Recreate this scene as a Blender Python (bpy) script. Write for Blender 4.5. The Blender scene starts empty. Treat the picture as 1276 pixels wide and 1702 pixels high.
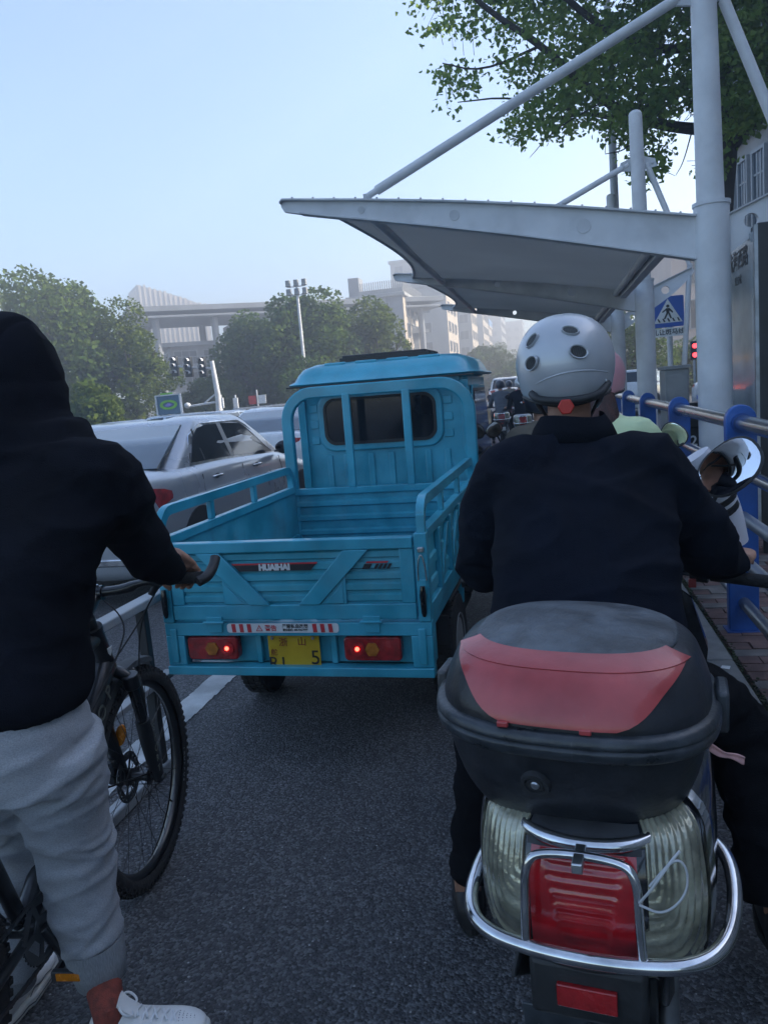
import bpy, bmesh, math, random
import numpy as np
from mathutils import Vector, Matrix, noise
from math import radians as R_, sin, cos, pi
random.seed(7); rng = np.random.default_rng(7)
SC = bpy.context.scene
COL = SC.collection

# ---------------------------------------------------------------- camera
F, PW, PH = 1278.0, 1276.0, 1702.0           # focal length and size of the photograph in its own pixels
CAM_H = 1.5
def _ray(px, py): return Vector(((px - PW/2)/F, -(py - PH/2)/F, -1.0))
_Y = _ray(912, 632).normalized()
_Z = _Y.cross(_ray(412, 632 + 500*math.tan(R_(5.0))))
_Z = _Z.normalized()
if _Z.y < 0: _Z = -_Z
_X = _Y.cross(_Z)
ROT = Matrix((_X, _Y, _Z))                   # world = ROT @ camera
cam_data = bpy.data.cameras.new('camera')
cam = bpy.data.objects.new('camera', cam_data); COL.objects.link(cam)
cam.matrix_world = Matrix.Translation((0, 0, CAM_H)) @ ROT.to_4x4()
cam_data.sensor_fit = 'VERTICAL'; cam_data.sensor_height = 36.0
cam_data.lens = 36.0*F/PH
cam_data.clip_start = 0.05; cam_data.clip_end = 3000
SC.camera = cam
def P(px, py, y):                            # the point seen at a pixel of the photograph, y metres up the road
    d = ROT @ _ray(px, py); return Vector((0, 0, CAM_H)) + d*(y/d.y)
def GP(px, py, z=0.0):
    d = ROT @ _ray(px, py); return Vector((0, 0, CAM_H)) + d*((z - CAM_H)/d.z)

# ---------------------------------------------------------------- world, sun, exposure
SUN_AZ, SUN_EL = 70.0, 31.0                  # degrees right of the road direction (+Y), elevation
world = bpy.data.worlds.new('World'); SC.world = world; world.use_nodes = True
nt = world.node_tree; nt.nodes.clear()
sky = nt.nodes.new('ShaderNodeTexSky'); sky.sky_type = 'NISHITA'; sky.sun_disc = False
sky.sun_elevation = R_(SUN_EL); sky.sun_rotation = R_(SUN_AZ)
sky.air_density = 1.0; sky.dust_density = .8; sky.ozone_density = 3.2
bg = nt.nodes.new('ShaderNodeBackground'); bg.inputs['Strength'].default_value = 0.15
wo = nt.nodes.new('ShaderNodeOutputWorld')
nt.links.new(sky.outputs[0], bg.inputs[0]); nt.links.new(bg.outputs[0], wo.inputs[0])
sl = bpy.data.lights.new('sun', 'SUN'); sl.energy = 5.0; sl.angle = R_(0.55); sl.color = (1.0, 0.90, 0.76)
sun = bpy.data.objects.new('sun', sl); COL.objects.link(sun)
_s = Vector((cos(R_(SUN_EL))*sin(R_(SUN_AZ)), cos(R_(SUN_EL))*cos(R_(SUN_AZ)), sin(R_(SUN_EL))))
sun.rotation_euler = _s.to_track_quat('Z', 'Y').to_euler(); sun.location = (20, 20, 60)
SC.view_settings.view_transform = 'Standard'; SC.view_settings.look = 'None'
SC.view_settings.exposure = 1.3; SC.view_settings.gamma = 1.0
try: SC.view_settings.use_curve_mapping = False
except Exception: pass
SC.cycles.use_denoising = True
SC.cycles.max_bounces = 8; SC.cycles.transparent_max_bounces = 12
SC.cycles.volume_bounces = 0
SC.cycles.use_adaptive_sampling = True

# ---------------------------------------------------------------- materials
MATS = {}
def mat(name, col, rough=.5, metal=0., var=.12, vs=6., bump=0., bs=80., coat=0., emit=None, es=0., trans=0., dust=0., stretch=None, ior=1.5, alpha=1., spec=.5, dirt=0.):
    if name in MATS: return MATS[name]
    m = bpy.data.materials.new(name); m.use_nodes = True; MATS[name] = m
    n = m.node_tree; b = n.nodes['Principled BSDF']
    b.inputs['Roughness'].default_value = rough; b.inputs['Metallic'].default_value = metal
    b.inputs['IOR'].default_value = ior; b.inputs['Specular IOR Level'].default_value = spec
    if coat: b.inputs['Coat Weight'].default_value = coat; b.inputs['Coat Roughness'].default_value = .08
    if trans: b.inputs['Transmission Weight'].default_value = trans
    if alpha < 1: b.inputs['Alpha'].default_value = alpha
    tc = n.nodes.new('ShaderNodeTexCoord'); src = tc.outputs['Object']
    if stretch:
        mp = n.nodes.new('ShaderNodeMapping'); mp.inputs['Scale'].default_value = stretch
        n.links.new(src, mp.inputs[0]); src = mp.outputs[0]
    c = (*col, 1)
    b.inputs['Base Color'].default_value = c
    if var:
        nz = n.nodes.new('ShaderNodeTexNoise'); nz.inputs['Scale'].default_value = vs; nz.inputs['Detail'].default_value = 6
        n.links.new(src, nz.inputs['Vector'])
        mx = n.nodes.new('ShaderNodeMix'); mx.data_type = 'RGBA'
        mx.inputs[6].default_value = (*[x*(1-var) for x in col], 1); mx.inputs[7].default_value = (*[min(1, x*(1+var)+dust*.25) for x in col], 1)
        mr = n.nodes.new('ShaderNodeMapRange'); mr.inputs[1].default_value = .35; mr.inputs[2].default_value = .65
        n.links.new(nz.outputs['Fac'], mr.inputs[0]); n.links.new(mr.outputs[0], mx.inputs[0]); n.links.new(mx.outputs[2], b.inputs['Base Color'])
        rr = n.nodes.new('ShaderNodeMapRange'); rr.inputs[1].default_value = .3; rr.inputs[2].default_value = .7
        rr.inputs[3].default_value = max(.02, rough*.82); rr.inputs[4].default_value = min(1, rough*1.2+.02)
        n.links.new(nz.outputs['Fac'], rr.inputs[0]); n.links.new(rr.outputs[0], b.inputs['Roughness'])
    if dirt:
        L = n.links.new; prev = b.inputs['Base Color'].links[0].from_socket
        d1 = n.nodes.new('ShaderNodeTexNoise'); d1.inputs['Scale'].default_value = 3.1; d1.inputs['Detail'].default_value = 10; d1.inputs['Roughness'].default_value = .68; L(tc.outputs['Object'], d1.inputs['Vector'])
        mp2 = n.nodes.new('ShaderNodeMapping'); mp2.inputs['Scale'].default_value = (70, 70, 3); mp2.inputs['Rotation'].default_value = (.5, .3, 0); L(tc.outputs['Object'], mp2.inputs[0])
        d2 = n.nodes.new('ShaderNodeTexNoise'); d2.inputs['Scale'].default_value = 1.; d2.inputs['Detail'].default_value = 3; L(mp2.outputs[0], d2.inputs['Vector'])
        r1 = n.nodes.new('ShaderNodeMapRange'); r1.inputs[1].default_value = .50; r1.inputs[2].default_value = .74; r1.inputs[4].default_value = dirt; L(d1.outputs['Fac'], r1.inputs[0])
        r2 = n.nodes.new('ShaderNodeMapRange'); r2.inputs[1].default_value = .70; r2.inputs[2].default_value = .76; r2.inputs[4].default_value = dirt*.7; L(d2.outputs['Fac'], r2.inputs[0])
        mm = n.nodes.new('ShaderNodeMath'); mm.operation = 'MAXIMUM'; L(r1.outputs[0], mm.inputs[0]); L(r2.outputs[0], mm.inputs[1])
        dm = n.nodes.new('ShaderNodeMix'); dm.data_type = 'RGBA'; L(mm.outputs[0], dm.inputs[0]); L(prev, dm.inputs[6]); dm.inputs[7].default_value = (.20, .195, .18, 1); L(dm.outputs[2], b.inputs['Base Color'])
        rp = b.inputs['Roughness'].links[0].from_socket; ra = n.nodes.new('ShaderNodeMath'); ra.operation = 'ADD'; ra.use_clamp = True; L(rp, ra.inputs[0]); L(mm.outputs[0], ra.inputs[1]); L(ra.outputs[0], b.inputs['Roughness'])
    if bump:
        n2 = n.nodes.new('ShaderNodeTexNoise'); n2.inputs['Scale'].default_value = bs; n2.inputs['Detail'].default_value = 5
        n.links.new(src, n2.inputs['Vector'])
        bp = n.nodes.new('ShaderNodeBump'); bp.inputs['Strength'].default_value = bump; bp.inputs['Distance'].default_value = .01
        n.links.new(n2.outputs['Fac'], bp.inputs['Height']); n.links.new(bp.outputs[0], b.inputs['Normal'])
    if emit:
        b.inputs['Emission Color'].default_value = (*emit, 1); b.inputs['Emission Strength'].default_value = es
    return m

def asphalt_mat():
    m = bpy.data.materials.new('asphalt'); m.use_nodes = True; n = m.node_tree; b = n.nodes['Principled BSDF']; L = n.links.new
    tc = n.nodes.new('ShaderNodeTexCoord')
    big = n.nodes.new('ShaderNodeTexNoise'); big.inputs['Scale'].default_value = .9; big.inputs['Detail'].default_value = 8
    L(tc.outputs['Object'], big.inputs['Vector'])
    r1 = n.nodes.new('ShaderNodeValToRGB'); r1.color_ramp.elements[0].position = .35; r1.color_ramp.elements[0].color = (.060, .062, .066, 1)
    r1.color_ramp.elements[1].position = .68; r1.color_ramp.elements[1].color = (.100, .101, .104, 1)
    L(big.outputs['Fac'], r1.inputs[0])
    vo = n.nodes.new('ShaderNodeTexVoronoi'); vo.inputs['Scale'].default_value = 125; L(tc.outputs['Object'], vo.inputs['Vector'])
    # each stone its own tone
    mm = n.nodes.new('ShaderNodeMix'); mm.data_type = 'RGBA'; mm.blend_type = 'MULTIPLY'; mm.inputs[0].default_value = 1
    sr = n.nodes.new('ShaderNodeValToRGB'); e = sr.color_ramp.elements
    e[0].position = 0; e[0].color = (.35, .35, .36, 1); e[1].position = 1; e[1].color = (2.1, 2.1, 2.08, 1)
    q = sr.color_ramp.elements.new(.6); q.color = (.95, .95, .96, 1)
    sep = n.nodes.new('ShaderNodeSeparateColor'); L(vo.outputs['Color'], sep.inputs[0]); L(sep.outputs[0], sr.inputs[0])
    L(r1.outputs[0], mm.inputs[6]); L(sr.outputs[0], mm.inputs[7])
    # sparse pale chips
    v2 = n.nodes.new('ShaderNodeTexVoronoi'); v2.inputs['Scale'].default_value = 60; v2.inputs['Randomness'].default_value = 1; L(tc.outputs['Object'], v2.inputs['Vector'])
    s2 = n.nodes.new('ShaderNodeSeparateColor'); L(v2.outputs['Color'], s2.inputs[0])
    gt = n.nodes.new('ShaderNodeMath'); gt.operation = 'GREATER_THAN'; gt.inputs[1].default_value = .945; L(s2.outputs[1], gt.inputs[0])
    lt = n.nodes.new('ShaderNodeMath'); lt.operation = 'LESS_THAN'; lt.inputs[1].default_value = .20; L(v2.outputs['Distance'], lt.inputs[0])
    an = n.nodes.new('ShaderNodeMath'); an.operation = 'MULTIPLY'; L(gt.outputs[0], an.inputs[0]); L(lt.outputs[0], an.inputs[1])
    m2 = n.nodes.new('ShaderNodeMix'); m2.data_type = 'RGBA'; L(an.outputs[0], m2.inputs[0]); L(mm.outputs[2], m2.inputs[6]); m2.inputs[7].default_value = (.36, .36, .35, 1)
    # darker oily stains
    st = n.nodes.new('ShaderNodeTexNoise'); st.inputs['Scale'].default_value = 2.3; st.inputs['Detail'].default_value = 3; L(tc.outputs['Object'], st.inputs['Vector'])
    sm = n.nodes.new('ShaderNodeMapRange'); sm.inputs[1].default_value = .62; sm.inputs[2].default_value = .72; sm.inputs[4].default_value = .45; L(st.outputs['Fac'], sm.inputs[0])
    m3 = n.nodes.new('ShaderNodeMix'); m3.data_type = 'RGBA'; L(sm.outputs[0], m3.inputs[0]); L(m2.outputs[2], m3.inputs[6]); m3.inputs[7].default_value = (.026, .026, .028, 1)
    L(m3.outputs[2], b.inputs['Base Color'])
    b.inputs['Roughness'].default_value = .72
    h = n.nodes.new('ShaderNodeTexNoise'); h.inputs['Scale'].default_value = 130; h.inputs['Detail'].default_value = 6; L(tc.outputs['Object'], h.inputs['Vector'])
    ad = n.nodes.new('ShaderNodeMath'); ad.operation = 'SUBTRACT'; L(h.outputs['Fac'], ad.inputs[0]); L(vo.outputs['Distance'], ad.inputs[1])
    bp = n.nodes.new('ShaderNodeBump'); bp.inputs['Strength'].default_value = .9; bp.inputs['Distance'].default_value = .006; L(ad.outputs[0], bp.inputs['Height'])
    L(bp.outputs[0], b.inputs['Normal']); MATS['asphalt'] = m; return m

def leaf_mat(name, c1, c2, scale=.8, trans=.35):
    m = bpy.data.materials.new(name); m.use_nodes = True; n = m.node_tree; L = n.links.new
    n.nodes.remove(n.nodes['Principled BSDF']); out = n.nodes['Material Output']
    g = n.nodes.new('ShaderNodeNewGeometry'); tc = n.nodes.new('ShaderNodeTexCoord')
    nz = n.nodes.new('ShaderNodeTexNoise'); nz.inputs['Scale'].default_value = scale; L(tc.outputs['Object'], nz.inputs['Vector'])
    ad = n.nodes.new('ShaderNodeMath'); ad.operation = 'MULTIPLY_ADD'; ad.inputs[1].default_value = .5; L(g.outputs['Random Per Island'], ad.inputs[0]); L(nz.outputs['Fac'], ad.inputs[2])
    mr = n.nodes.new('ShaderNodeMapRange'); mr.inputs[1].default_value = .35; mr.inputs[2].default_value = 1.15; L(ad.outputs[0], mr.inputs[0])
    mx = n.nodes.new('ShaderNodeMix'); mx.data_type = 'RGBA'; mx.inputs[6].default_value = (*c1, 1); mx.inputs[7].default_value = (*c2, 1); L(mr.outputs[0], mx.inputs[0])
    d = n.nodes.new('ShaderNodeBsdfDiffuse'); t = n.nodes.new('ShaderNodeBsdfTranslucent'); L(mx.outputs[2], d.inputs[0]); L(mx.outputs[2], t.inputs[0])
    ms = n.nodes.new('ShaderNodeMixShader'); ms.inputs[0].default_value = trans; L(d.outputs[0], ms.inputs[1]); L(t.outputs[0], ms.inputs[2]); L(ms.outputs[0], out.inputs[0])
    MATS[name] = m; return m

# ---------------------------------------------------------------- mesh helpers
WM = {}
class MB:
    def __init__(s): s.v = []; s.f = []
    def add(s, vs, fs):
        o = len(s.v); s.v += [tuple(p) for p in vs]; s.f += [tuple(i+o for i in f) for f in fs]; return s
    def box(s, x0, x1, y0, y1, z0, z1, T=None):
        vs = [Vector(p) for p in ((x0,y0,z0),(x1,y0,z0),(x1,y1,z0),(x0,y1,z0),(x0,y0,z1),(x1,y0,z1),(x1,y1,z1),(x0,y1,z1))]
        if T is not None: vs = [T @ p for p in vs]
        return s.add(vs, [(0,3,2,1),(4,5,6,7),(0,1,5,4),(1,2,6,5),(2,3,7,6),(3,0,4,7)])
    def prism(s, pts, lo, hi, axis='y', T=None):
        def q(a, b, c): return {'y': (a, c, b), 'x': (c, a, b), 'z': (a, b, c)}[axis]
        n = len(pts); vs = [Vector(q(a, b, lo)) for a, b in pts] + [Vector(q(a, b, hi)) for a, b in pts]
        if T is not None: vs = [T @ p for p in vs]
        return s.add(vs, [tuple(range(n))[::-1], tuple(range(n, 2*n))] + [(i, (i+1) % n, n+(i+1) % n, n+i) for i in range(n)])
    def loft(s, rings, cap=True, closed=True):
        n = len(rings[0]); vs = [p for r in rings for p in r]; fs = []
        for k in range(len(rings)-1):
            for i in range(n if closed else n-1):
                j = (i+1) % n; fs.append((k*n+i, k*n+j, (k+1)*n+j, (k+1)*n+i))
        if cap and closed: fs += [tuple(range(n))[::-1], tuple(range((len(rings)-1)*n, len(rings)*n))]
        return s.add(vs, fs)
    def tube(s, pts, r, n=10, cap=True, sq=None):
        pts = [Vector(p) for p in pts]; m = len(pts)
        rs = r if isinstance(r, (list, tuple)) else [r]*m
        t0 = (pts[1]-pts[0]).normalized(); up = Vector((0, 0, 1)) if abs(t0.z) < .9 else Vector((1, 0, 0))
        a = t0.cross(up).normalized(); rings = []
        for i in range(m):
            if i == 0: t = pts[1]-pts[0]
            elif i == m-1: t = pts[-1]-pts[-2]
            else: t = (pts[i+1]-pts[i]).normalized() + (pts[i]-pts[i-1]).normalized()
            t = t.normalized() if t.length > 1e-9 else t0
            a = (a - t*a.dot(t)).normalized(); b = t.cross(a)
            ra = rs[i] if isinstance(rs[i], (tuple, list)) else (rs[i], rs[i])
            if sq: # rectangular section (half widths)
                rings.append([pts[i]+a*x*sq[0]+b*y*sq[1] for x, y in ((-1,-1),(1,-1),(1,1),(-1,1))])
            else: rings.append([pts[i]+a*cos(2*pi*k/n)*ra[0]+b*sin(2*pi*k/n)*ra[1] for k in range(n)])
        return s.loft(rings, cap)
    def lathe(s, prof, n=24, T=None, cap=False):   # prof: (radius, axial); axis = x
        rings = [[Vector((z, r*cos(2*pi*k/n), r*sin(2*pi*k/n))) for k in range(n)] for r, z in prof]
        if T is not None: rings = [[T @ p for p in q] for q in rings]
        return s.loft(rings, cap)
    def ell(s, c, r, n=20, m=12, T=None, z0=-1., z1=1.):
        rings = []
        for j in range(m+1):
            ph = math.asin(z0) + (math.asin(z1)-math.asin(z0))*j/m; cr = max(1e-4, cos(ph)); z = sin(ph)
            q = [Vector((c[0]+r[0]*cr*cos(2*pi*k/n), c[1]+r[1]*cr*sin(2*pi*k/n), c[2]+r[2]*z)) for k in range(n)]
            rings.append([T @ p for p in q] if T is not None else q)
        return s.loft(rings)
    def sec(s, secs, n=28, e=2.0, cap=True):       # horizontal super-ellipse sections (cx, cy, z, rx, ry[, tilt])
        rings = []
        for q in secs:
            cx, cy, z, rx, ry = q[:5]; tl = q[5] if len(q) > 5 else 0; ring = []
            for k in range(n):
                a = 2*pi*k/n; ca, sa = cos(a), sin(a)
                x = math.copysign(abs(ca)**(2/e), ca)*rx; y = math.copysign(abs(sa)**(2/e), sa)*ry
                ring.append(Vector((cx+x, cy+y, z+y*tl)))
            rings.append(ring)
        return s.loft(rings, cap)
    def mesh(s, name, m, T=None, smooth=30):
        me = bpy.data.meshes.new(name)
        vs = [T @ Vector(p) for p in s.v] if T is not None else s.v
        me.from_pydata([tuple(p) for p in vs], [], s.f); me.materials.append(m)
        if smooth:
            me.polygons.foreach_set('use_smooth', [True]*len(me.polygons)); me.set_sharp_from_angle(angle=R_(smooth))
        me.update(); return me
    def build(s, name, m, parent=None, world=False, bevel=0, smooth=30, seg=2, subd=0, fix=True, **kw):
        T = WM[parent.name].inverted() if (world and parent is not None) else None
        me = s.mesh(name, m, T, smooth)
        if fix:
            bm = bmesh.new(); bm.from_mesh(me); bmesh.ops.recalc_face_normals(bm, faces=bm.faces); bm.to_mesh(me); bm.free()
        return link(name, me, parent, bevel, seg, subd, **kw)
def link(name, me, parent=None, bevel=0, seg=2, subd=0, **kw):
    o = bpy.data.objects.new(name, me); COL.objects.link(o)
    if parent is not None: o.parent = parent
    WM[o.name] = WM[parent.name].copy() if parent is not None else Matrix.Identity(4)
    if bevel:
        b = o.modifiers.new('bevel', 'BEVEL'); b.width = bevel; b.segments = seg; b.limit_method = 'ANGLE'; b.angle_limit = R_(35)
    if subd:
        b = o.modifiers.new('sub', 'SUBSURF'); b.levels = subd; b.render_levels = subd
    for k, v in kw.items(): o[k] = v
    return o
def thing(name, label, cat, loc=(0, 0, 0), rot=(0, 0, 0), group=None, scale=1):
    o = bpy.data.objects.new(name, None); COL.objects.link(o); o.empty_display_size = .2
    o.location = loc; o.rotation_euler = rot; o.scale = (scale,)*3
    from mathutils import Euler
    WM[o.name] = Matrix.LocRotScale(Vector(loc), Euler(rot), Vector((scale,)*3))
    o['label'] = label; o['category'] = cat
    if group: o['group'] = group
    return o
def tag(o, label, cat, group=None):
    o['label'] = label; o['category'] = cat
    if group: o['group'] = group
    return o
def struct(o): o['kind'] = 'structure'; return o
def kids(o): return [c for c in COL.objects if c.parent == o]
def copy_tree(o, parent=None, kmap=None):
    if kmap is None:
        kmap = {}
        for c in COL.objects:
            if c.parent: kmap.setdefault(c.parent.name, []).append(c)
    c = o.copy(); COL.objects.link(c); c.parent = parent; WM[c.name] = WM[o.name].copy()
    for ch in kmap.get(o.name, []): copy_tree(ch, c, kmap)
    return c
def put(o, loc, rz=0, label=None):
    from mathutils import Euler
    o.location = loc; o.rotation_euler = (0, 0, rz)
    if label: o['label'] = label
    return o
def text(name, s, size, m, parent, T, ext=.0006, world=False, align='CENTER', bold=0.0):
    cu = bpy.data.curves.new(name, 'FONT'); cu.body = s; cu.size = size; cu.extrude = ext; cu.align_x = align; cu.align_y = 'CENTER'; cu.offset = bold
    o = bpy.data.objects.new(name+'_tmp', cu); COL.objects.link(o)
    bpy.context.view_layer.update()
    me = bpy.data.meshes.new_from_object(o.evaluated_get(bpy.context.evaluated_depsgraph_get()))
    bpy.data.objects.remove(o)
    if world and parent is not None: T = WM[parent.name].inverted() @ T
    me.transform(T); me.materials.clear(); me.materials.append(m); me.name = name
    return link(name, me, parent)
def plate2d(name, outer, holes, th, m, parent, T, bevel=0, **kw):   # flat plate with holes through it, extruded
    cu = bpy.data.curves.new(name, 'CURVE'); cu.dimensions = '2D'; cu.fill_mode = 'BOTH'; cu.extrude = th/2
    for pts in [outer]+holes:
        sp = cu.splines.new('POLY'); sp.points.add(len(pts)-1); sp.use_cyclic_u = True
        for i, (x, y) in enumerate(pts): sp.points[i].co = (x, y, 0, 1)
    o = bpy.data.objects.new(name+'_tmp', cu); COL.objects.link(o); bpy.context.view_layer.update()
    me = bpy.data.meshes.new_from_object(o.evaluated_get(bpy.context.evaluated_depsgraph_get())); bpy.data.objects.remove(o)
    me.transform(T); me.materials.clear(); me.materials.append(m)
    bm = bmesh.new(); bm.from_mesh(me); bmesh.ops.remove_doubles(bm, verts=bm.verts, dist=1e-5); bm.to_mesh(me); bm.free()
    me.polygons.foreach_set('use_smooth', [True]*len(me.polygons)); me.set_sharp_from_angle(angle=R_(30))
    return link(name, me, parent, bevel, **kw)
def circ(cx, cy, r, n=20): return [(cx+r*cos(2*pi*k/n), cy+r*sin(2*pi*k/n)) for k in range(n)]
def rrect(x0, x1, y0, y1, r, n=5):
    out = []
    for cx, cy, a0 in ((x1-r, y1-r, 0), (x0+r, y1-r, 90), (x0+r, y0+r, 180), (x1-r, y0+r, 270)):
        for k in range(n+1):
            a = R_(a0+90*k/n); out.append((cx+r*cos(a), cy+r*sin(a)))
    return out
def smooth_path(pts, it=2):
    pts = [Vector(p) for p in pts]
    for _ in range(it):
        q = [pts[0]]
        for a, b in zip(pts[:-1], pts[1:]): q += [a*.75+b*.25, a*.25+b*.75]
        q.append(pts[-1]); pts = q
    return pts
XZ = Matrix.Rotation(pi/2, 4, 'X')           # a plate drawn in x,y stood up to face -Y
YZ = Matrix.Rotation(-pi/2, 4, 'Z') @ XZ     # ... to face -X (text reads when looking towards +X)
def organic(name, mb, m, parent, voxel=.01, smooth=6, fold=None, sub=0, **kw):
    """lofted volumes (world coordinates) fused into one continuous skin, then given cloth folds"""
    me = bpy.data.meshes.new('tmp'); me.from_pydata(mb.v, [], mb.f)
    bm = bmesh.new(); bm.from_mesh(me); bmesh.ops.recalc_face_normals(bm, faces=bm.faces); bm.to_mesh(me); bm.free()
    o = bpy.data.objects.new('tmp', me); COL.objects.link(o)
    r = o.modifiers.new('r', 'REMESH'); r.mode = 'VOXEL'; r.voxel_size = voxel
    s_ = o.modifiers.new('s', 'SMOOTH'); s_.factor = .5; s_.iterations = smooth
    bpy.context.view_layer.update()
    nm = bpy.data.meshes.new_from_object(o.evaluated_get(bpy.context.evaluated_depsgraph_get())); bpy.data.objects.remove(o)
    if fold:
        n = len(nm.vertices); nm.update()
        no = [v.normal.copy() for v in nm.vertices]; co = [v.co.copy() for v in nm.vertices]
        for v, a, b in zip(nm.vertices, co, no): v.co = a + b*fold(a, b)
    nm.materials.clear(); nm.materials.append(m); nm.name = name
    if parent is not None: nm.transform(WM[parent.name].inverted())
    nm.polygons.foreach_set('use_smooth', [True]*len(nm.polygons)); nm.update()
    return link(name, nm, parent, **kw)
def ridge(p, sc=(1, 1, 1), seed=0):
    return 1-2*abs(noise.noise(Vector((p[0]*sc[0]+seed, p[1]*sc[1]-seed, p[2]*sc[2]+seed*.37))))
# ---------------------------------------------------------------- the setting
M = MATS
asphalt_mat()
mat('far_ground', (.10, .10, .095), .9, var=.2, vs=.05)
mat('granite', (.21, .215, .21), .75, var=.22, vs=9, bump=.5, bs=160)
mat('paver_red', (.155, .095, .085), .88, var=.3, vs=7, bump=.6, bs=120)
mat('paver_grey', (.17, .155, .145), .88, var=.3, vs=6, bump=.6, bs=120)
mat('moss', (.035, .045, .02), .95, var=.5, vs=14, bump=.8, bs=60)
mat('road_paint', (.50, .51, .50), .7, var=.28, vs=5, bump=.5, bs=140)
mat('leaf_litter', (.42, .30, .05), .7)
mat('paper', (.75, .75, .73), .7)

g = struct(MB().add([(-1500,-400,-.012),(1500,-400,-.012),(1500,2500,-.012),(-1500,2500,-.012)], [(0,1,2,3)]).build('ground', M['far_ground'], smooth=0))
road = struct(MB().add([(-20,-12,0),(.61,-12,0),(.61,260,0),(-20,260,0)], [(0,1,2,3)]).build('road', M['asphalt'], smooth=0))
struct(MB().add([(.61,18.02,0),(30,18.02,0),(30,60,0),(.61,60,0)], [(0,1,2,3)]).build('side_road', M['asphalt'], smooth=0))
mk = MB()
def strip(x0, x1, y0, y1, n=1):
    for k in range(n):
        a = y0+(y1-y0)*k/n; b = y0+(y1-y0)*(k+1)/n
        mk.add([(x0,a,.004),(x1,a,.004),(x1,b,.004),(x0,b,.004)], [(0,1,2,3)])
lane = struct(mk.build('lane_marking', M['road_paint'], smooth=0))
# the marking is worn at its edges: a ragged outline
bpy.data.objects.remove(lane)
mk = MB(); a_ = -3.0
while a_ < 40:
    b_ = a_+.06
    j = lambda: random.uniform(-.006, .006)
    if not (random.random() < .0): mk.add([(-1.965+j(),a_,.004),(-1.815+j(),a_,.004),(-1.815+j(),b_,.004),(-1.965+j(),b_,.004)], [(0,1,2,3)])
    a_ = b_
for k in range(9): mk.add([(-5.55,3+k*10,.004),(-5.41,3+k*10,.004),(-5.41,9+k*10,.004),(-5.55,9+k*10,.004)], [(0,1,2,3)])
struct(mk.build('lane_marking', M['road_paint'], smooth=0))
sw = struct(MB().box(.79, 3.6, -4, 18, -.1, .085).build('pavement', M['moss'], smooth=0))
MB().add([(.80,9.2,.118),(3.6,9.2,.118),(3.6,18,.118),(.80,18,.118)], [(0,1,2,3)]).build('paving', M['paver_red'], sw)
MB().add([(1.95,-4,.118),(3.6,-4,.118),(3.6,9.19,.118),(1.95,9.19,.118)], [(0,1,2,3)]).build('paving', M['paver_grey'], sw)
# kerb of granite blocks
kb = struct(MB().box(.63, .775, -4, 18, -.1, .06).build('kerb', M['moss'], smooth=0))
ks = MB().box(-.085, .085, -.495, .495, -.1, 0).mesh('kerbstone', M['granite'])
for i in range(14):
    o = link('kerbstone', ks, kb, bevel=.008); o.location = (.695+random.uniform(-.003,.003), .24+i*1.0-2, .122+random.uniform(-.003,.002)); o.rotation_euler = (random.uniform(-.003,.003), 0, random.uniform(-.003,.003))
# single clay pavers beside the kerb; running bond across the walking direction
pm = [MB().box(-.096, .096, -.046, .046, -.05, 0).mesh('brick', M[k]) for k in ('paver_red', 'paver_red', 'paver_grey')]
half_brick = MB().box(-.046, .046, -.046, .046, -.05, 0).mesh('brick', M['paver_red'])
n_ = 0; far_bricks = MB(); row = 0; y = 2.45
while y < 9.1:
    x = .905 + (.1 if row % 2 else 0)
    if row % 2:
        o = link('brick', half_brick, sw); o.location = (.855, y, .117+random.uniform(-.003,.002))
    while x < 1.93:
        zz = .118+random.uniform(-.004, .003); pt = (x+random.uniform(-.003,.003), y+random.uniform(-.002,.002), zz)
        if n_ < 225 and y < 8:
            o = link('brick', random.choice(pm), sw); o.location = pt; o.rotation_euler = (random.uniform(-.012,.012), random.uniform(-.01,.01), random.uniform(-.02,.02)); n_ += 1
        else: far_bricks.box(pt[0]-.096, pt[0]+.096, pt[1]-.046, pt[1]+.046, .05, zz)
        x += .2
    y += .1; row += 1
far_bricks.build('paving_bricks', M['paver_red'], sw, kind='stuff')
# moss and grit in the gap behind the kerb
mg = MB()
for i in range(900):
    px, py = random.gauss(.797, .014), random.uniform(1.5, 9); s = random.uniform(.003, .009)
    mg.ell((px, py, .112+s*.3), (s, s*1.3, s*.7), 6, 3)
o = mg.build('moss_tufts', M['moss'], kind='stuff'); o['label'] = 'dark moss and grit in the gap behind the kerb'; o['category'] = 'moss'

# ---------------------------------------------------------------- foliage helpers
def leaf_mesh(name, pos, size, m, up=.35, fan=False, T=None):
    n = len(pos); size = np.asarray(size) if np.ndim(size) else np.full(n, size)
    a = rng.normal(size=(n, 3)); a[:, 2] *= 1-up; a /= np.linalg.norm(a, axis=1)[:, None]
    b = rng.normal(size=(n, 3)); b -= a*(a*b).sum(1)[:, None]; b /= np.linalg.norm(b, axis=1)[:, None]
    s = size[:, None]
    if fan: q = [pos - a*s*.5, pos + b*s*.55 + a*s*.25, pos + a*s*.5 + b*s*.1, pos - b*s*.55 + a*s*.25]
    else: q = [pos - a*s*.5, pos + b*s*.36, pos + a*s*.5, pos - b*s*.36]
    v = np.stack(q, 1).reshape(-1, 3).astype(np.float32)
    me = bpy.data.meshes.new(name); me.vertices.add(4*n); me.vertices.foreach_set('co', v.ravel())
    me.loops.add(4*n); me.loops.foreach_set('vertex_index', np.arange(4*n, dtype=np.int32))
    me.polygons.add(n); me.polygons.foreach_set('loop_start', np.arange(0, 4*n, 4, dtype=np.int32)); me.polygons.foreach_set('loop_total', np.full(n, 4, dtype=np.int32))
    me.materials.append(m); me.update(); me.validate(); return me
leaf_mat('leaf_dark', (.045, .088, .024), (.125, .17, .04), .35, .35)
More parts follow.
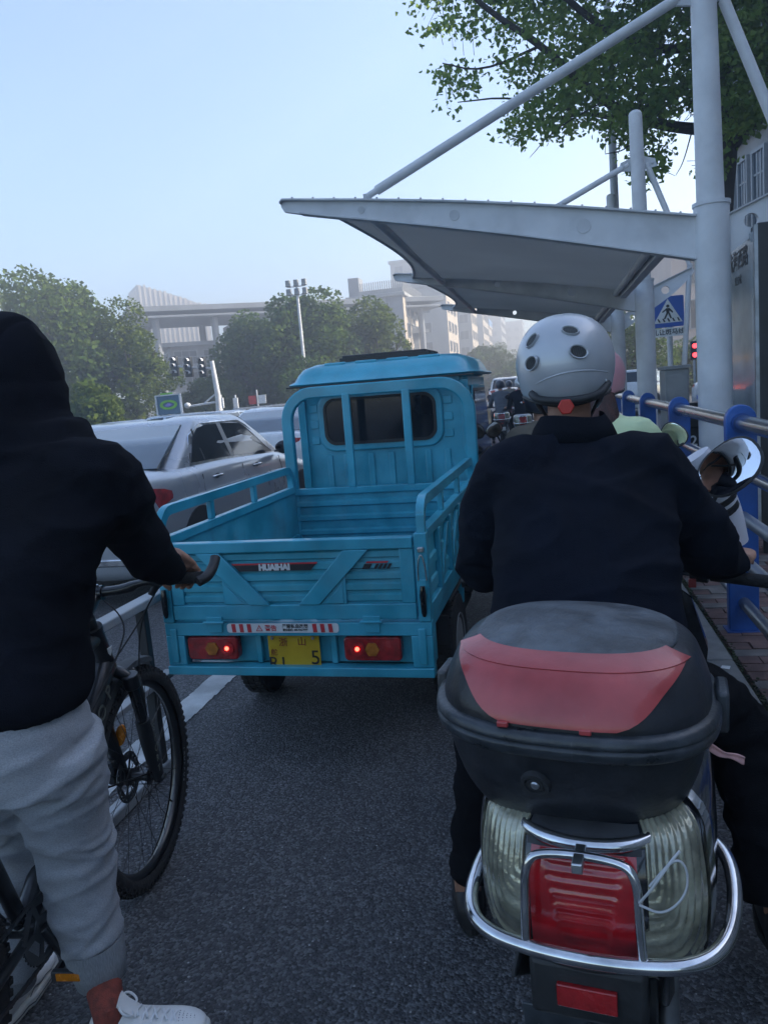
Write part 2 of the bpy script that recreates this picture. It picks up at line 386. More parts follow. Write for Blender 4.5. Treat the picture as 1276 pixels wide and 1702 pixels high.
leaf_mat('leaf_light', (.055, .095, .020), (.150, .180, .035), .35, .35)
leaf_mat('leaf_ginkgo', (.095, .185, .045), (.27, .35, .09), 1.2, .7)
leaf_mat('leaf_far', (.045, .075, .018), (.11, .14, .04), .2, .3)
mat('bark', (.075, .060, .048), .95, var=.35, vs=5, bump=1., bs=22, stretch=(3, 3, .6))
mat('bark_dark', (.045, .038, .032), .95, var=.35, vs=6, bump=1., bs=22, stretch=(3, 3, .6))
def broad_tree(loc, h, rad, label, leaf='leaf_dark', n=9000, ls=.26, base=.0, seed=0, group='broad trees on the far side of the junction', blobs=44):
    r = np.random.default_rng(seed+11)
    t = thing('broadleaf_tree', label, 'tree', loc, group=group)
    tr = MB(); tr.tube([(0,0,-.1),(.1,.05,h*.2),(-.05,.1,h*.4),(0.1,0,h*.62)], [.3,.24,.18,.08], 9)
    for k in range(6):
        a = k*1.05+seed; tr.tube([(0,.05,h*.25),(cos(a)*rad*.3,sin(a)*rad*.3,h*.45),(cos(a)*rad*.62,sin(a)*rad*.62,h*.62)], [.13,.09,.03], 6)
    tr.build('trunk', M['bark'], t)
    pts = []; per = n//blobs
    for k in range(blobs):
        while True:
            c = r.uniform(-1, 1, 3)
            if np.linalg.norm(c) < 1: break
        zc = h*(base+(1-base)*(.5+.40*c[2])); sh = (1-.40*max(0, c[2])**2)
        c = np.array([c[0]*rad*.78*sh, c[1]*rad*.78*sh, zc]); br = r.uniform(.22, .42)*rad
        d = r.normal(size=(per, 3)); d /= np.linalg.norm(d, axis=1)[:, None]
        rr = br*(.72+.38*r.random(per))[:, None]; d[:, 2] *= .8
        pts.append(c + d*rr)
    pts = np.concatenate(pts); pts = pts[pts[:, 2] > .15]
    # a few stray sprays break the outline
    me = leaf_mesh('crown', pts, ls*(.6+.8*r.random(len(pts))), M[leaf]); link('crown', me, t, kind='stuff')
    return t
TL = [((-35.5,44,0),11.0,5.2,'leaf_light','broad leafy tree at the far left, partly hidden by the hooded cyclist'),
      ((-28.0,41,0),11.0,4.8,'leaf_dark','tallest leafy tree left of the grey frame building, just beyond the cyclist hood'),
      ((-24.0,42,0),8.4,3.0,'leaf_light','rounded tree with a sunlit right side, nearest left of the traffic lights'),
      ((-21.0,46,0),3.7,2.4,'leaf_dark','low dark tree behind the three traffic signal heads'),
      ((-19.2,30,0),3.2,1.7,'leaf_light','small yellow green bush showing beside the edge of the black hood'),
      ((-19.4,50,0),8.1,3.2,'leaf_dark','left part of the dark tree mass behind the tricycle, right of the signals'),
      ((-15.3,49,0),9.3,3.9,'leaf_dark','tallest dark round tree directly behind the six headed lamp post'),
      ((-11.2,52,0),8.3,3.2,'leaf_light','lighter green tree just left of the pale block, above the tricycle cab'),
      ((-14.0,45,0),4.2,2.9,'leaf_dark','low dark tree in front of the big round one, above the tricycle')]
for i, (l, h, r_, lf, lb) in enumerate(TL): broad_tree(l, h, r_, lb, lf, n=24000 if r_ > 3.5 else 13000, ls=.27 if r_ > 3 else .2, seed=i)
for i, (x, y, h, r_, lb) in enumerate([(-6.6,84,6.0,3.4,'pale street tree standing behind the blue road sign'),(-8.4,108,7.0,4.0,'hazy street tree, left and behind the tree at the blue sign'),(-3.9,100,4.9,2.8,'lower hazy street tree beside the bright end of the road'),(-9.0,140,10,5.,'faintest street tree, farthest off under the pale blocks')]):
    broad_tree((x, y, 0), h, r_, lb, 'leaf_far', n=5000, ls=.4, seed=30+i, group='street trees fading into the haze')
for i, (x, y, h, r_, lb) in enumerate([(4.6,44,5.0,2.3,'dark tree seen between the second and third shelter columns'),(7.7,47,3.0,2.3,'low dark shrubbery in front of the pink building')]):
    broad_tree((x, y, 0), h, r_, lb, 'leaf_dark', n=5000, ls=.2, seed=40+i, group='greenery behind the bus shelter')

# ginkgo beside the stop: limbs, twigs and single fan leaves
gk = thing('ginkgo_tree', 'big leafy ginkgo tree rising behind the bus shelter at upper right', 'tree', (3.05, 14.6, 0))
GO = Vector((3.05, 14.6, 0)); limbs = []
def limb(pts, r0, r1):
    pts = smooth_path([Vector(p) for p in pts], 2); n = len(pts); limbs.append([p for p in pts])
    tb.tube([p-GO for p in pts], [r0+(r1-r0)*i/(n-1) for i in range(n)], 9)
tb = MB()
trunk_top = P(1205, 190, 14.6)
limb([(3.05,14.6,-.05),(3.0,14.6,2),P(1200,340,14.6),P(1212,250,14.6),trunk_top,P(1190,60,14.8),P(1180,-160,15),P(1200,-330,15)], .20, .07)
limb([P(1208,255,14.6),P(1240,215,14.4),P(1275,190,14),P(1330,120,13.6)], .10, .04)
limb([P(1200,215,14.6),P(1150,215,14.2),P(1080,205,13.8),P(1000,170,13.4),P(900,75,13),P(820,25,12.8),P(760,-30,12.6)], .11, .025)
limb([P(1195,120,14.7),P(1120,150,14.9),P(1040,200,15.2),P(960,185,15.4),P(880,215,15.6)], .08, .02)
limb([P(1190,60,14.8),P(1110,90,14),P(1000,50,13.2),P(900,-40,12.7),P(800,-90,12.5)], .09, .02)
limb([P(1196,130,14.7),P(1240,60,15.4),P(1255,-60,15.8),P(1290,-200,16)], .10, .03)
limb([P(1080,205,13.8),P(1040,250,13.2),P(1005,256,12.9)], .016, .005)
limb([P(1150,215,14.2),P(1135,270,14.4),P(1122,292,14.4)], .014, .004)
limb([P(1000,170,13.4),P(920,215,13.6),P(880,262,13.6)], .014, .004)
limb([P(900,75,13),P(800,120,13.2),P(735,105,13.3)], .025, .008)
limb([P(960,185,15.4),P(850,160,15.3),P(760,170,15.2)], .03, .008)
limb([P(1180,-160,15),P(1050,-200,14),P(900,-220,13)], .08, .02)
LP = [p for l in limbs for p in l[2:]]
poly = [(670,-60),(700,20),(712,60),(715,110),(745,150),(740,185),(820,215),(822,262),(870,262),(852,312),(905,262),(960,235),(1000,262),(990,300),(1040,268),(1075,300),(1130,318),(1150,275),(1180,290),(1240,285),(1262,235),(1340,240),(1400,-60),(1300,-330),(900,-330),(700,-200)]
def inside(x, y):
    c = False; j = len(poly)-1
    for i in range(len(poly)):
        xi, yi = poly[i]; xj, yj = poly[j]
        if (yi > y) != (yj > y) and x < (xj-xi)*(y-yi)/(yj-yi)+xi: c = not c
        j = i
    return c
lp = []; nseed = 0
while nseed < 2500:
    x = random.uniform(660, 1400); yy = random.uniform(-330, 320)
    if not inside(x, yy): continue
    dens = .42+.58*min(1, max(0, (x-800)/260))
    hole = noise.noise(Vector((x*.011, yy*.014, 3.3)))
    if yy > 150 and hole < -.02+.15*((yy-150)/150): continue
    if hole < -.22 and yy > -20 and x < 1150: continue
    if random.random() > dens: continue
    nseed += 1
    c = P(x, yy, random.uniform(12.2, 16.6))
    q = min(LP, key=lambda p: (p-c).length_squared)
    d = (q-c).length
    if d > .25 and random.random() < .6:
        e_ = c + (q-c)*min(1, .45/d); mid = (c+e_)/2+Vector((0, 0, .06))
        tb.tube([e_-GO, mid-GO, c-GO], [.006, .004, .0025], 3, cap=False)
    k = random.randint(14, 30)
    dirn = Vector((random.gauss(0,1), random.gauss(0,1), -.3)).normalized()
    for i in range(k):
        t_ = random.random(); lp.append(c + dirn*(t_-.5)*.5 + Vector((random.gauss(0,.085), random.gauss(0,.085), random.gauss(0,.075))) - GO)
tb.build('trunk', M['bark_dark'], gk)
lp = np.array([tuple(p) for p in lp])
link('crown', leaf_mesh('crown', lp, 0.058+.045*rng.random(len(lp)), M['leaf_ginkgo'], up=.2, fan=True), gk, kind='stuff')

# ---------------------------------------------------------------- buildings
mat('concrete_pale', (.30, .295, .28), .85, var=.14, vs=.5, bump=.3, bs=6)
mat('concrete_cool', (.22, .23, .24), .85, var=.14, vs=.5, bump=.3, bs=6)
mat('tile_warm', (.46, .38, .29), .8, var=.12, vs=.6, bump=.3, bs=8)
mat('tile_pink', (.50, .40, .35), .85, var=.1, vs=.5, bump=.3, bs=8)
mat('facade_grey', (.30, .285, .27), .8, var=.2, vs=.8, bump=.4, bs=10, stretch=(1, 1, .3))
mat('window_glass', (.03, .045, .06), .08, var=.3, vs=.4, coat=0)
mat('window_frame', (.30, .31, .32), .5, metal=.3)
mat('roof_blue', (.05, .20, .42), .5)
def bwall(b, x0, x1, y0, y1, z0, z1, m='concrete_pale', name='wall'): return MB().box(x0, x1, y0, y1, z0, z1).build(name, M[m], b)
wincache = {}
def window(b, c, w, h, face, mull=1):                      # face: '-y' or '+x' in the building's own axes
    key = (round(w, 2), round(h, 2), mull)
    if key not in wincache:
        f = MB(); f.box(-w/2-.08, w/2+.08, -.12, .05, -h/2-.08, -h/2); f.box(-w/2-.08, w/2+.08, -.12, .05, h/2, h/2+.08)
        f.box(-w/2-.08, -w/2, -.12, .05, -h/2, h/2); f.box(w/2, w/2+.08, -.12, .05, -h/2, h/2)
        for k in range(1, mull+1): f.box(-w/2+w*k/(mull+1)-.03, -w/2+w*k/(mull+1)+.03, -.06, .04, -h/2, h/2)
        g_ = MB().box(-w/2, w/2, -.02, .03, -h/2, h/2)
        wincache[key] = (f.mesh('window', M['window_frame']), g_.mesh('pane', M['window_glass']))
    f, g_ = wincache[key]
    o = link('window', f, b); o.location = c; o.rotation_euler = (0, 0, 0 if face == '-y' else pi/2)
    link('pane', g_, o); return o

# open framed building with the overhanging roof
a0 = R_(35)
fb = thing('framed_office', 'grey open framed building with a flat overhanging roof above the traffic lights', 'building', (-40.5, 76, 0), (0, 0, a0)); fb.scale = (1, 1, .93)
rf = MB(); rf.box(-2.2, 34, -1.5, 9, 12.9, 13.5); rf.box(-2.2, 34, -1.5, 9, 12.2, 12.45)
rf.build('roof', M['concrete_cool'], fb, bevel=.04)
for k in range(6):
    for yy in (0, 7.6):
        o = MB().tube([(0, 0, 0), (0, 0, 12.25)], .38, 12).build('column', M['concrete_cool'], fb); o.location = (.6+k*6.2, yy, 0)
for z in (3.6, 6.6, 9.2):
    s_ = MB().box(1.2, 33, .9, 7.2, z, z+.45).build('floor_slab', M['concrete_cool'], fb)
MB().box(2.0, 32, 1.8, 6.8, 0, 9.2).build('wall', M['concrete_cool'], fb)
MB().box(9, 32, 2.4, 6.4, 9.66, 11.6).build('penthouse', M['concrete_cool'], fb)
for k in range(9):
    for z in (2.1, 5.4, 7.9): window(fb, (3.6+k*3.2, 1.78, z), 2.4, 1.5, '-y', 2)
for k in range(2):
    for z in (2.1, 5.4, 7.9):
        o = window(fb, (1.98, 3.2+k*2.4, z), 1.8, 1.5, '-y', 1); o.rotation_euler = (0, 0, -pi/2)
br = MB()
for k in range(40): br.box(1+k*.8, 1.04+k*.8, .95, .99, 4.06, 5.0); br.box(1+k*.8, 1.04+k*.8, .95, .99, 7.06, 7.9)
br.box(1, 33, .94, 1.0, 5.0, 5.06); br.box(1, 33, .94, 1.0, 7.9, 7.96)
br.build('balustrade', M['window_frame'], fb, kind='stuff')

# ribbed tower behind it
tw = thing('ribbed_tower', 'pale hazy tower block with vertical ribs rising behind the framed building', 'building', (-97, 178, 0), (0, 0, R_(38)))
MB().prism([(0, 0), (17, 0), (17, 27.5), (9, 30.5), (0, 33.2)], 0, 14).build('wall', M['concrete_pale'], tw)
ribs = MB()
for k in range(14): ribs.box(.3+k*1.2, .8+k*1.2, -.55, 0.02, 0, 33.0-k*.40+random.choice((0,.3,.5)))
for k in range(11): ribs.box(-.5, .02, .5+k*1.2, 1.0+k*1.2, 0, 32)
ribs.build('ribs', M['tile_warm'], tw, kind='stuff')
sl_ = MB()
for z in range(1, 9): sl_.box(.1, 17, -.3, .01, z*3.0, z*3.0+1.1)
sl_.build('balcony_slabs', M['concrete_pale'], tw, kind='stuff')

# stepped block with a sunlit flank above the tricycle cab
sb = thing('stepped_block', 'grey block with a fenced roof terrace and one sunlit yellowish flank', 'building', (0, 0, 0))
bwall(sb, -22.0, -16.0, 90, 103, 0, 12.6, 'concrete_cool')
bwall(sb, -27.5, -22.0, 92, 103, 0, 12.0, 'concrete_cool')
bwall(sb, -16.0, -15.93, 90.01, 102.9, 0, 12.5, 'tile_warm', 'painted_sunlit_flank')  # sunlight on this flank put into its colour: warmer and lighter than the front
MB().box(-22.6, -15.6, 89.5, 103.5, 12.6, 13.0).build('cornice', M['concrete_pale'], sb, bevel=.05)
MB().box(-22.3, -21.0, 90.2, 92.4, 13.0, 15.2).build('stair_tower', M['concrete_cool'], sb, bevel=.05)
pk = MB(); pk.box(-21, -15.8, 89.7, 89.95, 13.0, 13.5)
for k in range(20): pk.box(-20.8+k*.26, -20.7+k*.26, 89.75, 89.87, 13.5, 14.4)
for k in range(30): pk.box(-15.82, -15.72, 90+k*.44, 90.1+k*.44, 13.0, 14.2)
pk.build('roof_fence', M['concrete_pale'], sb, kind='stuff')
for z in (3.2, 6.0, 8.8, 11.2):
    for y in (92.4, 95.6, 98.8, 101.3): window(sb, (-15.92, y, z), 1.5, 1.5, '+x', 1)
    for x in (-20.6, -18.3): window(sb, (x, 89.98, z), 1.3, 1.4, '-y', 1)
for z in (3.2, 6.0, 8.8):
    for x in (-26, -24): window(sb, (x, 91.98, z), 1.3, 1.4, '-y', 1)
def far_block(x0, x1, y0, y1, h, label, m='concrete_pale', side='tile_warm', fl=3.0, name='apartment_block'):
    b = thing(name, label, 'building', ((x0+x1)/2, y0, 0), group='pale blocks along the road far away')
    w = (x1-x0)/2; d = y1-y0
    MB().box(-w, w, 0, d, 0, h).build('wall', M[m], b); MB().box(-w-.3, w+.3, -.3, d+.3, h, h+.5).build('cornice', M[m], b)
    MB().box(w, w+.06, .05, d-.05, 0, h-.02).build('side_wall', M[side], b)  # sunward side: default warm tone paints the sunlight into the wall colour
    z = 2.2
    while z < h-1.2:
        for k in range(max(1, int(2*w/3))): window(b, (-w+1.6+k*3, -.02, z), 1.5, 1.5, '-y', 1)
        for k in range(int(d/4)): window(b, (w+.08, 2+k*4, z), 1.6, 1.5, '+x', 1)
        z += fl
    return b
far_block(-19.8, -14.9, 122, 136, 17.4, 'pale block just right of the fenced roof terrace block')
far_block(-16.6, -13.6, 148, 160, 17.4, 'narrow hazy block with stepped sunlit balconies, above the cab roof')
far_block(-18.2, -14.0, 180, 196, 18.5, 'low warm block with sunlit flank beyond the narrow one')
b = far_block(-19.5, -15.2, 214, 226, 17.0, 'small far block topped by a blue roof', 'tile_warm')
MB().box(-2.4, 2.4, -.3, 12.3, 17.5, 19.2).build('roof', M['roof_blue'], b)
far_block(-24.5, -14.5, 262, 290, 27.0, 'hazy tower behind the blue roofed block', 'concrete_pale', 'concrete_pale', 3.2)
far_block(-15.5, -8.8, 300, 320, 24.0, 'farthest pale block at the end of the road', 'concrete_pale', 'concrete_pale', 3.2)
far_block(-28.5, -20.5, 150, 165, 26.0, 'tall hazy block behind the fenced roof terrace', 'concrete_pale', 'concrete_pale', 3.2)

# pink rendered building over the side street
pb = thing('pink_building', 'beige pink rendered building seen between the shelter columns at right', 'building', (0, 0, 0))
bwall(pb, 9.2, 21, 62, 78, 0, 10.6, 'tile_pink'); MB().box(8.9, 21.3, 61.7, 78.3, 10.6, 11.1).build('cornice', M['concrete_pale'], pb)
MB().box(9.2, 21, 61.9, 62.0, 3.4, 3.7).build('string_course', M['concrete_pale'], pb)
for z in (5.4, 8.6):
    for x in (11.0, 13.6, 16.2): window(pb, (x, 61.98, z), 1.1, 2.0, '-y', 1)
pb2 = far_block(4.6, 9.6, 96, 110, 9.5, 'low pinkish building far behind the trees at the crossing', 'tile_pink', 'tile_pink')

# curved corner building, tall enough to keep the near street in shade
cb = thing('curved_building', 'grey curved corner building with tall window bands at upper right', 'building', (0, 0, 0))
def plan(off=0):
    pts = []
    for k in range(15):
        a = R_(180+84*k/14); pts.append((17.2+(9.9-off)*0+ (9.9+off)*cos(a), 34+off+ (13.5+off)*sin(a)*.95))
    pts = pts[::1]
    last = pts[-1]; pts.append((last[0]+.5, last[1])); pts += [(16.0, 14-off), (16.2-off, -40), (34, -40), (34, 36+off), (8.6-off, 36+off)]
    return pts
def ringwall(off, z0, z1, m, name):
    p = plan(off); return MB().prism(p, z0, z1, 'z').build(name, M[m], cb, fix=True)
HB = 17.2
ringwall(0, 0, HB, 'facade_grey', 'wall')
for z in (4.6, 9.45, 14.3): ringwall(.35, z, z+.5, 'facade_grey', 'cornice')
ringwall(.5, HB, HB+.6, 'facade_grey', 'parapet')
pl = plan(.06)[:15]
fm = {}
for z in (5.9, 11.0):
    for i in range(14):
        p0, p1 = Vector((*pl[i], z)), Vector((*pl[i+1], z)); d = p1-p0; w = d.length-.55
        key = round(w, 1)
        if key not in fm:
            hh = 3.0; f = MB(); f.box(-w/2-.1, w/2+.1, -.1, .1, 0, .12); f.box(-w/2-.1, w/2+.1, -.1, .1, hh-.12, hh)
            f.box(-w/2-.1, -w/2, -.1, .1, .12, hh-.12); f.box(w/2, w/2+.1, -.1, .1, .12, hh-.12)
            for k in (1, 2): f.box(-w/2+w*k/3-.035, -w/2+w*k/3+.035, -.05, .07, .12, hh-.12)
            f.box(-w/2, w/2, -.05, .07, 1.1, 1.17); f.box(-w/2, w/2, -.05, .07, 2.1, 2.17)
            fm[key] = (f.mesh('window', M['window_frame']), MB().box(-w/2, w/2, -.03, .03, .12, hh-.12).mesh('pane', M['window_glass']))
        o = link('window', fm[key][0], cb); o.location = (p0+p1)/2+Vector((0, 0, 0)); o.rotation_euler = (0, 0, math.atan2(d.y, d.x)+pi*0)
        link('pane', fm[key][1], o)
grv = MB()
for i in range(14):
    p0, p1 = Vector((*plan(.03)[i], 0)), Vector((*plan(.03)[i+1], 0))
    for k in range(3):
        q = p0.lerp(p1, k/3); grv.box(q.x-.05, q.x+.05, q.y-.05, q.y+.05, 10, HB-.1)
        grv.box(q.x-.05, q.x+.05, q.y-.05, q.y+.05, 0.1, 4.5)
grv.build('pilaster_strips', M['concrete_cool'], cb, kind='stuff')

# ---------------------------------------------------------------- haze
mh = bpy.data.materials.new('haze'); mh.use_nodes = True; mh.node_tree.nodes.clear()
vp = mh.node_tree.nodes.new('ShaderNodeVolumePrincipled'); vp.inputs['Density'].default_value = .0068; vp.inputs['Color'].default_value = (.94, .96, 1, 1); vp.inputs['Anisotropy'].default_value = .45
mo = mh.node_tree.nodes.new('ShaderNodeOutputMaterial'); mh.node_tree.links.new(vp.outputs[0], mo.inputs['Volume'])
hz = MB().box(-170, 60, -60, 330, -1.05, 36).build('haze', mh, smooth=0, kind='stuff')
hz['label'] = 'thin pale city haze filling the street'; hz['category'] = 'haze'
# ---------------------------------------------------------------- bus shelter
mat('white_steel', (.60, .61, .62), .48, dirt=.22, var=.1, vs=3.5, bump=.08, bs=30)
mat('white_steel_dull', (.50, .51, .52), .6, var=.14, vs=3, bump=.12, bs=20)
leaf_mat('membrane', (.56, .56, .54), (.70, .70, .67), .9, .5)
mat('black_metal', (.018, .020, .022), .4, var=.3, vs=8)
mat('black_gloss', (.010, .012, .014), .10, var=.3, vs=5)
mat('blue_paint', (.010, .085, .33), .38, dirt=.12, var=.22, vs=7, bump=.12, bs=40, coat=.3)
mat('blue_paint_dark', (.008, .055, .22), .42, var=.2, vs=7)
mat('stainless', (.52, .53, .54), .24, metal=1., var=.18, vs=9, bump=.05, bs=30, stretch=(1, .12, 1))
mat('stainless_dull', (.36, .38, .40), .42, metal=.85, var=.25, vs=8, stretch=(1, .15, 1))
mat('sign_blue', (.008, .085, .42), .35, var=.05)
mat('sign_white', (.72, .73, .73), .4, var=.06, vs=3)
mat('black_print', (.012, .012, .013), .5, var=0)
mat('cabinet_grey', (.24, .25, .25), .6, var=.18, vs=4, bump=.1)
mat('poster_glass', (.34, .38, .40), .22, var=.25, vs=2.2, coat=.15)
mat('galvanised', (.40, .41, .42), .55, metal=.3, var=.15, vs=4)

sh = thing('bus_shelter', 'white steel bus shelter with a scalloped canopy reaching over the cycle lane', 'bus shelter', (1.15, 6, .118))
YS = [6.0, 10.3, 14.6]; XC = [1.165, 1.20, 1.24]
def btop(x): # top edge of a beam, x from root to tip
    t = (1.04-x)/2.96
    return 2.55 + .50*t + .035*math.sin(pi*t)
for i, (y, xc) in enumerate(zip(YS, XC)):
    dx = xc-1.165
    c = MB(); c.tube([(xc, y, .118), (xc, y, 2.60)], .118, 28); c.tube([(xc, y, 2.60), (xc, y, 2.625)], .126, 28)
    c.build('column', M['white_steel'], sh, world=True, smooth=40)
    MB().tube([(xc, y, .118), (xc, y, .135)], .17, 24).build('base_plate', M['white_steel_dull'], sh, world=True, smooth=40)
    m_ = MB(); m_.tube([(xc-.005, y, 2.625), (xc-.03, y, 4.55)], [.092, .078], 24); m_.ell((xc-.03, y, 4.55), (.078, .078, .05), 16, 6)
    m_.build('mast', M['white_steel'], sh, world=True, smooth=40)
    # front cantilever beam: plate with round openings, flanges
    n = 24; up = [(1.055+dx - 2.985*k/n, btop(1.055-2.985*k/n)) for k in range(n+1)]
    lowz = lambda x: btop(x) - (.085 + .215*max(0, min(1, (x+1.95)/3.0))**.8)
    lo = [(x, lowz(x-dx)) for x, z in up]
    nose = [(-1.955+dx, btop(-1.93)-.02), (-1.95+dx, btop(-1.93)-.055)]
    outer = up + nose + lo[::-1]
    holes = [circ(x+dx, (btop(x)+lowz(x))/2+.0, .026+.012*(x > -.9)+.012*(x > 0), 20) for x in (-1.32, -.62, .30)] if i else []
    T = Matrix.Translation((0, y, 0)) @ XZ
    plate2d('canopy_beam', outer, holes, .05, M['white_steel'], sh, WM[sh.name].inverted() @ T)
    if i == 0:
        for x in (-1.32, -.62, .30):
            r = .026+.012*(x > -.9)+.012*(x > 0)
            MB().tube([(x, y-.03, (btop(x)+lowz(x))/2), (x, y-.02, (btop(x)+lowz(x))/2)], r, 20).build('hole_cap', M['white_steel_dull'], sh, world=True)
    fl = MB(); fl.loft([[Vector((x, y-.062, z+.004)), Vector((x, y+.062, z+.004)), Vector((x, y+.062, z-.012)), Vector((x, y-.062, z-.012))] for x, z in up+[(nose[0][0], nose[0][1])]])
    fl.loft([[Vector((x, y-.05, z+.010)), Vector((x, y+.05, z+.010)), Vector((x, y+.05, z-.002)), Vector((x, y-.05, z-.002))] for x, z in lo[:-1]])
    fl.build('flange', M['white_steel_dull'], sh, world=True, bevel=.003)
    # rear stub beam, its strut, tie rods from the mast
    rx = xc+.56
    outer = [(xc+.10, 2.26), (xc+.10, 2.52), (rx, 2.70), (rx+.03, 2.66), (rx-.02, 2.585), (xc+.35, 2.42)]
    plate2d('rear_beam', outer, [circ(xc+.25, 2.47, .048)], .05, M['white_steel'], sh, WM[sh.name].inverted() @ T)
    fl = MB(); fl.loft([[Vector((x, y-.05, z+.012)), Vector((x, y+.05, z+.012)), Vector((x, y+.05, z)), Vector((x, y-.05, z))] for x, z in ((xc+.10, 2.52), (rx, 2.70))]); fl.build('flange', M['white_steel_dull'], sh, world=True)
    MB().tube([(rx-.03, y, 2.62), (xc+.34, y, .118)], .032, 14).build('strut', M['white_steel'], sh, world=True, smooth=40)
    for x1, z1, nm in ((-1.27+dx, btop(-1.27)+.03, 'tie_rod'), (rx-.02, 2.73, 'tie_rod')):
        a = Vector((xc-.02+(.09 if x1 > xc else -.09), y, 4.0)); b_ = Vector((x1, y, z1)); d = (b_-a).normalized()
        m_ = MB(); m_.tube([a+d*.10, b_-d*.08], .036, 16); m_.tube([a+d*.02, a+d*.12], .026, 10); m_.tube([b_-d*.10, b_], .024, 10)
        m_.build(nm, M['white_steel'], sh, world=True, smooth=40)
        pp = MB(); s_ = -1 if x1 < xc else 1
        pp.prism([(xc-.02+s_*.05, 3.90), (xc-.02+s_*.05, 4.07), (xc-.02+s_*.20, 4.02), (xc-.02+s_*.22, 3.93)], y-.012, y+.012)
        pp.tube([(xc-.02+s_*.165, y-.03, 3.975), (xc-.02+s_*.165, y+.03, 3.975)], .016, 8)
        pp.build('lug', M['white_steel_dull'], sh, world=True, bevel=.003)
        MB().box(x1-.03, x1+.03, y-.016, y+.016, z1-.06, z1+.02).build('rod_foot', M['white_steel_dull'], sh, world=True, bevel=.003)
for i in range(2):   # roof bays: tensioned sheet with a scalloped front edge
    y0, y1 = YS[i]+.03, YS[i+1]-.03; g_ = MB(); top = []; bot = []; ny, nx = 20, 16
    for a in range(ny+1):
        s = a/ny; yy = y0+(y1-y0)*s; xf = -1.66+.26*math.sin(pi*s)
        top.append([Vector((xf+(0.95-xf)*b/nx, yy, btop(xf+(0.95-xf)*b/nx)-.03-.05*math.sin(pi*s))) for b in range(nx+1)])
    vs = [p for r in top for p in r]+[p-Vector((0, 0, .014)) for r in top for p in r]; W_ = nx+1; N_ = len(vs)//2; fs = []
    for a in range(ny):
        for b in range(nx):
            q = (a*W_+b, a*W_+b+1, (a+1)*W_+b+1, (a+1)*W_+b); fs += [q, tuple(N_+k for k in q[::-1])]
    edge = [a*W_ for a in range(ny+1)]
    for a, b in zip(edge[:-1], edge[1:]): fs.append((a, b, N_+b, N_+a))
    edge = [a*W_+nx for a in range(ny+1)]
    for a, b in zip(edge[:-1], edge[1:]): fs.append((b, a, N_+a, N_+b))
    g_.add(vs, fs); g_.build('roof_panel', M['membrane'], sh, world=True, smooth=60)
    ed = MB(); ed.tube([r[0]-Vector((0, 0, .01)) for r in top], .018, 8); ed.build('edge_trim', M['white_steel_dull'], sh, world=True, smooth=50)
    for x in (-1.27, .86):
        q = MB(); q.tube([(x, y0, btop(x)-.10), (x, y1, btop(x)-.10)], .036, 14)
        if x > 0: q.box(x+.05, x+.13, y0, y1, btop(x)-.16, btop(x)-.05)
        q.build('purlin', M['white_steel'], sh, world=True, smooth=40)
    for k in range(7):   # bolts along the sheet clamps
        x = -1.6+k*.4
sb_ = MB()
for y in YS:
    for k in range(18):
        x = -1.85+k*.165; sb_.tube([(x, y-.045, btop(x)), (x, y-.045, btop(x)+.016)], .008, 6)
sb_.build('clamp_bolts', M['galvanised'], sh, world=True, kind='stuff')

# light box with the stop name, under the rear of the shelter
lb = thing('stop_panel', 'glass fronted stop name panel with a black frame behind the first white column', 'sign', (1.56, 6.35, .118))
MB().box(1.412, 1.56, 5.80, 6.90, .35, 2.42).build('panel_body', M['black_metal'], lb, world=True, bevel=.008)
MB().box(1.399, 1.411, 5.84, 6.86, .40, 2.38).build('poster_glass', M['poster_glass'], lb, world=True, bevel=.002)
MB().box(1.392, 1.415, 5.802, 5.838, .36, 2.41).build('edge_strip', M['stainless_dull'], lb, world=True)
for y in (5.95, 6.75): MB().tube([(1.49, y, .118), (1.49, y, .36)], .03, 10).build('leg', M['black_metal'], lb, world=True)
text('stop_name', '杭海西路', .15, M['black_print'], lb, Matrix.Translation((1.397, 6.30, 2.24)) @ YZ, world=True, bold=.002)
text('stop_subtitle', '公交站', .07, M['black_print'], lb, Matrix.Translation((1.397, 6.30, 2.10)) @ YZ, world=True)
text('direction_arrow', '←', .1, M['black_print'], lb, Matrix.Translation((1.397, 6.74, 2.22)) @ YZ, world=True)

# ---------------------------------------------------------------- blue and steel guard rail
gr = thing('guard_rail', 'blue post and stainless steel guard rail along the kerb at the bus stop', 'railing', (.93, 4.2, .118))
RZ = [(1.205, .040), (.955, .030), (.725, .030), (.50, .030), (.27, .030)]
py = [2.2]+[4.2+1.9*k for k in range(8)]
shape = [(-.074, 0), (.074, 0)] + [(.074*cos(R_(a)), 1.105+.080*sin(R_(a))) for a in range(0, 181, 15)]
for i, y in enumerate(py):
    p = MB().prism([(x+.93, z+.112) for x, z in shape], y-.028, y+.028).build('post', M['blue_paint'], gr, world=True, bevel=.006)
    r_ = MB().tube([(.93, y-.037, 1.205), (.93, y+.037, 1.205)], .050, 20).build('ring', M['blue_paint_dark'], p, world=True)
    r_ = MB().box(.84, 1.02, y-.06, y+.06, .112, .124).build('foot_plate', M['blue_paint_dark'], p, world=True, bevel=.003)
for z, r in RZ:
    for a, b in zip([-.6]+py, py+[20]):
        MB().tube([(.93, a+.002, z), (.93, b-.002, z)], r, 18).build('rail', M['stainless' if z > .9 else 'stainless_dull'], gr, world=True, smooth=50)
gr2 = MB()

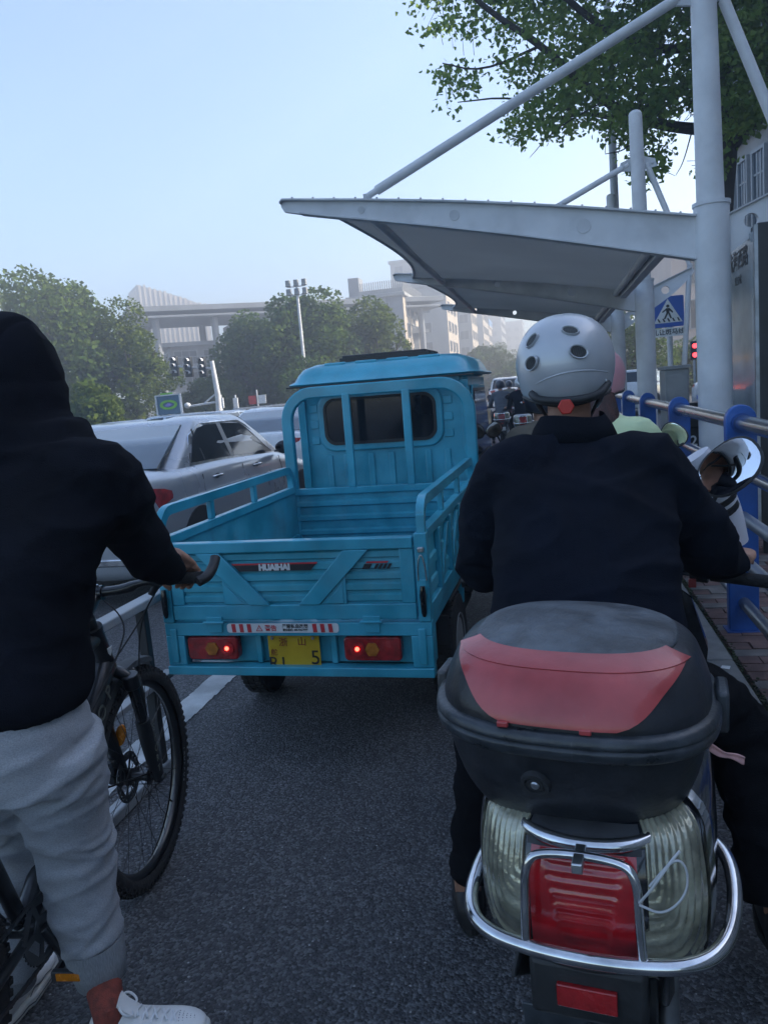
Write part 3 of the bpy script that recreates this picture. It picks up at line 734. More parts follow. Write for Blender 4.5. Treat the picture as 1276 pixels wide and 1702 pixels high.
# ---------------------------------------------------------------- furniture seen through the shelter
cbx = thing('utility_cabinet', 'tall grey utility cabinet standing behind the guard rail by the second column', 'cabinet', (1.34, 9.0, .118))
MB().box(1.22, 1.46, 8.85, 9.3, .118, 1.50).build('body', M['cabinet_grey'], cbx, world=True, bevel=.008)
MB().box(1.20, 1.48, 8.83, 9.32, 1.50, 1.54).build('lid', M['cabinet_grey'], cbx, world=True, bevel=.006)
MB().box(1.24, 1.44, 8.835, 8.85, .2, 1.44).build('door', M['cabinet_grey'], cbx, world=True, bevel=.004)
MB().box(1.41, 1.425, 8.822, 8.835, .78, .90).build('handle', M['black_metal'], cbx, world=True)
bx = thing('numbered_box', 'dark box with white figures 2 and 5 behind the rail, right of the cabinet', 'box', (1.24, 7.3, .118))
MB().box(1.15, 1.30, 7.22, 7.40, .118, .98).build('body', M['black_metal'], bx, world=True, bevel=.006)
b_ = MB(); b_.prism([(1.11, .98), (1.34, .98), (1.30, 1.20), (1.13, 1.20)], 7.18, 7.44); b_.build('hood', M['black_metal'], bx, world=True, bevel=.01)
for s, z in (('2', .86), ('5', .75)): text('figure', s, .125, M['sign_white'], bx, Matrix.Translation((1.215, 7.215, z)) @ XZ, world=True, bold=.002)

cs = thing('crossing_sign', 'blue square zebra crossing sign with a walking figure, hung between the columns', 'sign', (2.5, 17.3, .118))
T0 = Matrix.Translation((2.46, 17.2, 2.68)) @ Matrix.Rotation(R_(-6), 4, 'Z')
def onsign(pts, d, m, name, par): return MB().prism(pts, -d-.003, -d, 'y', T=T0).build(name, m, par, world=True)
o = MB().prism(rrect(-.31, .31, -.31, .31, .03), 0, .02, 'y', T=T0).build('sign_plate', M['sign_blue'], cs, world=True)
onsign([(-.28, -.22), (.28, -.22), (0, .26)], .001, M['sign_white'], 'triangle', cs)
fig = MB(); T1 = T0
fig.prism(circ(0, .115, .032, 12), -.008, -.005, 'y', T=T0)
for q in ([(-.035,.075),(.035,.075),(.03,-.03),(-.03,-.03)], [(.03,.075),(.10,.0),(.09,-.03),(.075,-.02),(.02,.04)], [(-.03,.07),(-.10,.02),(-.115,.0),(-.10,-.01),(-.02,.04)],
          [(-.03,-.02),(.01,-.02),(-.05,-.14),(-.085,-.14)], [(0,-.02),(.035,-.02),(.075,-.13),(.045,-.14)]): fig.prism(q, -.008, -.005, 'y', T=T0)
for k in range(5): x = -.21+k*.095; fig.prism([(x, -.13), (x+.03, -.13), (x+.065, -.20), (x+.03, -.20)], -.0075, -.005, 'y', T=T0)
fig.build('walking_figure', M['black_print'], cs, world=True)
MB().prism([(-.31, -.50), (.31, -.50), (.31, -.33), (-.31, -.33)], 0, .015, 'y', T=T0).build('text_plate', M['sign_white'], cs, world=True)
text('lettering', '礼让斑马线', .125, M['black_print'], cs, T0 @ Matrix.Translation((0, -.003, -.415)) @ XZ, world=True, bold=.002)
MB().tube([(2.49, 17.26, .118), (2.49, 17.26, 2.95)], .055, 14).build('pole', M['white_steel'], cs, world=True)

lp_ = thing('street_lamp', 'tall thin grey lamp pole standing behind the shelter roof', 'street lamp', (1.62, 18.6, .118))
MB().tube([(1.62, 18.6, .118), (1.62, 18.6, 4.5), (1.62, 18.6, 11.5)], [.11, .09, .06], 14).build('pole', M['galvanised'], lp_, world=True, smooth=50)
MB().tube([(1.62, 18.6, 11.4), (1.2, 18.6, 11.9), (.2, 18.6, 12.1)], [.05, .04, .035], 10).build('arm', M['galvanised'], lp_, world=True)
MB().box(-.5, .25, 18.48, 18.72, 12.0, 12.14).build('lamp_head', M['galvanised'], lp_, world=True, bevel=.03)

# red man light on the far side of the side street
pr_ = thing('pedestrian_signal', 'small pedestrian signal glowing red beside the first shelter column', 'traffic light', (5.15, 30, 0))
mat('red_glow', (.5, .02, .02), .4, emit=(1, .04, .05), es=2.6, var=0)
MB().tube([(5.15, 30, 0), (5.15, 30, 1.8)], .05, 10).build('pole', M['galvanised'], pr_, world=True)
MB().box(5.02, 5.30, 29.94, 30.1, 1.78, 2.44).build('housing', M['black_metal'], pr_, world=True, bevel=.02)
for z in (2.27, 1.95):
    MB().tube([(5.16, 29.93, z), (5.16, 29.94, z)], .085, 16).build('lamp', M['red_glow'], pr_, world=True)

# six headed lamp post
l6 = thing('floodlight_mast', 'slim pale lamp post carrying six floodlights above the dark trees', 'street lamp', (-14.25, 45, 0))
MB().tube([(0, 0, 0), (0, 0, 8.0)], [.13, .075], 12).build('pole', M['white_steel'], l6, smooth=50)
for z in (7.75, 8.25):
    MB().tube([(-.55, 0, z), (.55, 0, z)], .035, 8).build('crossbar', M['white_steel'], l6)
MB().tube([(0, 0, 7.7), (0, 0, 8.4)], .06, 8).build('spindle', M['white_steel'], l6)
for z in (7.75, 8.25):
    for x in (-.5, 0, .5):
        h = MB(); h.box(-.13, .13, -.16, .1, .05, .38); h.prism([(-.16, .02), (.16, .02), (.13, .08), (-.13, .08)], -.2, .1)
        o = h.build('lamp_head', M['cabinet_grey'], l6, bevel=.02); o.location = (x, 0, z)

# traffic signals, left
tl = thing('traffic_signal', 'white mast with three black traffic signal heads before the dark trees at left', 'traffic light', (0, 0, 0))
ty = 34.0
def tp(px, py): return P(px, py, ty)
MB().tube([tp(366, 700), tp(362, 655), tp(352, 600)], [.15, .13, .10], 12).build('mast', M['white_steel'], tl, world=True, smooth=50)
MB().tube([tp(354, 612), tp(318, 611), tp(284, 608)], .05, 8).build('arm', M['white_steel_dull'], tl, world=True)
MB().tube([tp(362, 668), tp(312, 676)], .05, 8).build('lower_arm', M['white_steel'], tl, world=True)
MB().tube([tp(358, 655), tp(338, 672)], .04, 8).build('brace', M['white_steel'], tl, world=True)
b_ = MB(); c0 = tp(312, 674); b_.ell(tuple(c0), (.16, .16, .14), 12, 8); b_.build('camera_pod', M['white_steel'], tl, world=True)
mat('lens_dark', (.05, .05, .045), .2, var=0)
for px, py in ((291, 609), (314, 610), (337, 610)):
    c = tp(px, py); d = Vector((c.x*0, -1, 0))
    h = MB().box(c.x-.17, c.x+.17, ty-.12, ty+.12, c.z-.46, c.z+.46).build('signal_head', M['black_metal'], tl, world=True, bevel=.03)
    for k in (-1, 0, 1):
        z = c.z+k*.29
        MB().tube([(c.x, ty-.125, z), (c.x, ty-.135, z)], .11, 14).build('lens', M['lens_dark'], h, world=True)
        v = MB(); v.loft([[Vector((c.x+.13*cos(R_(a)), yy, z+.13*sin(R_(a)))) for a in range(-10, 191, 20)] + [Vector((c.x+.115*cos(R_(a)), yy, z+.115*sin(R_(a)))) for a in range(190, -11, -20)] for yy in (ty-.12, ty-.34)])
        v.build('visor', M['white_steel_dull'], h, world=True)

# oval logo board on a pole, and small signs
ov = thing('oval_board', 'small blue grey board with a green oval ring logo above the sedan roof', 'sign', (0, 0, 0))
yb = 27.0; mat('board_blue', (.10, .16, .22), .6); mat('ring_green', (.22, .50, .05), .5); mat('board_red', (.5, .05, .05), .5); mat('logo_violet', (.25, .2, .5), .5)
c = P(281, 671, yb)
MB().box(c.x-.46, c.x+.46, yb-.03, yb+.05, c.z-.40, c.z+.30).build('board', M['board_blue'], ov, world=True, bevel=.01)
for a, b in ((-.52, -.46), (.46, .52)): MB().box(c.x+a, c.x+b, yb-.06, yb+.06, c.z-.6, c.z+.34).build('frame_post', M['white_steel'], ov, world=True)
MB().box(c.x-.46, c.x+.46, yb-.06, yb+.06, c.z+.30, c.z+.34).build('frame_bar', M['white_steel'], ov, world=True)
ring = [(.36*cos(R_(a)), .18*sin(R_(a))) for a in range(0, 360, 12)]; inn = [(.24*cos(R_(a)), .10*sin(R_(a))) for a in range(0, 360, 12)]
plate2d('ring', ring, [inn], .01, M['ring_green'], ov, Matrix.Translation((c.x, yb-.04, c.z-.04)) @ XZ)
MB().prism([(c.x-.17, c.z-.08), (c.x+.02, c.z-.12), (c.x+.18, c.z-.02), (c.x-.02, c.z+.03)], yb-.05, yb-.035).build('swoosh', M['logo_violet'], ov, world=True)
MB().box(c.x-.3, c.x+.2, yb-.02, yb+.02, c.z+.35, c.z+.41).build('top_tab', M['ring_green'], ov, world=True)
for px in (258, 306): q = P(px, 690, yb); MB().tube([(q.x, yb, 0), (q.x, yb, c.z-.5)], .06, 8).build('leg', M['white_steel'], ov, world=True)
rs = thing('small_red_sign', 'pair of small red and white signs on a thin post among the bushes', 'sign', (0, 0, 0))
yr = 38.0; c = P(428, 664, yr)
MB().tube([(c.x, yr, 0), (c.x, yr, c.z+.5)], .04, 8).build('post', M['white_steel'], rs, world=True)
for k in (-1, 1): MB().box(c.x+k*.27-.2, c.x+k*.27+.2, yr-.03, yr, c.z-.22, c.z+.22).build('sign_plate', M['sign_white' if k > 0 else 'board_red'], rs, world=True)
for k, px in enumerate((368, 392)):
    c = P(px, 668, 36+k); w = thing('white_marker_post', ('thin white marker post right of the signal mast', 'second short white marker post, farther right of the signal mast')[k], 'post', (c.x, c.y, 0), group='white marker posts')
    MB().tube([(0, 0, 0), (0, 0, c.z+.35)], .05, 8).build('post', M['white_steel'], w); MB().box(-.12, .12, -.05, .03, c.z-.3, c.z+.2).build('marker', M['sign_white'], w)
# white road railing beyond the cars
wr = thing('road_railing', 'white steel road railing beyond the cars, left of the tricycle hoop', 'railing', (-9.3, 22, 0))
for k in range(13):
    MB().box(-.03, .03, k*1.6-.03, k*1.6+.03, 0, 1.5).build('post', M['white_steel'], wr)
for z in (.3, .9, 1.42): MB().box(-.025, .025, 0, 19.2, z, z+.07).build('rail', M['white_steel'], wr)
# overhead blue direction sign far down the road
bs = thing('blue_road_sign', 'blue road sign on a post far down the hazy street', 'sign', (0, 0, 0))
ys_ = 88.0; c = P(813, 621, ys_)
mat('sign_far_blue', (.03, .06, .30), .5)
MB().box(c.x-1.1, c.x+1.1, ys_-.05, ys_+.05, c.z-.6, c.z+.6).build('sign_plate', M['sign_far_blue'], bs, world=True)
for k in range(4): MB().box(c.x-.9+k*.5, c.x-.55+k*.5, ys_-.07, ys_-.05, c.z+.1, c.z+.4).build('lettering', M['sign_white'], bs, world=True); MB().box(c.x-.9+k*.5, c.x-.6+k*.5, ys_-.07, ys_-.05, c.z-.4, c.z-.1).build('lettering', M['sign_white'], bs, world=True)
MB().tube([(c.x-1.3, ys_, 0), (c.x-1.3, ys_, c.z+.5)], .09, 8).build('pole', M['galvanised'], bs, world=True)

# lane barrier beside the bicycle
lbr = thing('lane_barrier', 'low black fence with a pale top rail standing on the lane line behind the bicycle', 'barrier', (-1.68, 2.0, 0))
mat('barrier_white', (.30, .32, .33), .5, var=.2, vs=6)
for y in (.3, 1.25, 2.16, 2.78):
    MB().box(-1.705, -1.665, y-.02, y+.02, .045, .72).build('post', M['black_metal'], lbr, world=True, bevel=.004)
MB().box(-1.72, -1.65, .1, 2.98, .72, .755).build('top_rail', M['barrier_white'], lbr, world=True, bevel=.006)
MB().box(-1.71, -1.66, .1, 2.95, .37, .395).build('middle_rail', M['barrier_white'], lbr, world=True, bevel=.004)
MB().box(-1.715, -1.655, .1, 2.95, .0, .045).build('base_rail', M['barrier_white'], lbr, world=True, bevel=.008)
lt = MB().add([(.70,3.62,.1262),(.735,3.60,.1262),(.745,3.625,.133),(.712,3.645,.129)], [(0,1,2,3)]).build('paper_scrap', M['paper'])
tag(lt, 'small white scrap of paper lying on the granite kerb', 'litter')
# ---------------------------------------------------------------- blue cargo tricycle
mat('teal', (.017, .295, .41), .34, dirt=.20, var=.17, vs=4.5, bump=.05, bs=30, coat=.35, dust=.10)
mat('teal_inner', (.020, .285, .38), .45, dirt=.34, var=.18, vs=6, bump=.06, bs=30, dust=.12)
mat('rubber', (.016, .016, .017), .85, var=.3, vs=20, bump=.5, bs=90)
mat('chassis_black', (.014, .015, .017), .6, var=.3)
mat('dark_glass', (.012, .015, .02), .06, var=.2, vs=2)
mat('lens_red', (.30, .012, .014), .22, var=.35, vs=30, coat=.6, bump=.25, bs=120)
mat('lens_amber', (.38, .13, .015), .22, var=.3, vs=40, coat=.5)
mat('brake_glow', (.9, .02, .02), .3, emit=(1, .05, .03), es=5., var=0)
mat('plate_yellow', (.50, .33, .015), .4, var=.12, vs=8)
mat('sticker_white', (.60, .62, .62), .45, var=.08)
mat('sticker_red', (.48, .03, .04), .45, var=.08)
mat('decal_black', (.015, .018, .025), .4, var=0)
mat('zinc', (.50, .52, .53), .32, metal=1, var=.15, vs=20)
TR_ = thing('cargo_tricycle', 'turquoise cargo tricycle with an empty open bed and closed cab', 'tricycle', (-1.066, 2.84, 0), (0, R_(.6), R_(-1.3)))
T = TR_; Wd = 1.141; H = Wd/2; L = 1.66; ZB, ZM, ZT = .415, .632, .965; ZR = 1.118
def bp(name, m, *boxes, par=None, bev=.004, **kw):
    b = MB()
    for q in boxes: b.box(*q)
    return b.build(name, M[m], par or T, bevel=bev, **kw)
# rear bumper frame
bp('bumper', 'teal', (-H, H, 0, .05, ZM-.062, ZM-.006), (-H, H, -.012, .05, ZB-.012, ZB+.026), (-H, -H+.085, 0, .05, ZB+.026, ZM-.062), (H-.085, H, 0, .05, ZB+.026, ZM-.062))
bp('bumper_panel', 'teal_inner', (-H+.085, H-.085, .058, .066, ZB+.026, ZM-.062), (-.18, -.155, .03, .058, ZB+.03, ZM-.065), (.145, .17, .03, .058, ZB+.03, ZM-.065))
bp('bumper_rib', 'teal', (-H+.025, -H+.055, -.008, 0, ZB+.04, ZM-.03)); bp('bumper_rib', 'teal', (H-.055, H-.025, -.008, 0, ZB+.04, ZM-.03))
bp('bumper_ledge', 'teal', (-H+.085, H-.085, .05, .14, ZB-.008, ZB+.003))
for x0, x1, gx in ((-.482, -.255, -.30), (.205, .44, .262)):
    o = MB().prism(rrect(x0, x1, .462, .562, .018), .012, .058).build('tail_light', M['lens_red'], T, bevel=.006)
    MB().tube([(gx, .004, .515), (gx, .012, .515)], .030, 20).build('lamp_ring', M['lens_red'], o)
    MB().tube([(gx, .001, .515), (gx, .0045, .515)], .0085, 16).build('brake_lamp', M['brake_glow'], o)
    ax = (x0+x1)/2
    MB().tube([(ax, .004, .512), (ax, .0125, .512)], .030, 6).build('amber_lens', M['lens_amber'], o)
# licence plate
pt = bp('licence_plate', 'plate_yellow', (-.122, .100, .022, .026, ZB+.0, .566), bev=.001)
mat('plate_red', (.22, .04, .02), .5, var=0)
text('plate_text', '浙', .040, M['plate_red'], pt, Matrix.Translation((-.055, .0205, .535)) @ XZ)
text('plate_text', '山', .040, M['plate_red'], pt, Matrix.Translation((.025, .0205, .538)) @ XZ)
text('plate_text', '舵', .030, M['plate_red'], pt, Matrix.Translation((-.098, .0205, .492)) @ XZ)
text('plate_text', 'R1', .075, M['black_print'], pt, Matrix.Translation((-.085, .0205, .445)) @ XZ)
text('plate_text', '5', .085, M['black_print'], pt, Matrix.Translation((.078, .0205, .470)) @ XZ)
for x in (-.10, .075): MB().tube([(x, .014, .556), (x, .022, .556)], .007, 8).build('bolt', M['zinc'], pt)
# warning strip
st = MB().prism(rrect(-.285, .195, .585, .624, .012), -.0025, -.0005).build('warning_sticker', M['sticker_white'], T)
for x in (-.262, -.228, -.194, .088, .121, .154): MB().prism([(x, .587), (x+.017, .587), (x+.014, .622), (x-.003, .622)], -.0036, -.0025).build('stripe', M['sticker_red'], st)
tri = [(-.158, .592), (-.128, .592), (-.143, .618)]; plate2d('triangle', tri, [[(-.153, .5945), (-.133, .5945), (-.143, .6125)]], .001, M['sticker_red'], st, Matrix.Translation((0, -.003, 0)) @ XZ)
text('sticker_text', '!', .016, M['sticker_red'], st, Matrix.Translation((-.143, -.0032, .601)) @ XZ)
text('sticker_text', '警告', .026, M['sticker_red'], st, Matrix.Translation((-.093, -.0032, .603)) @ XZ, bold=.0006)
text('sticker_text', '严禁私自改装', .0185, M['black_print'], st, Matrix.Translation((.012, -.0032, .6115)) @ XZ, bold=.0004)
text('sticker_text', '服务热线: 400-825-9999', .0105, M['black_print'], st, Matrix.Translation((.012, -.0032, .5965)) @ XZ, bold=.0003)
# corner posts
for s in (-1, 1):
    x0, x1 = (-H, -H+.048) if s < 0 else (H-.048, H)
    bp('corner_post', 'teal', (x0, x1, -.004, .05, ZM-.004, ZT+.012))
    # over-centre latch: wire bail and black handle
    xm = (x0+x1)/2+.002
    MB().tube(smooth_path([(xm-.016, -.012, .795), (xm-.013, -.016, .865), (xm, -.018, .905), (xm+.013, -.016, .865), (xm+.016, -.012, .795)], 2), .0028, 8).build('latch_bail', M['zinc'], T)
    bp('latch_bracket', 'zinc', (xm-.012, xm+.012, -.018, -.004, .905, .925)); bp('latch_plate', 'teal', (xm-.016, xm+.016, -.012, -.004, .735, .80))
    MB().tube([(xm, -.020, .775), (xm, -.024, .74), (xm, -.022, .67), (xm, -.020, .655)], [.009, .013, .011, .006], 10).build('latch_handle', M['black_gloss'], T)
# tailgate
t0, t1 = -H+.054, H-.054
tg = bp('tailgate', 'teal', (t0, t1, -.012, .035, .921, ZT), (t0, t1, -.006, .03, .640, .703), (t0, t0+.055, -.004, .03, .703, .921), (t1-.055, t1, -.004, .03, .703, .921))
# pressed corrugations
prof = [(.010, .703)]; z = .703
for k in range(5): prof += [(.010, z+.006), (.002, z+.012), (.002, z+.034), (.010, z+.040)]; z += .0436
prof += [(.010, .921)]
cs_ = [Vector((0, a, b)) for a, b in prof]
v = MB(); ring = prof + [(.018, .921), (.018, .703)]
v.prism([(a, b) for a, b in ring], t0+.055, t1-.055, 'x'); v.build('corrugated_panel', M['teal_inner'], tg)
def slab(name, pts, y0, y1, par, m='teal', bev=.003): return MB().prism(pts, y0, y1).build(name, M[m], par, bevel=bev)
cxm = -.022
for s in (-1, 1):
    f = lambda q: [(cxm+s*x, z) for x, z in (q if s > 0 else q)]
    slab('diagonal_brace', f([(.262, .9205), (.365, .9205), (.150, .7035), (.062, .7035)]), -.014, .004, tg)
    slab('gusset', f([(.150, .7035), (.262, .7035), (.262, .822)]), -.006, .004, tg)
    slab('gusset_rib', f([(.175, .7075), (.250, .7075), (.250, .790)]), -.010, -.0055, tg)
# emblem strip and side flash
em = slab('decal', [(-.232, .872), (.128, .872), (.100, .842), (-.205, .842)], -.0022, .0012, tg, 'decal_black', 0)
slab('decal_red_line', [(-.236, .875), (.131, .875), (.128, .868), (-.230, .868)], -.0028, -.0022, em, 'sticker_red', 0)
text('brand_lettering', 'HUAIHAI', .033, M['sticker_white'], em, Matrix.Translation((-.052, -.003, .8565)) @ XZ, bold=.0024)
em2 = slab('decal', [(.332, .872), (.42, .872), (.412, .865), (.327, .865)], -.0022, .0012, tg, 'sticker_red', 0)
for k in range(5): slab('decal_bar', [(.322+k*.017+(.03 if k else 0)*1, .862), (.334+k*.017+(.03 if k else 0), .862), (.322+k*.017+(.03 if k else 0), .842), (.310+k*.017+(.03 if k else 0), .842)] if k else [(.322, .862), (.352, .862), (.340, .842), (.310, .842)], -.0022, .0012, em2, 'decal_black', 0)
for x in (-.335, .335):
    h = bp('hinge', 'teal', (x-.035, x+.035, -.014, -.006, ZM-.002, .655), (x-.030, x+.030, -.008, -.0006, ZM-.045, ZM-.006), bev=.002)
    MB().tube([(x-.048, -.014, ZM), (x+.042, -.014, ZM)], .0055, 8).build('hinge_pin', M['teal'], h)
# bed floor and side walls
fl = MB(); fl.box(-H+.02, H-.02, .03, L, .60, .625)
for k in range(11): fl.box(-H+.06+k*.1, -H+.10+k*.1, .04, L-.02, .625, .631)
fl.build('bed_floor', M['teal_inner'], T, bevel=.002)
for s in (-1, 1):
    xo = s*H; xi = s*(H-.022)
    w = MB(); ring = [(s*a+0, b) for a, b in ((H-.020, .635), (H-.020, .70), (H-.012, .71), (H-.012, .755), (H-.020, .765), (H-.020, .80), (H-.012, .81), (H-.012, .85), (H-.020, .86), (H-.020, .955), (H-.028, .955), (H-.028, .635))]
    w.prism(ring, .052, L-.02, 'y'); sp = w.build('side_panel', M['teal_inner'], T)
    a, b = sorted((s*(H-.038), s*H))
    bp('side_rail', 'teal', (a, b, .052, L-.04, .945, .985)); bp('side_sill', 'teal', (a, b, .052, L-.04, .632, .690))
    for k in range(5):
        y = .30+k*.31; bp('side_rib', 'teal', (min(s*(H-.020), s*(H+.004)), max(s*(H-.020), s*(H+.004)), y-.02, y+.02, .690, .945))
    for k in range(4):
        y = .32+k*.31
        MB().prism([(y+.02, .705), (y+.07, .705), (y+.265, .92), (y+.215, .92)], min(s*(H-.018), s*(H-.002)), max(s*(H-.018), s*(H-.002)), 'x').build('side_brace', M['teal'], T, bevel=.002)
    # raised hoop rail above the wall
    xr = s*(H-.020)
    pth = [(xr, .022, .93), (xr, .022, 1.03)] + [(xr, .022+.085-.085*cos(R_(a)), ZR-.11+.085*sin(R_(a))) for a in range(15, 91, 15)] + [(xr, L-.16, ZR-.025)] + [(xr, L-.14+.085*sin(R_(a)), ZR-.11+.085*cos(R_(a))) for a in range(15, 91, 15)] + [(xr, L-.055, .95)]
    MB().tube(pth, .02, sq=(.021, .016), n=4).build('hoop_rail', M['teal'], T, bevel=.006, smooth=50)
    for y in (.50, 1.02): bp('upright', 'teal', (xr-.012, xr+.012, y-.02, y+.02, .985, ZR-.04))
    bp('chassis_skirt', 'teal', (min(s*(H-.035), s*(H-.005)), max(s*(H-.035), s*(H-.005)), .05, 1.7, .585, .632))
    for y in (.10, .95): bp('bracket', 'teal', (min(s*(H-.05), s*(H-.01)), max(s*(H-.05), s*(H-.01)), y, y+.04, .43, .60))
# headboard wall with corrugations, hoop and two bars
prof = [(L-.010, .632)]; z = .64
for k in range(3): prof += [(L-.010, z+.03), (L-.026, z+.04), (L-.026, z+.062), (L-.010, z+.072)]; z += .088
prof += [(L-.010, .93), (L+.008, .93), (L+.008, .632)]
MB().prism(prof, -H+.03, H-.03, 'x').build('headboard', M['teal_inner'], T)
bp('headboard_cap', 'teal', (-H+.02, H-.02, L-.03, L+.016, .925, .965))
ZH = 1.545; xs = H-.012; r = .17; path = [(-xs, L+.0, .64), (-xs, L, ZH-r)] + [(-xs+r-r*cos(R_(a)), L, ZH-r+r*sin(R_(a))) for a in range(10, 91, 10)] + [(xs-r+r*sin(R_(a)), L, ZH-r+r*cos(R_(a))) for a in range(0, 91, 10)] + [(xs, L, .64)]
MB().tube(path, .03, sq=(.022, .034), n=4).build('headboard_hoop', M['teal'], T, bevel=.008, smooth=50)
for x in (-.172, .192): bp('hoop_bar', 'teal', (x-.024, x+.024, L-.032, L-.006, .962, ZH-.02), bev=.006)
# cab
CW = .535; C0 = L+.17; CL = 1.28; ZC = 1.60
cab = MB()
prof = [(C0, .50), (C0, ZC), (C0+CL-.36, ZC), (C0+CL-.02, 1.02), (C0+CL+.06, .60), (C0+CL, .42), (C0+.5, .36)]
cab.prism(prof, -CW, CW, 'x'); cb_ = cab.build('cab_body', M['teal'], T, bevel=.03, seg=3)
bp('rear_pillar', 'teal', (-CW-.004, -CW+.045, C0-.022, C0-.002, .65, ZC-.04)); bp('rear_pillar', 'teal', (CW-.045, CW+.004, C0-.022, C0-.002, .65, ZC-.04))
bp('rear_header', 'teal', (-CW+.045, CW-.045, C0-.016, C0-.002, 1.535, 1.585))
wx = -.018; wz = 1.355; ww, wh = .395, .185
MB().prism([(wx+a, wz+b) for a, b in rrect(-ww, ww, -wh, wh, .10, 8)], C0-.020, C0+.01).build('window_surround', M['teal'], T, bevel=.010, seg=3)
rw = MB().prism([(wx+a, wz+b) for a, b in rrect(-ww+.045, ww-.045, -wh+.045, wh-.045, .07, 8)], C0-.023, C0-.018).build('rear_window', M['dark_glass'], T)
mat('seal', (.008, .009, .010), .5)
ou = [(wx+a, wz+b) for a, b in rrect(-ww+.040, ww-.040, -wh+.040, wh-.040, .075, 8)]; inn = [(wx+a, wz+b) for a, b in rrect(-ww+.058, ww-.058, -wh+.058, wh-.058, .06, 8)]
plate2d('window_seal', ou, [inn], .01, M['seal'], rw, Matrix.Translation((0, C0-.024, 0)) @ XZ)
bp('window_divider', 'seal', (wx-.185, wx-.170, C0-.028, C0-.023, wz-wh+.05, wz+wh-.05), par=rw, bev=0); bp('window_divider', 'seal', (wx+.19, wx+.205, C0-.028, C0-.023, wz-wh+.05, wz+wh-.05), par=rw, bev=0)
for x in (-.36, -.25, -.09, .04, .15, .27, .39): bp('pressed_rib', 'teal', (x-.019, x+.019, C0-.012, C0-.001, .70, 1.15), bev=.006)
for z in (1.22, 1.32, 1.42):
    for s in (-1, 1): x = wx+s*.425; bp('pressed_rib', 'teal', (x-.028, x+.028, C0-.009, C0-.001, z, z+.05), bev=.006)
for s in (-1, 1):
    x = s*(CW+.002)
    pr2 = [(C0+.10, .62), (C0+.10, 1.52), (C0+.80, 1.52), (C0+1.08, 1.06), (C0+1.08, .62)]
    d = MB().prism(pr2, min(x, x+s*.012), max(x, x+s*.012), 'x').build('door', M['teal'], T, bevel=.01)
    pr3 = [(C0+.15, 1.08), (C0+.15, 1.48), (C0+.77, 1.48), (C0+1.0, 1.08)]
    MB().prism(pr3, min(x+s*.012, x+s*.018), max(x+s*.012, x+s*.018), 'x').build('door_window', M['dark_glass'], d, bevel=.002)
    MB().prism([(C0+.12, 1.04), (C0+.12, 1.50), (C0+.79, 1.50), (C0+1.03, 1.04)], min(x+s*.006, x+s*.014), max(x+s*.006, x+s*.014), 'x').build('window_trim', M['black_metal'], d, bevel=.004)
    MB().box(min(x+s*.012, x+s*.03), max(x+s*.012, x+s*.03), C0+.18, C0+.30, .98, 1.0).build('handle', M['black_metal'], d, bevel=.004)
    q = MB().tube(smooth_path([(s*CW, C0+.95, 1.16), (s*(CW+.13), C0+.95, 1.18), (s*(CW+.15), C0+.90, 1.08)], 2), .009, 8).build('mirror_arm', M['black_metal'], T)
    mm = MB(); mm.ell((0, 0, 0), (.088, .022, .065), 20, 10); o = mm.build('mirror_housing', M['black_metal'], T); o.location = (s*(CW+.155), C0+.90, 1.04)
    gl = MB(); gl.ell((0, -.019, 0), (.075, .008, .054), 20, 8); gl.build('mirror_glass', M['dark_glass'], o)
bp('windscreen', 'dark_glass', (-CW+.06, CW-.06, C0+CL-.14, C0+CL-.13, 1.1, 1.1), bev=0)
bpy.data.objects.remove([c for c in COL.objects if c.name.startswith('windscreen')][0])
MB().loft([[Vector((x, C0+CL-.36+.02+t*.325, 1.575-t*.53)) for x in (-CW+.06, CW-.06)]+[Vector((x, C0+CL-.36+.005+t*.325, 1.565-t*.53)) for x in (CW-.06, -CW+.06)] for t in (0, 1)]).build('windscreen', M['dark_glass'], T)
# roof: lip and domed shell
RC = CW+.045
def rring(w, y0, y1, z, c=.10):
    return [Vector((x, y, z)) for x, y in rrect(-w, w, y0, y1, c, 5)]
rfm = MB(); rfm.loft([rring(RC+.004, C0-.075, C0+CL-.22, ZC-.012), rring(RC+.012, C0-.085, C0+CL-.21, ZC-.002), rring(RC+.004, C0-.075, C0+CL-.22, ZC+.006), rring(RC-.02, C0-.05, C0+CL-.26, ZC+.018), rring(RC-.035, C0-.02, C0+CL-.30, ZC+.055), rring(RC-.06, C0+.02, C0+CL-.36, ZC+.092), rring(RC-.12, C0+.09, C0+CL-.45, ZC+.118), rring(RC-.25, C0+.22, C0+CL-.55, ZC+.128)])
rfo = rfm.build('roof', M['teal'], T, smooth=50)
bp('roof_lip', 'black_metal', (-RC-.002, RC+.002, C0-.078, C0-.074, ZC-.022, ZC-.012), bev=.001)
for x in (-.30, -.10, .10, .30): bp('roof_rib', 'teal', (x-.07, x+.07, C0+.06, C0+.75, ZC+.10, ZC+.122), bev=.010)
bp('roof_hatch', 'black_metal', (-.27, .27, C0+.14, C0+.62, ZC+.140, ZC+.162), bev=.008)
bp('hatch_hinge', 'black_metal', (-.28, .30, C0+.115, C0+.16, ZC+.118, ZC+.146), bev=.002)
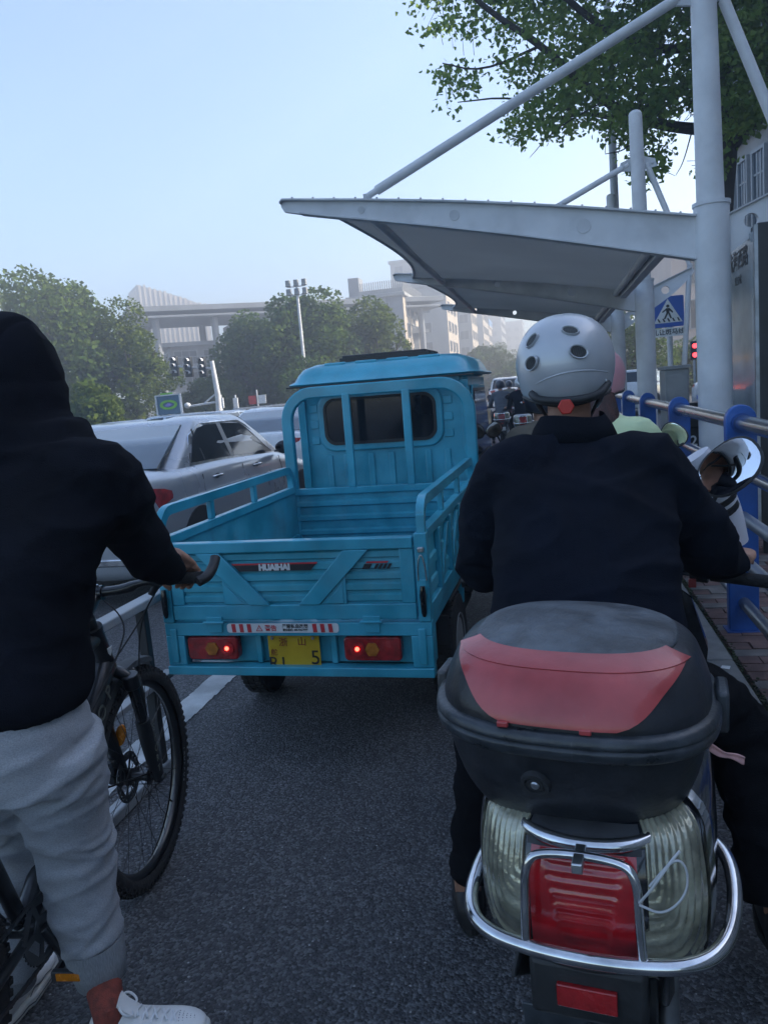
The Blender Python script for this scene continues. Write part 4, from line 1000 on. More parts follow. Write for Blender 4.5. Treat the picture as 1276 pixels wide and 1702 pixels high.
# running gear
ch = bp('chassis', 'chassis_black', (-.34, -.28, .10, 2.9, .50, .585), (.28, .34, .10, 2.9, .50, .585), (-.5, .5, .30, .34, .52, .58), (-.5, .5, 1.0, 1.04, .52, .58), (-.2, .2, .9, 1.5, .33, .52))
MB().tube([(-.48, .84, .26), (.48, .84, .26)], .032, 12).build('axle', M['chassis_black'], T); mm = MB(); mm.ell((0, .84, .27), (.12, .13, .12), 16, 10); mm.build('differential', M['chassis_black'], T)
def wheel(par, c, r=.262, w=.115, name='rear_wheel'):
    o = MB().lathe([(.10, -w*.42), (r*.62, -w*.5), (r*.80, -w*.56), (r*.96, -w*.48), (r, -w*.28), (r, w*.28), (r*.96, w*.48), (r*.80, w*.56), (r*.62, w*.5), (.10, w*.42)], 40, Matrix.Translation(c), cap=True).build(name, M['rubber'], par, smooth=35)
    tr = MB()
    for k in range(44):
        for q in (-1, 0, 1):
            A = Matrix.Translation(c) @ Matrix.Rotation(2*pi*(k+.5*(q == 0))/44, 4, 'X'); tr.box(q*.034-.013, q*.034+.013, -.012, .012, r-.004, r+.005, A)
    tr.build('tread', M['rubber'], o, kind='stuff')
    MB().lathe([(.02, -w*.46), (.05, -w*.50), (.09, -w*.45), (r*.58, -w*.49), (r*.62, -w*.53), (r*.60, w*.53), (r*.55, w*.45), (.05, w*.5), (.02, w*.46)], 28, Matrix.Translation(c), cap=True).build('rim', M['cabinet_grey'], o)
    return o
wheel(T, (-.492, .84, .255), .255); wheel(T, (.492, .84, .255), .255); wheel(T, (0, C0+1.12, .262), name='front_wheel')
for s in (-1, 1):
    bp('mudguard', 'chassis_black', (s*.47-.09, s*.47+.09, .54, 1.14, .545, .56)); bp('mud_flap', 'chassis_black', (s*.46-.09, s*.46+.09, .505, .515, .36, .50))
for k in range(5):
    bp('leaf_spring', 'chassis_black', (-.40, -.34, .30+k*.03, .95-k*.03, .30+k*.012, .308+k*.012)); bp('leaf_spring', 'chassis_black', (.34, .40, .30+k*.03, .95-k*.03, .30+k*.012, .308+k*.012))
bp('battery_box', 'chassis_black', (.30, .52, 1.05, 1.55, .30, .56)); bp('side_reflector', 'sticker_red', (-H-.012, -H, .08, .12, .52, .545))
bp('side_toolbox', 'chassis_black', (H-.11, H+.012, 1.15, 1.55, .42, .60), bev=.02)
# ---------------------------------------------------------------- electric scooters
mat('case_black', (.010, .012, .016), .36, dirt=.10, var=.3, vs=14, bump=.10, bs=90, dust=.02)
mat('case_dusty', (.060, .072, .082), .50, dirt=.15, var=.45, vs=16, bump=.25, bs=120, dust=.08)
mat('case_band', (.022, .028, .034), .30, dirt=.3, var=.4, vs=16, bump=.15, bs=90, dust=.05)
mat('case_red', (.34, .030, .030), .30, dirt=.12, var=.22, vs=7, bump=.08, bs=60, dust=.10, coat=.4)
mat('scooter_black', (.010, .011, .014), .14, var=.35, vs=7, coat=.6, dust=.02)
mat('plastic_black', (.018, .020, .022), .55, var=.35, vs=10, bump=.12, bs=80, dust=.03)
mat('chrome', (.62, .63, .64), .13, metal=1, var=.25, vs=14)
mat('lens_clear', (.36, .355, .26), .14, metal=.5, var=.45, vs=18, bump=.35, bs=70, coat=.8)
mat('lens_red_deep', (.34, .010, .014), .15, var=.4, vs=12, bump=.12, bs=70, coat=.9)
mat('seat_vinyl', (.02, .02, .022), .5, var=.2, bump=.1)
mat('tie_grey', (.40, .41, .42), .5)
mat('ribbon_pink', (.60, .33, .32), .6, var=.2, vs=30)
mat('mirror', (.92, .93, .94), .015, metal=1, var=0)

def surf(secs, e):
    def S(t, u):           # t = 0..len-1 along the sections, u = -1..1 fraction of the half width, rear side
        k = min(len(secs)-2, int(t)); f = t-k; a, b = secs[k], secs[k+1]
        cx, cy, z, rx, ry = [a[i]*(1-f)+b[i]*f for i in range(5)]
        return Vector((cx+rx*u, cy-ry*max(0, 1-abs(u)**e)**(1/e), z))
    return S
def patch(S, rows, off=.004, nu=28, wave=None, th=.004):   # rows: (t, u0, u1)
    v = []; W = nu+1
    for t, u0, u1 in rows:
        for k in range(W):
            u = u0+(u1-u0)*k/nu; p = S(t, u); q = S(t, min(1, u+.01))-S(t, max(-1, u-.01)); w_ = S(min(t+.05, t+.05), u)-S(t-.05 if t > .05 else t, u)
            n = w_.cross(q); n = n.normalized() if n.length > 1e-9 else Vector((0, -1, 0))
            if n.dot(p-Vector((0, p.y+.3, p.z-.02))) < 0: n = -n
            v.append((p, n, t, u))
    N = len(v); R = len(rows); out = MB()
    vs = [p+n*(off+(wave(t, u) if wave else 0)) for p, n, t, u in v]+[p+n*(off-th-.002) for p, n, t, u in v]; fs = []
    for r in range(R-1):
        for k in range(nu):
            a = r*W+k; fs += [(a, a+1, a+W+1, a+W), (N+a+W, N+a+W+1, N+a+1, N+a)]
    for k in range(nu): fs += [(k+1, k, N+k, N+k+1), ((R-1)*W+k, (R-1)*W+k+1, N+(R-1)*W+k+1, N+(R-1)*W+k)]
    for r in range(R-1): fs += [(r*W, (r+1)*W, N+(r+1)*W, N+r*W), ((r+1)*W+nu, r*W+nu, N+r*W+nu, N+(r+1)*W+nu)]
    return out.add(vs, fs)
def secring(secs, e, n=56):
    out = []
    for cx, cy, z, rx, ry in secs:
        out.append([Vector((cx+math.copysign(abs(cos(a))**(2/e), cos(a))*rx, cy+math.copysign(abs(sin(a))**(2/e), sin(a))*ry, z)) for a in [2*pi*k/n for k in range(n)]])
    return out
def dense(secs, m=5):   # smooth interpolation of the sections (Catmull-Rom)
    out = []; n = len(secs)
    for i in range(n-1):
        p0, p1, p2, p3 = secs[max(0, i-1)], secs[i], secs[i+1], secs[min(n-1, i+2)]
        for k in range(m):
            t = k/m; out.append(tuple(.5*((2*b)+(-a+c)*t+(2*a-5*b+4*c-d)*t*t+(-a+3*b-3*c+d)*t**3) for a, b, c, d in zip(p0, p1, p2, p3)))
    out.append(tuple(secs[-1])); return out
# the smooth shells are made of dense sections, so patches use the same
def top_case(T, cy=-.01, dz=0):
    T0_ = T; T = MB().box(-.05, .05, cy-.02, cy+.10, .744, .752).build('case_mount', M['plastic_black'], T0_); T.location = (-.052, 0, -.014); T.rotation_euler = (0, R_(1.5), 0)
    tc_ = MB(); E1 = 2.7
    tub = dense([(0,cy+.02,.760,.02,.02),(0,cy+.02,.762,.120,.112),(0,cy+.015,.785,.156,.148),(0,cy+.008,.838,.191,.178),(0,cy,.90,.210,.193),(0,cy,.955,.217,.199)])
    tc_.loft(secring(tub, E1)); tub_o = tc_.build('top_case', M['case_black'], T, smooth=50)
    bd = MB(); bd.loft(secring(dense([(0,cy,.944,.214,.197),(0,cy,.946,.231,.213),(0,cy-.001,.962,.236,.218),(0,cy-.001,.968,.232,.214),(0,cy-.001,.972,.236,.218),(0,cy,.984,.233,.215),(0,cy,.988,.222,.205)], 3), E1))
    bd.build('rim_band', M['case_band'], tub_o, smooth=45)
    lidS = [(0,cy,.985,.221,.204),(0,cy+.002,1.005,.220,.202),(0,cy+.006,1.040,.208,.190),(0,cy+.012,1.062,.196,.177),(0,cy+.02,1.075,.176,.156),(0,cy+.03,1.088,.138,.118),(0,cy+.03,1.094,.08,.07),(0,cy+.03,1.096,.005,.005)]
    ld = dense(lidS, 5); MB().loft(secring(ld, E1)).build('lid', M['case_black'], tub_o, smooth=50)
    S = surf(ld, E1); m5 = 5
    # red panel: wide at the shoulder, narrow at the rim
    rows = []
    for k in range(13):
        f = k/12; t = (.55+2.75*f)*m5; w = .40+.56*f**.8; rows.append((t, -w-.01, w-.02))
    patch(S, rows, .0045, 40).build('red_panel', M['case_red'], tub_o, smooth=50)
    # upper lip of the red panel, a lighter slope turned to the sky
    rows = [((3.22+1.15*k/5)*m5, -.97+.05*k/5, .96-.05*k/5) for k in range(6)]
    patch(S, rows, .006, 44).build('red_lip', M['case_red'], tub_o, smooth=50)
    tp = MB(); rows2 = [(0,cy+.022,1.076,.168,.150),(0,cy+.022,1.082,.166,.148),(0,cy+.030,1.093,.132,.115),(0,cy+.03,1.099,.08,.07),(0,cy+.03,1.101,.004,.004)]
    tp.loft(secring(dense(rows2, 4), E1)); tp.build('textured_top', M['case_dusty'], tub_o, smooth=50)
    MB().box(-.05, .05, cy+.105, cy+.112, 1.080, 1.0895).build('top_seam', M['case_black'], tub_o, bevel=.003)
    lk = S  # lock on the tub
    ts = surf(tub, E1); p = ts(3.85*5, -.19); n = Vector((-.12, -1, -.35)).normalized()
    q = Matrix.Translation(p) @ n.to_track_quat('X', 'Z').to_matrix().to_4x4()
    MB().lathe([(.001,.004),(.013,.004),(.014,.002),(.016,.002),(.017,.006),(.0225,.006),(.025,-.003)], 28, q).build('lock', M['plastic_black'], tub_o, smooth=40)
    MB().lathe([(.0005,.0065),(.006,.0065),(.0075,.004)], 16, q).build('key_barrel', M['zinc'], tub_o)
    for x in (-.085, .04): MB().box(x-.009, x+.009, cy-.2085, cy-.200, .988, .997).build('panel_tab', M['case_red'], tub_o, bevel=.002)
    # side catches
    for s in (-1, 1): MB().box(min(s*.226, s*.246), max(s*.226, s*.246), cy-.03, cy+.05, .93, 1.0).build('catch', M['case_band'], tub_o, bevel=.006)
    return tub_o
def wheel_s(par, c, r, w, name):
    o = MB().lathe([(r*.60, -w*.4), (r*.80, -w*.54), (r*.95, -w*.42), (r, -w*.15), (r, w*.15), (r*.95, w*.42), (r*.80, w*.54), (r*.60, w*.4)], 40, Matrix.Translation(c), cap=True).build(name, M['rubber'], par, smooth=40)
    MB().lathe([(.02, -w*.6), (.03, -w*.5), (.05, -w*.25), (r*.5, -w*.2), (r*.62, -w*.45), (r*.62, w*.45), (r*.5, w*.2), (.05, w*.25), (.03, w*.5), (.02, w*.6)], 28, Matrix.Translation(c), cap=True).build('rim', M['cabinet_grey'], o)
    return o
def make_scooter(label, loc, rz, case=True, body='scooter_black', lean=0, bars=None, group='electric scooters waiting in the cycle lane', mirror_faces=True):
    T = thing('electric_scooter', label, 'scooter', loc, (0, lean, rz), group=group)
    E2 = 3.6
    bs_ = dense([(0,.20,.44,.075,.26),(0,.16,.50,.130,.30),(0,.15,.56,.182,.345),(0,.14,.62,.197,.362),(0,.14,.70,.200,.362),(0,.145,.76,.196,.354),(0,.16,.80,.184,.335),(0,.20,.815,.12,.28),(0,.2,.818,.02,.1)], 5)
    MB().loft(secring(bs_, E2)).build('tail_body', M[body], T, smooth=50)
    S = surf(bs_, E2); f5 = 5
    # ribbed pale lenses at either side and the red lamp between
    def wv(t, u):
        a = max(0, (abs(u)-.47)/.40); b = max(0, (1-(t-2.35*5)/20.5-.42)/.52); return .0012*sin(52*(a**4+b**4)**.25)
    for s in (-1, 1):
        rows = [((2.35+4.1*k/64)*f5, *sorted((s*(.47-.03*(k < 20)), s*(.87-.02*abs(k-14)/48)))) for k in range(65)]
        patch(S, rows, .005, 48, wv).build('side_lens', M['lens_clear'], T, smooth=60)
        rows = [((2.25+4.3*k/14)*f5, *sorted((s*.885, s*.925))) for k in range(15)]
        patch(S, rows, .007, 6).build('lens_trim', M['chrome'], T, smooth=60)
    wr_ = lambda t, u: .0010*sin(t*4.6) if abs(u) < .13+.013*(t-12.7) else .0028
    rows = [((2.55+2.75*k/60)*f5, -.40, .40) for k in range(61)]
    patch(S, rows, .007, 40, wr_).build('tail_lamp', M['lens_red_deep'], T, smooth=60)
    rows = [((5.3+.8*k/5)*f5, -.44, .44) for k in range(6)]
    patch(S, rows, .006, 20).build('lamp_cowl', M['plastic_black'], T, smooth=60)
    # chrome loop guard and bumper
    yb_ = -.255
    MB().tube(smooth_path([(-.084,yb_-.012,.648),(-.084,yb_-.004,.70),(-.082,yb_+.005,.775),(-.055,yb_+.012,.792),(.055,yb_+.012,.792),(.082,yb_+.005,.775),(.084,yb_-.004,.70),(.088,yb_-.012,.648)], 3), .0072, 14).build('lamp_guard', M['chrome'], T, smooth=60)
    MB().tube(smooth_path([(-.165,.0,.658),(-.190,-.03,.658),(-.200,-.09,.657),(-.194,-.20,.652),(-.155,-.255,.646),(-.06,-.275,.644),(.06,-.275,.644),(.165,-.255,.648),(.210,-.19,.656),(.222,-.08,.668),(.210,.0,.680),(.17,.04,.684)], 3), .0118, 18).build('bumper_bar', M['chrome'], T, smooth=60)
    MB().tube(smooth_path([(-.15,-.18,.61),(-.06,-.235,.602),(.06,-.235,.602),(.15,-.18,.61)], 2), .009, 12).build('under_bar', M['plastic_black'], T, smooth=60)
    MB().box(-.008, .008, -.275, -.22, .782, .798).build('guard_clamp', M['zinc'], T, bevel=.002)
    # rack
    MB().tube(smooth_path([(-.12,.14,.790),(-.13,-.08,.790),(-.10,-.185,.790),(0,-.217,.788),(.10,-.185,.790),(.13,-.08,.790),(.12,.14,.790)], 3), .012, 14).build('rear_rack', M['chrome'], T, smooth=60)
    MB().prism([(x, y) for x, y in rrect(-.10, .10, -.16, .14, .05)], .782, .800, 'z').build('rack_plate', M['plastic_black'], T, bevel=.004)
    # mudguard, reflector, plate
    mg_ = MB(); mg_.loft([[Vector((x, -.16-.02*k/6+.006*abs(x)*0, .60-.32*k/6)) for x in (-.105+.01*k/6, .105-.01*k/6)]+[Vector((x, -.13-.02*k/6, .60-.32*k/6)) for x in (.10-.01*k/6, -.10+.01*k/6)] for k in range(7)])
    mg_.build('mudguard', M['plastic_black'], T, bevel=.004)
    MB().box(-.046, .046, -.246, -.236, .530, .568).build('reflector', M['lens_red'], T, bevel=.002)
    MB().box(-.09, .09, -.237, -.16, .50, .60).build('reflector_mount', M['plastic_black'], T, bevel=.01)
    MB().prism([(-.10, .36), (.10, .36), (.11, .495), (-.11, .495)], -.215, -.210).build('plate_bracket', M['case_band'], T, bevel=.002)
    MB().box(-.085, .085, -.219, -.216, .37, .462).build('number_plate', M['sign_white'], T, bevel=.001)
    MB().lathe([(.0005,.002),(.005,.002),(.007,0)], 12, Matrix.Translation((0, -.2185, .478)) @ Matrix.Rotation(-pi/2, 4, 'Z') @ Matrix.Rotation(pi, 4, 'Z')).build('plate_bolt', M['zinc'], T)
    for s in (-1, 1):
        MB().prism([(-.24, .56), (.14, .60), (.16, .36), (.05, .34)], s*.115-.006, s*.115+.006, 'x').build('side_fairing', M['plastic_black'], T, bevel=.006)
        MB().tube([(s*.11, .02, .56), (s*.105, .0, .27)], .022, 12).build('shock_absorber', M['zinc'], T, smooth=50)
        MB().tube([(s*.085, 0, .25), (s*.085, .40, .30)], .022, 10).build('swing_arm', M['plastic_black'], T)
    wheel_s(T, (0, 0, .235), .235, .11, 'rear_wheel'); wheel_s(T, (0, 1.30, .235), .235, .09, 'front_wheel')
    # seat, floor, leg shield, column
    MB().loft(secring(dense([(0,.52,.72,.13,.36),(0,.52,.75,.155,.37),(0,.52,.79,.150,.36),(0,.52,.81,.11,.32)], 4), 3)).build('seat', M['seat_vinyl'], T, smooth=50)
    MB().sec([(0,.55,.34,.10,.34),(0,.55,.45,.16,.36),(0,.50,.72,.13,.34)], e=3).build('underseat', M[body], T, smooth=50)
    MB().box(-.15, .15, .66, 1.06, .30, .36).build('floorboard', M['plastic_black'], T, bevel=.02)
    MB().loft([[Vector((x, 1.06+.02*abs(x)/.2+(z-.34)*-.10, z)) for x in (-w_, -w_*.5, 0, w_*.5, w_)]+[Vector((x, 1.14-3.0*x*x+(z-.34)*-.10, z)) for x in (w_, w_*.5, 0, -w_*.5, -w_)] for z, w_ in ((.32, .13), (.5, .19), (.7, .21), (.84, .17), (.90, .10))]).build('leg_shield', M[body], T, smooth=50)
    MB().tube([(0, 1.30, .235), (0, 1.10, .82)], .03, 12).build('fork', M['plastic_black'], T)
    fd = MB(); fd.loft([[Vector((x, 1.30-.28*cos(R_(a)), .235+.28*sin(R_(a)))) for x in (-.06, .06)]+[Vector((x, 1.30-.27*cos(R_(a)), .235+.27*sin(R_(a)))) for x in (.06, -.06)] for a in range(30, 171, 14)]); fd.build('front_fender', M[body], T, smooth=50)
    BX, BY, BZ = bars or (0, 1.04, .94)
    MB().loft(secring([(BX,BY,BZ-.09,.07,.07),(BX,BY-.01,BZ-.03,.13,.085),(BX,BY-.01,BZ+.03,.125,.075),(BX,BY,BZ+.055,.07,.05)], 2.6, 32)).build('handlebar_cowl', M['plastic_black'], T, smooth=50)
    MB().box(BX-.05, BX+.05, BY-.09, BY-.075, BZ-.02, BZ+.035).build('dash_panel', M['dark_glass'], T, bevel=.004)
    for s in (-1, 1):
        w0 = Vector((BX+s*.12, BY, BZ+.0)); w1 = Vector((BX+s*.40, BY-.07, BZ-.02))
        MB().tube([w0, w1], .011, 10).build('handlebar', M['chrome'], T)
        g0 = w0.lerp(w1, .52); MB().tube([g0, w1+(w1-w0)*.06], .0175, 14).build('grip', M['rubber'], T, smooth=40)
        MB().tube([w1+(w1-w0)*.06, w1+(w1-w0)*.10], .021, 14).build('bar_end', M['plastic_black'], T, smooth=40)
        k0 = w0.lerp(w1, .34)
        MB().tube([k0, w0.lerp(w1, .5)], .025, 12).build('switch_block', M['plastic_black'], T, bevel=.003)
        MB().tube(smooth_path([k0+Vector((0,.03,.0)), g0+Vector((s*.05,.075,-.01)), w1+Vector((0,.07,-.015))], 2), .006, 8).build('brake_lever', M['zinc'], T)
        MB().box(k0.x-.008, k0.x+.012, k0.y-.034, k0.y-.02, k0.z-.035, k0.z-.012).build('switch_button', M['case_red'], T, bevel=.002)
        m0 = k0+Vector((0, .01, .02)); mc = Vector((BX+s*((.318 if s > 0 else .255) if case else .30), BY-.02, BZ+((.280 if s > 0 else .20) if case else .27)))
        MB().tube(smooth_path([m0, m0+Vector((s*.02, .02, .10)), mc+Vector((-s*.04, .01, -.09)), mc], 2), .006, 8).build('mirror_stem', M['plastic_black'], T)
        nrm = Vector((-s*.82, -1.46, .66) if case else (-s*.30, -1, .02)).normalized(); Q = Matrix.Translation(mc) @ nrm.to_track_quat('Z', 'Y').to_matrix().to_4x4() @ Matrix.Rotation(R_(s*42 if case else -s*38), 4, 'Z')
        hs = MB(); 
        def rg(f, zz): return [Q @ Vector((f*(.090 if case else .062)*math.copysign(abs(cos(a))**.85, cos(a)), f*(.070 if case else .048)*math.copysign(abs(sin(a))**.85, sin(a)), zz)) for a in [2*pi*k/28 for k in range(28)]]
        hs.loft([rg(.35, -.022), rg(.80, -.016), rg(1.0, -.004), rg(1.02, .004), rg(.97, .006)]); h_ = hs.build('mirror_housing', M['plastic_black'], T, smooth=50)
        gl_ = MB(); gl_.loft([rg(.94, .0061), rg(.93, .0062), rg(.72, .0066), rg(.45, .0069), rg(.2, .0070), rg(.02, .00705)]); gl_.build('mirror_glass', M['mirror'], h_, smooth=60)
    if case: top_case(T)
    return T

SC_ = make_scooter('large black electric scooter with red and black top case in the foreground', (.045, 1.33, 0), R_(-9), True, lean=R_(0), bars=(-.045, .93, .950))
# cable tie hanging off the lamp guard, ribbon caught under the case
q = MB(); q.tube(smooth_path([(.085,-.262,.742),(.105,-.27,.775),(.128,-.262,.812),(.142,-.25,.825)], 2), (.0022), 6); q.tube(smooth_path([(.085,-.266,.742),(.118,-.272,.735),(.150,-.262,.765),(.152,-.256,.805),(.135,-.258,.82),(.10,-.268,.775)], 3), .0018, 6)
q.build('cable_tie', M['tie_grey'], SC_, smooth=60)
rb = thing('ribbon', 'small pink ribbon caught under the right rim of the top case', 'ribbon', (.25, 1.25, .9))
a = P(1180, 1243, 1.20); pts = smooth_path([a, P(1200, 1256, 1.21), P(1218, 1257, 1.22), P(1236, 1266, 1.22)], 2); n = len(pts)
v = MB(); v.loft([[p+Vector((0, 0, w)), p+Vector((.002, .006, w*.2)), p-Vector((0, 0, w))] for p, w in zip(pts, [.004+.0015*sin(i*.6) for i in range(n)])], closed=False, cap=False)
o = v.build('ribbon_cloth', M['ribbon_pink'], rb, world=True, smooth=60); md = o.modifiers.new('s', 'SOLIDIFY'); md.thickness = .003
# ---------------------------------------------------------------- people
mat('cloth_navy', (.0055, .0078, .0145), .93, spec=.12, var=.25, vs=5, bump=.35, bs=420)
mat('cloth_black', (.005, .007, .012), .95, spec=.12, var=.3, vs=6, bump=.4, bs=380)
mat('trouser_black', (.0055, .006, .008), .92, spec=.12, var=.2, vs=6, bump=.3, bs=320)
mat('skin', (.42, .225, .15), .55, var=.12, vs=22, bump=.12, bs=150)
mat('skin_tan', (.33, .16, .10), .55, var=.12, vs=22, bump=.12, bs=150)
mat('hair_black', (.010, .009, .009), .6, var=.3, vs=60, bump=.8, bs=260)
mat('helmet_silver', (.46, .48, .50), .34, metal=.25, var=.10, vs=5, coat=.5, dust=.05)
mat('helmet_pink', (.62, .30, .33), .35, var=.06, coat=.5)
mat('helmet_dark', (.03, .035, .05), .3, var=.1, coat=.5)
mat('vent_mesh', (.010, .011, .013), .7, var=.3, vs=260, spec=.1)
mat('adjuster_red', (.50, .03, .02), .45, var=.06)
mat('jacket_khaki', (.16, .14, .11), .9, spec=.12, var=.15, bump=.3, bs=300)
mat('jacket_lime', (.60, .70, .42), .85, spec=.12, var=.1, bump=.25, bs=300)
mat('jacket_grey', (.10, .11, .13), .9, spec=.12, var=.15)
mat('jacket_red', (.20, .03, .03), .9, spec=.12, var=.15)
mat('stripe_white', (.62, .62, .66), .85, var=.05)
mat('shoe_dark', (.012, .012, .014), .5, var=.2)
def cloth_fold(amp=.006, seed=0, sc=(5, 5, 9)):
    def f(co, no):
        a = ridge(co, sc, seed); b = ridge(co*2.1, sc, seed+7); c = noise.noise(co*3.2+Vector((seed, 0, 0)))
        return amp*(max(0, a-.35)*1.6+max(0, b-.5)*.7+c*.6-.3)
    return f
def head(par, c, T, skin='skin', hair=None, yaw=0):
    """face, ears and neck in the head's own frame: +Y is where it looks"""
    A = T @ Matrix.Translation(c) @ Matrix.Rotation(yaw, 4, 'Z')
    b = MB(); b.ell((0, -.005, .02), (.075, .093, .100), 24, 16, A); b.ell((0, .028, -.045), (.055, .060, .062), 20, 12, A)
    b.ell((0, .075, -.085), (.022, .02, .02), 12, 8, A); b.tube([A @ Vector(p) for p in ((0, .085, .02), (0, .104, -.008), (0, .110, -.022))], [.009, .012, .014], 10)
    for s in (-1, 1):
        b.ell((s*.030, .070, -.015), (.022, .018, .018), 12, 8, A); b.ell((s*.032, .078, .038), (.024, .012, .008), 12, 8, A); b.ell((s*.013, .100, -.024), (.008, .008, .007), 8, 6, A)
    b.ell((0, .090, -.050), (.024, .010, .006), 12, 6, A); b.ell((0, .088, -.062), (.020, .010, .007), 12, 6, A)
    b.tube([A @ Vector(p) for p in ((0, -.01, -.05), (0, -.035, -.12), (0, -.05, -.19))], [.056, .055, .062], 18)
    h = organic('head', b, M[skin], par, .006, 4)
    for s in (-1, 1):
        e = MB(); e.ell((s*.078, -.012, -.005), (.012, .020, .034), 12, 8, A); e.ell((s*.086, -.018, .004), (.006, .014, .026), 10, 6, A)
        e.build('ear', M[skin], par, world=True, smooth=70)
        e = MB(); e.ell((s*.031, .076, .020), (.013, .010, .008), 14, 8, A); eo = e.build('eye', M['sign_white'], par, world=True, smooth=70)
        e = MB(); e.ell((s*.031, .0855, .020), (.0055, .002, .0055), 10, 6, A); e.build('iris', M['black_print'], eo, world=True, smooth=70)
        e = MB(); e.tube([A @ Vector(p) for p in ((s*.014, .091, .043), (s*.032, .089, .049), (s*.050, .078, .043))], [.003, .004, .002], 6); e.build('eyebrow', M['hair_black'], par, world=True)
    if hair:
        q = MB(); q.ell((0, -.016, .035), (.086, .100, .103), 24, 14, A, z0=-.55); q.build('hair', M[hair], par, world=True, smooth=70)
    return A
def grip_hand(par, c, axis, back, skin='skin', side=1, name='hand'):
    """closed hand on a bar: four fingers over the top and round the front, thumb from the inner side underneath"""
    ax = axis.normalized(); bk = (back-ax*back.dot(ax)).normalized(); up = ax.cross(bk); up = up if up.z > 0 else -up
    b = MB(); r = .026
    pr_ = lambda a, rr, o: c+ax*o+(bk*cos(a)+up*sin(a))*rr
    b.tube([c+bk*.085+up*.022, c+bk*.055+up*.028, c+bk*.018+up*.036], [(.030, .020), (.040, .019), (.041, .015)], 16)
    b.ell(tuple(c+bk*.03+up*.025), (.033, .033, .018), 14, 8)
    for i, (o, l) in enumerate(((-.033, .92), (-.011, 1.0), (.011, .96), (.032, .80))):
        aa = [R_(62), R_(84), R_(108), R_(140), R_(172), R_(205*l), R_(232*l)]
        b.tube([pr_(a, r+(.008 if k in (0, 2) else .003), o) for k, a in enumerate(aa)], [.0105, .0100, .0098, .0092, .0088, .0082, .0065], 9)
    b.tube([c+bk*.045+up*.01-ax*.026, c+bk*.034-up*.010-ax*.044, c+bk*.012-up*.028-ax*.043, c-bk*.012-up*.030-ax*.036], [.014, .0125, .011, .008], 10)
    return organic(name, b, M[skin], par, .0042, 3)
def helmet_full(par, c, R, T, m, rear_drop=.2, vents=None, yaw=0):
    A = T @ Matrix.Translation(c) @ Matrix.Rotation(yaw, 4, 'Z'); rx, ry, rz = R
    rings = []; n = 40; m_ = 16
    for j in range(m_+1):
        ring = []
        for k in range(n):
            a = 2*pi*k/n; back = max(0, -sin(a)); front = max(0, sin(a))
            lowest = -.62-.22*back**1.5+.30*front**2
            ph = math.asin(max(-.95, lowest)) + (pi/2-math.asin(max(-.95, lowest)))*j/m_
            flare = 1.0 + (.02 if j <= 1 else 0)
            z = sin(ph); cr = max(0, cos(ph))**.86 if z > 0 else (1-.10*z*z)*cos(ph*.72)
            ring.append(A @ Vector((rx*cr*cos(a)*flare, ry*cr*sin(a)*flare, rz*z)))
        rings.append(ring)
    o = MB().loft(rings, cap=False).build('helmet', M[m], par, world=True, smooth=70)
    md = o.modifiers.new('s', 'SOLIDIFY'); md.thickness = .012; md.offset = -1
    MB().tube([p+Vector((0, 0, .001)) for p in rings[0]]+[rings[0][0]], .005, 8, cap=False).build('helmet_edge', M['plastic_black'], o, world=True, smooth=60)
    return o, A, rings
I4 = Matrix.Identity(4)

# ---- the rider on the foreground scooter (all in world metres)
RD = thing('person', 'rider in a black jacket and silver helmet sitting on the foreground scooter', 'person', (.06, 1.72, 0))
mat('cuff', (.006, .007, .01), .95, spec=.12)
jb = MB()
tors = [(.045,1.675,.80,.214,.150),(.048,1.690,.86,.212,.148),(.052,1.72,.94,.206,.138),(.060,1.775,1.04,.206,.130),(.066,1.84,1.12,.210,.128),(.066,1.90,1.20,.216,.124),(.062,1.95,1.265,.212,.112),(.058,1.985,1.305,.186,.098),(.055,2.01,1.336,.130,.080),(.052,2.02,1.358,.085,.070),(.052,2.03,1.385,.072,.062)]
jb.sec(dense(tors, 3), 36, 2.35)
def limbtube(b, pts, rad, n=18, it=2):
    m = len(pts); P_ = [Vector(p) for p in pts]; fine = []; fr = []
    for i in range(m-1):
        p0, p1, p2, p3 = P_[max(0, i-1)], P_[i], P_[i+1], P_[min(m-1, i+2)]
        r0, r1 = rad[i], rad[i+1]
        for k in range(5):
            t = k/5; fine.append(.5*((2*p1)+(-p0+p2)*t+(2*p0-5*p1+4*p2-p3)*t*t+(-p0+3*p1-3*p2+p3)*t**3)); fr.append(r0+(r1-r0)*t)
    fine.append(P_[-1]); fr.append(rad[-1]); b.tube(fine, fr, n)
shR, elR, wrR = Vector((.222, 1.965, 1.270)), Vector((.368, 2.06, 1.045)), Vector((.447, 2.180, .972))
shL, elL, wrL = Vector((-.098, 1.965, 1.270)), Vector((-.190, 2.04, 1.035)), Vector((-.215, 2.18, .955))
limbtube(jb, [(.14, 1.96, 1.262), shR, Vector((.292, 2.0, 1.17)), elR, elR.lerp(wrR, .5), wrR], [.095, .088, .082, .078, .066, .052])
limbtube(jb, [(-.02, 1.96, 1.262), shL, Vector((-.160, 1.99, 1.18)), elL, elL.lerp(wrL, .5), wrL], [.095, .086, .080, .074, .062, .050])
fj = cloth_fold(.0115, 3, (4.5, 4.5, 7.5))
def jfold(co, no):
    d = fj(co, no); x, z = co.x-.06, co.z
    d += .006*math.exp(-((z-1.235-.25*abs(x))/.012)**2)*(abs(x) < .22)      # yoke seam
    e = min((co-elR).length, (co-elL).length); d += .010*ridge(co, (9, 9, 16), 2)*math.exp(-(e/.10)**2)
    d += .006*ridge(co, (3, 3, 14), 9)*math.exp(-((z-.88)/.10)**2)
    return d
organic('jacket', jb, M['cloth_navy'], RD, .0095, 6, jfold)
cl = MB(); rg_ = []
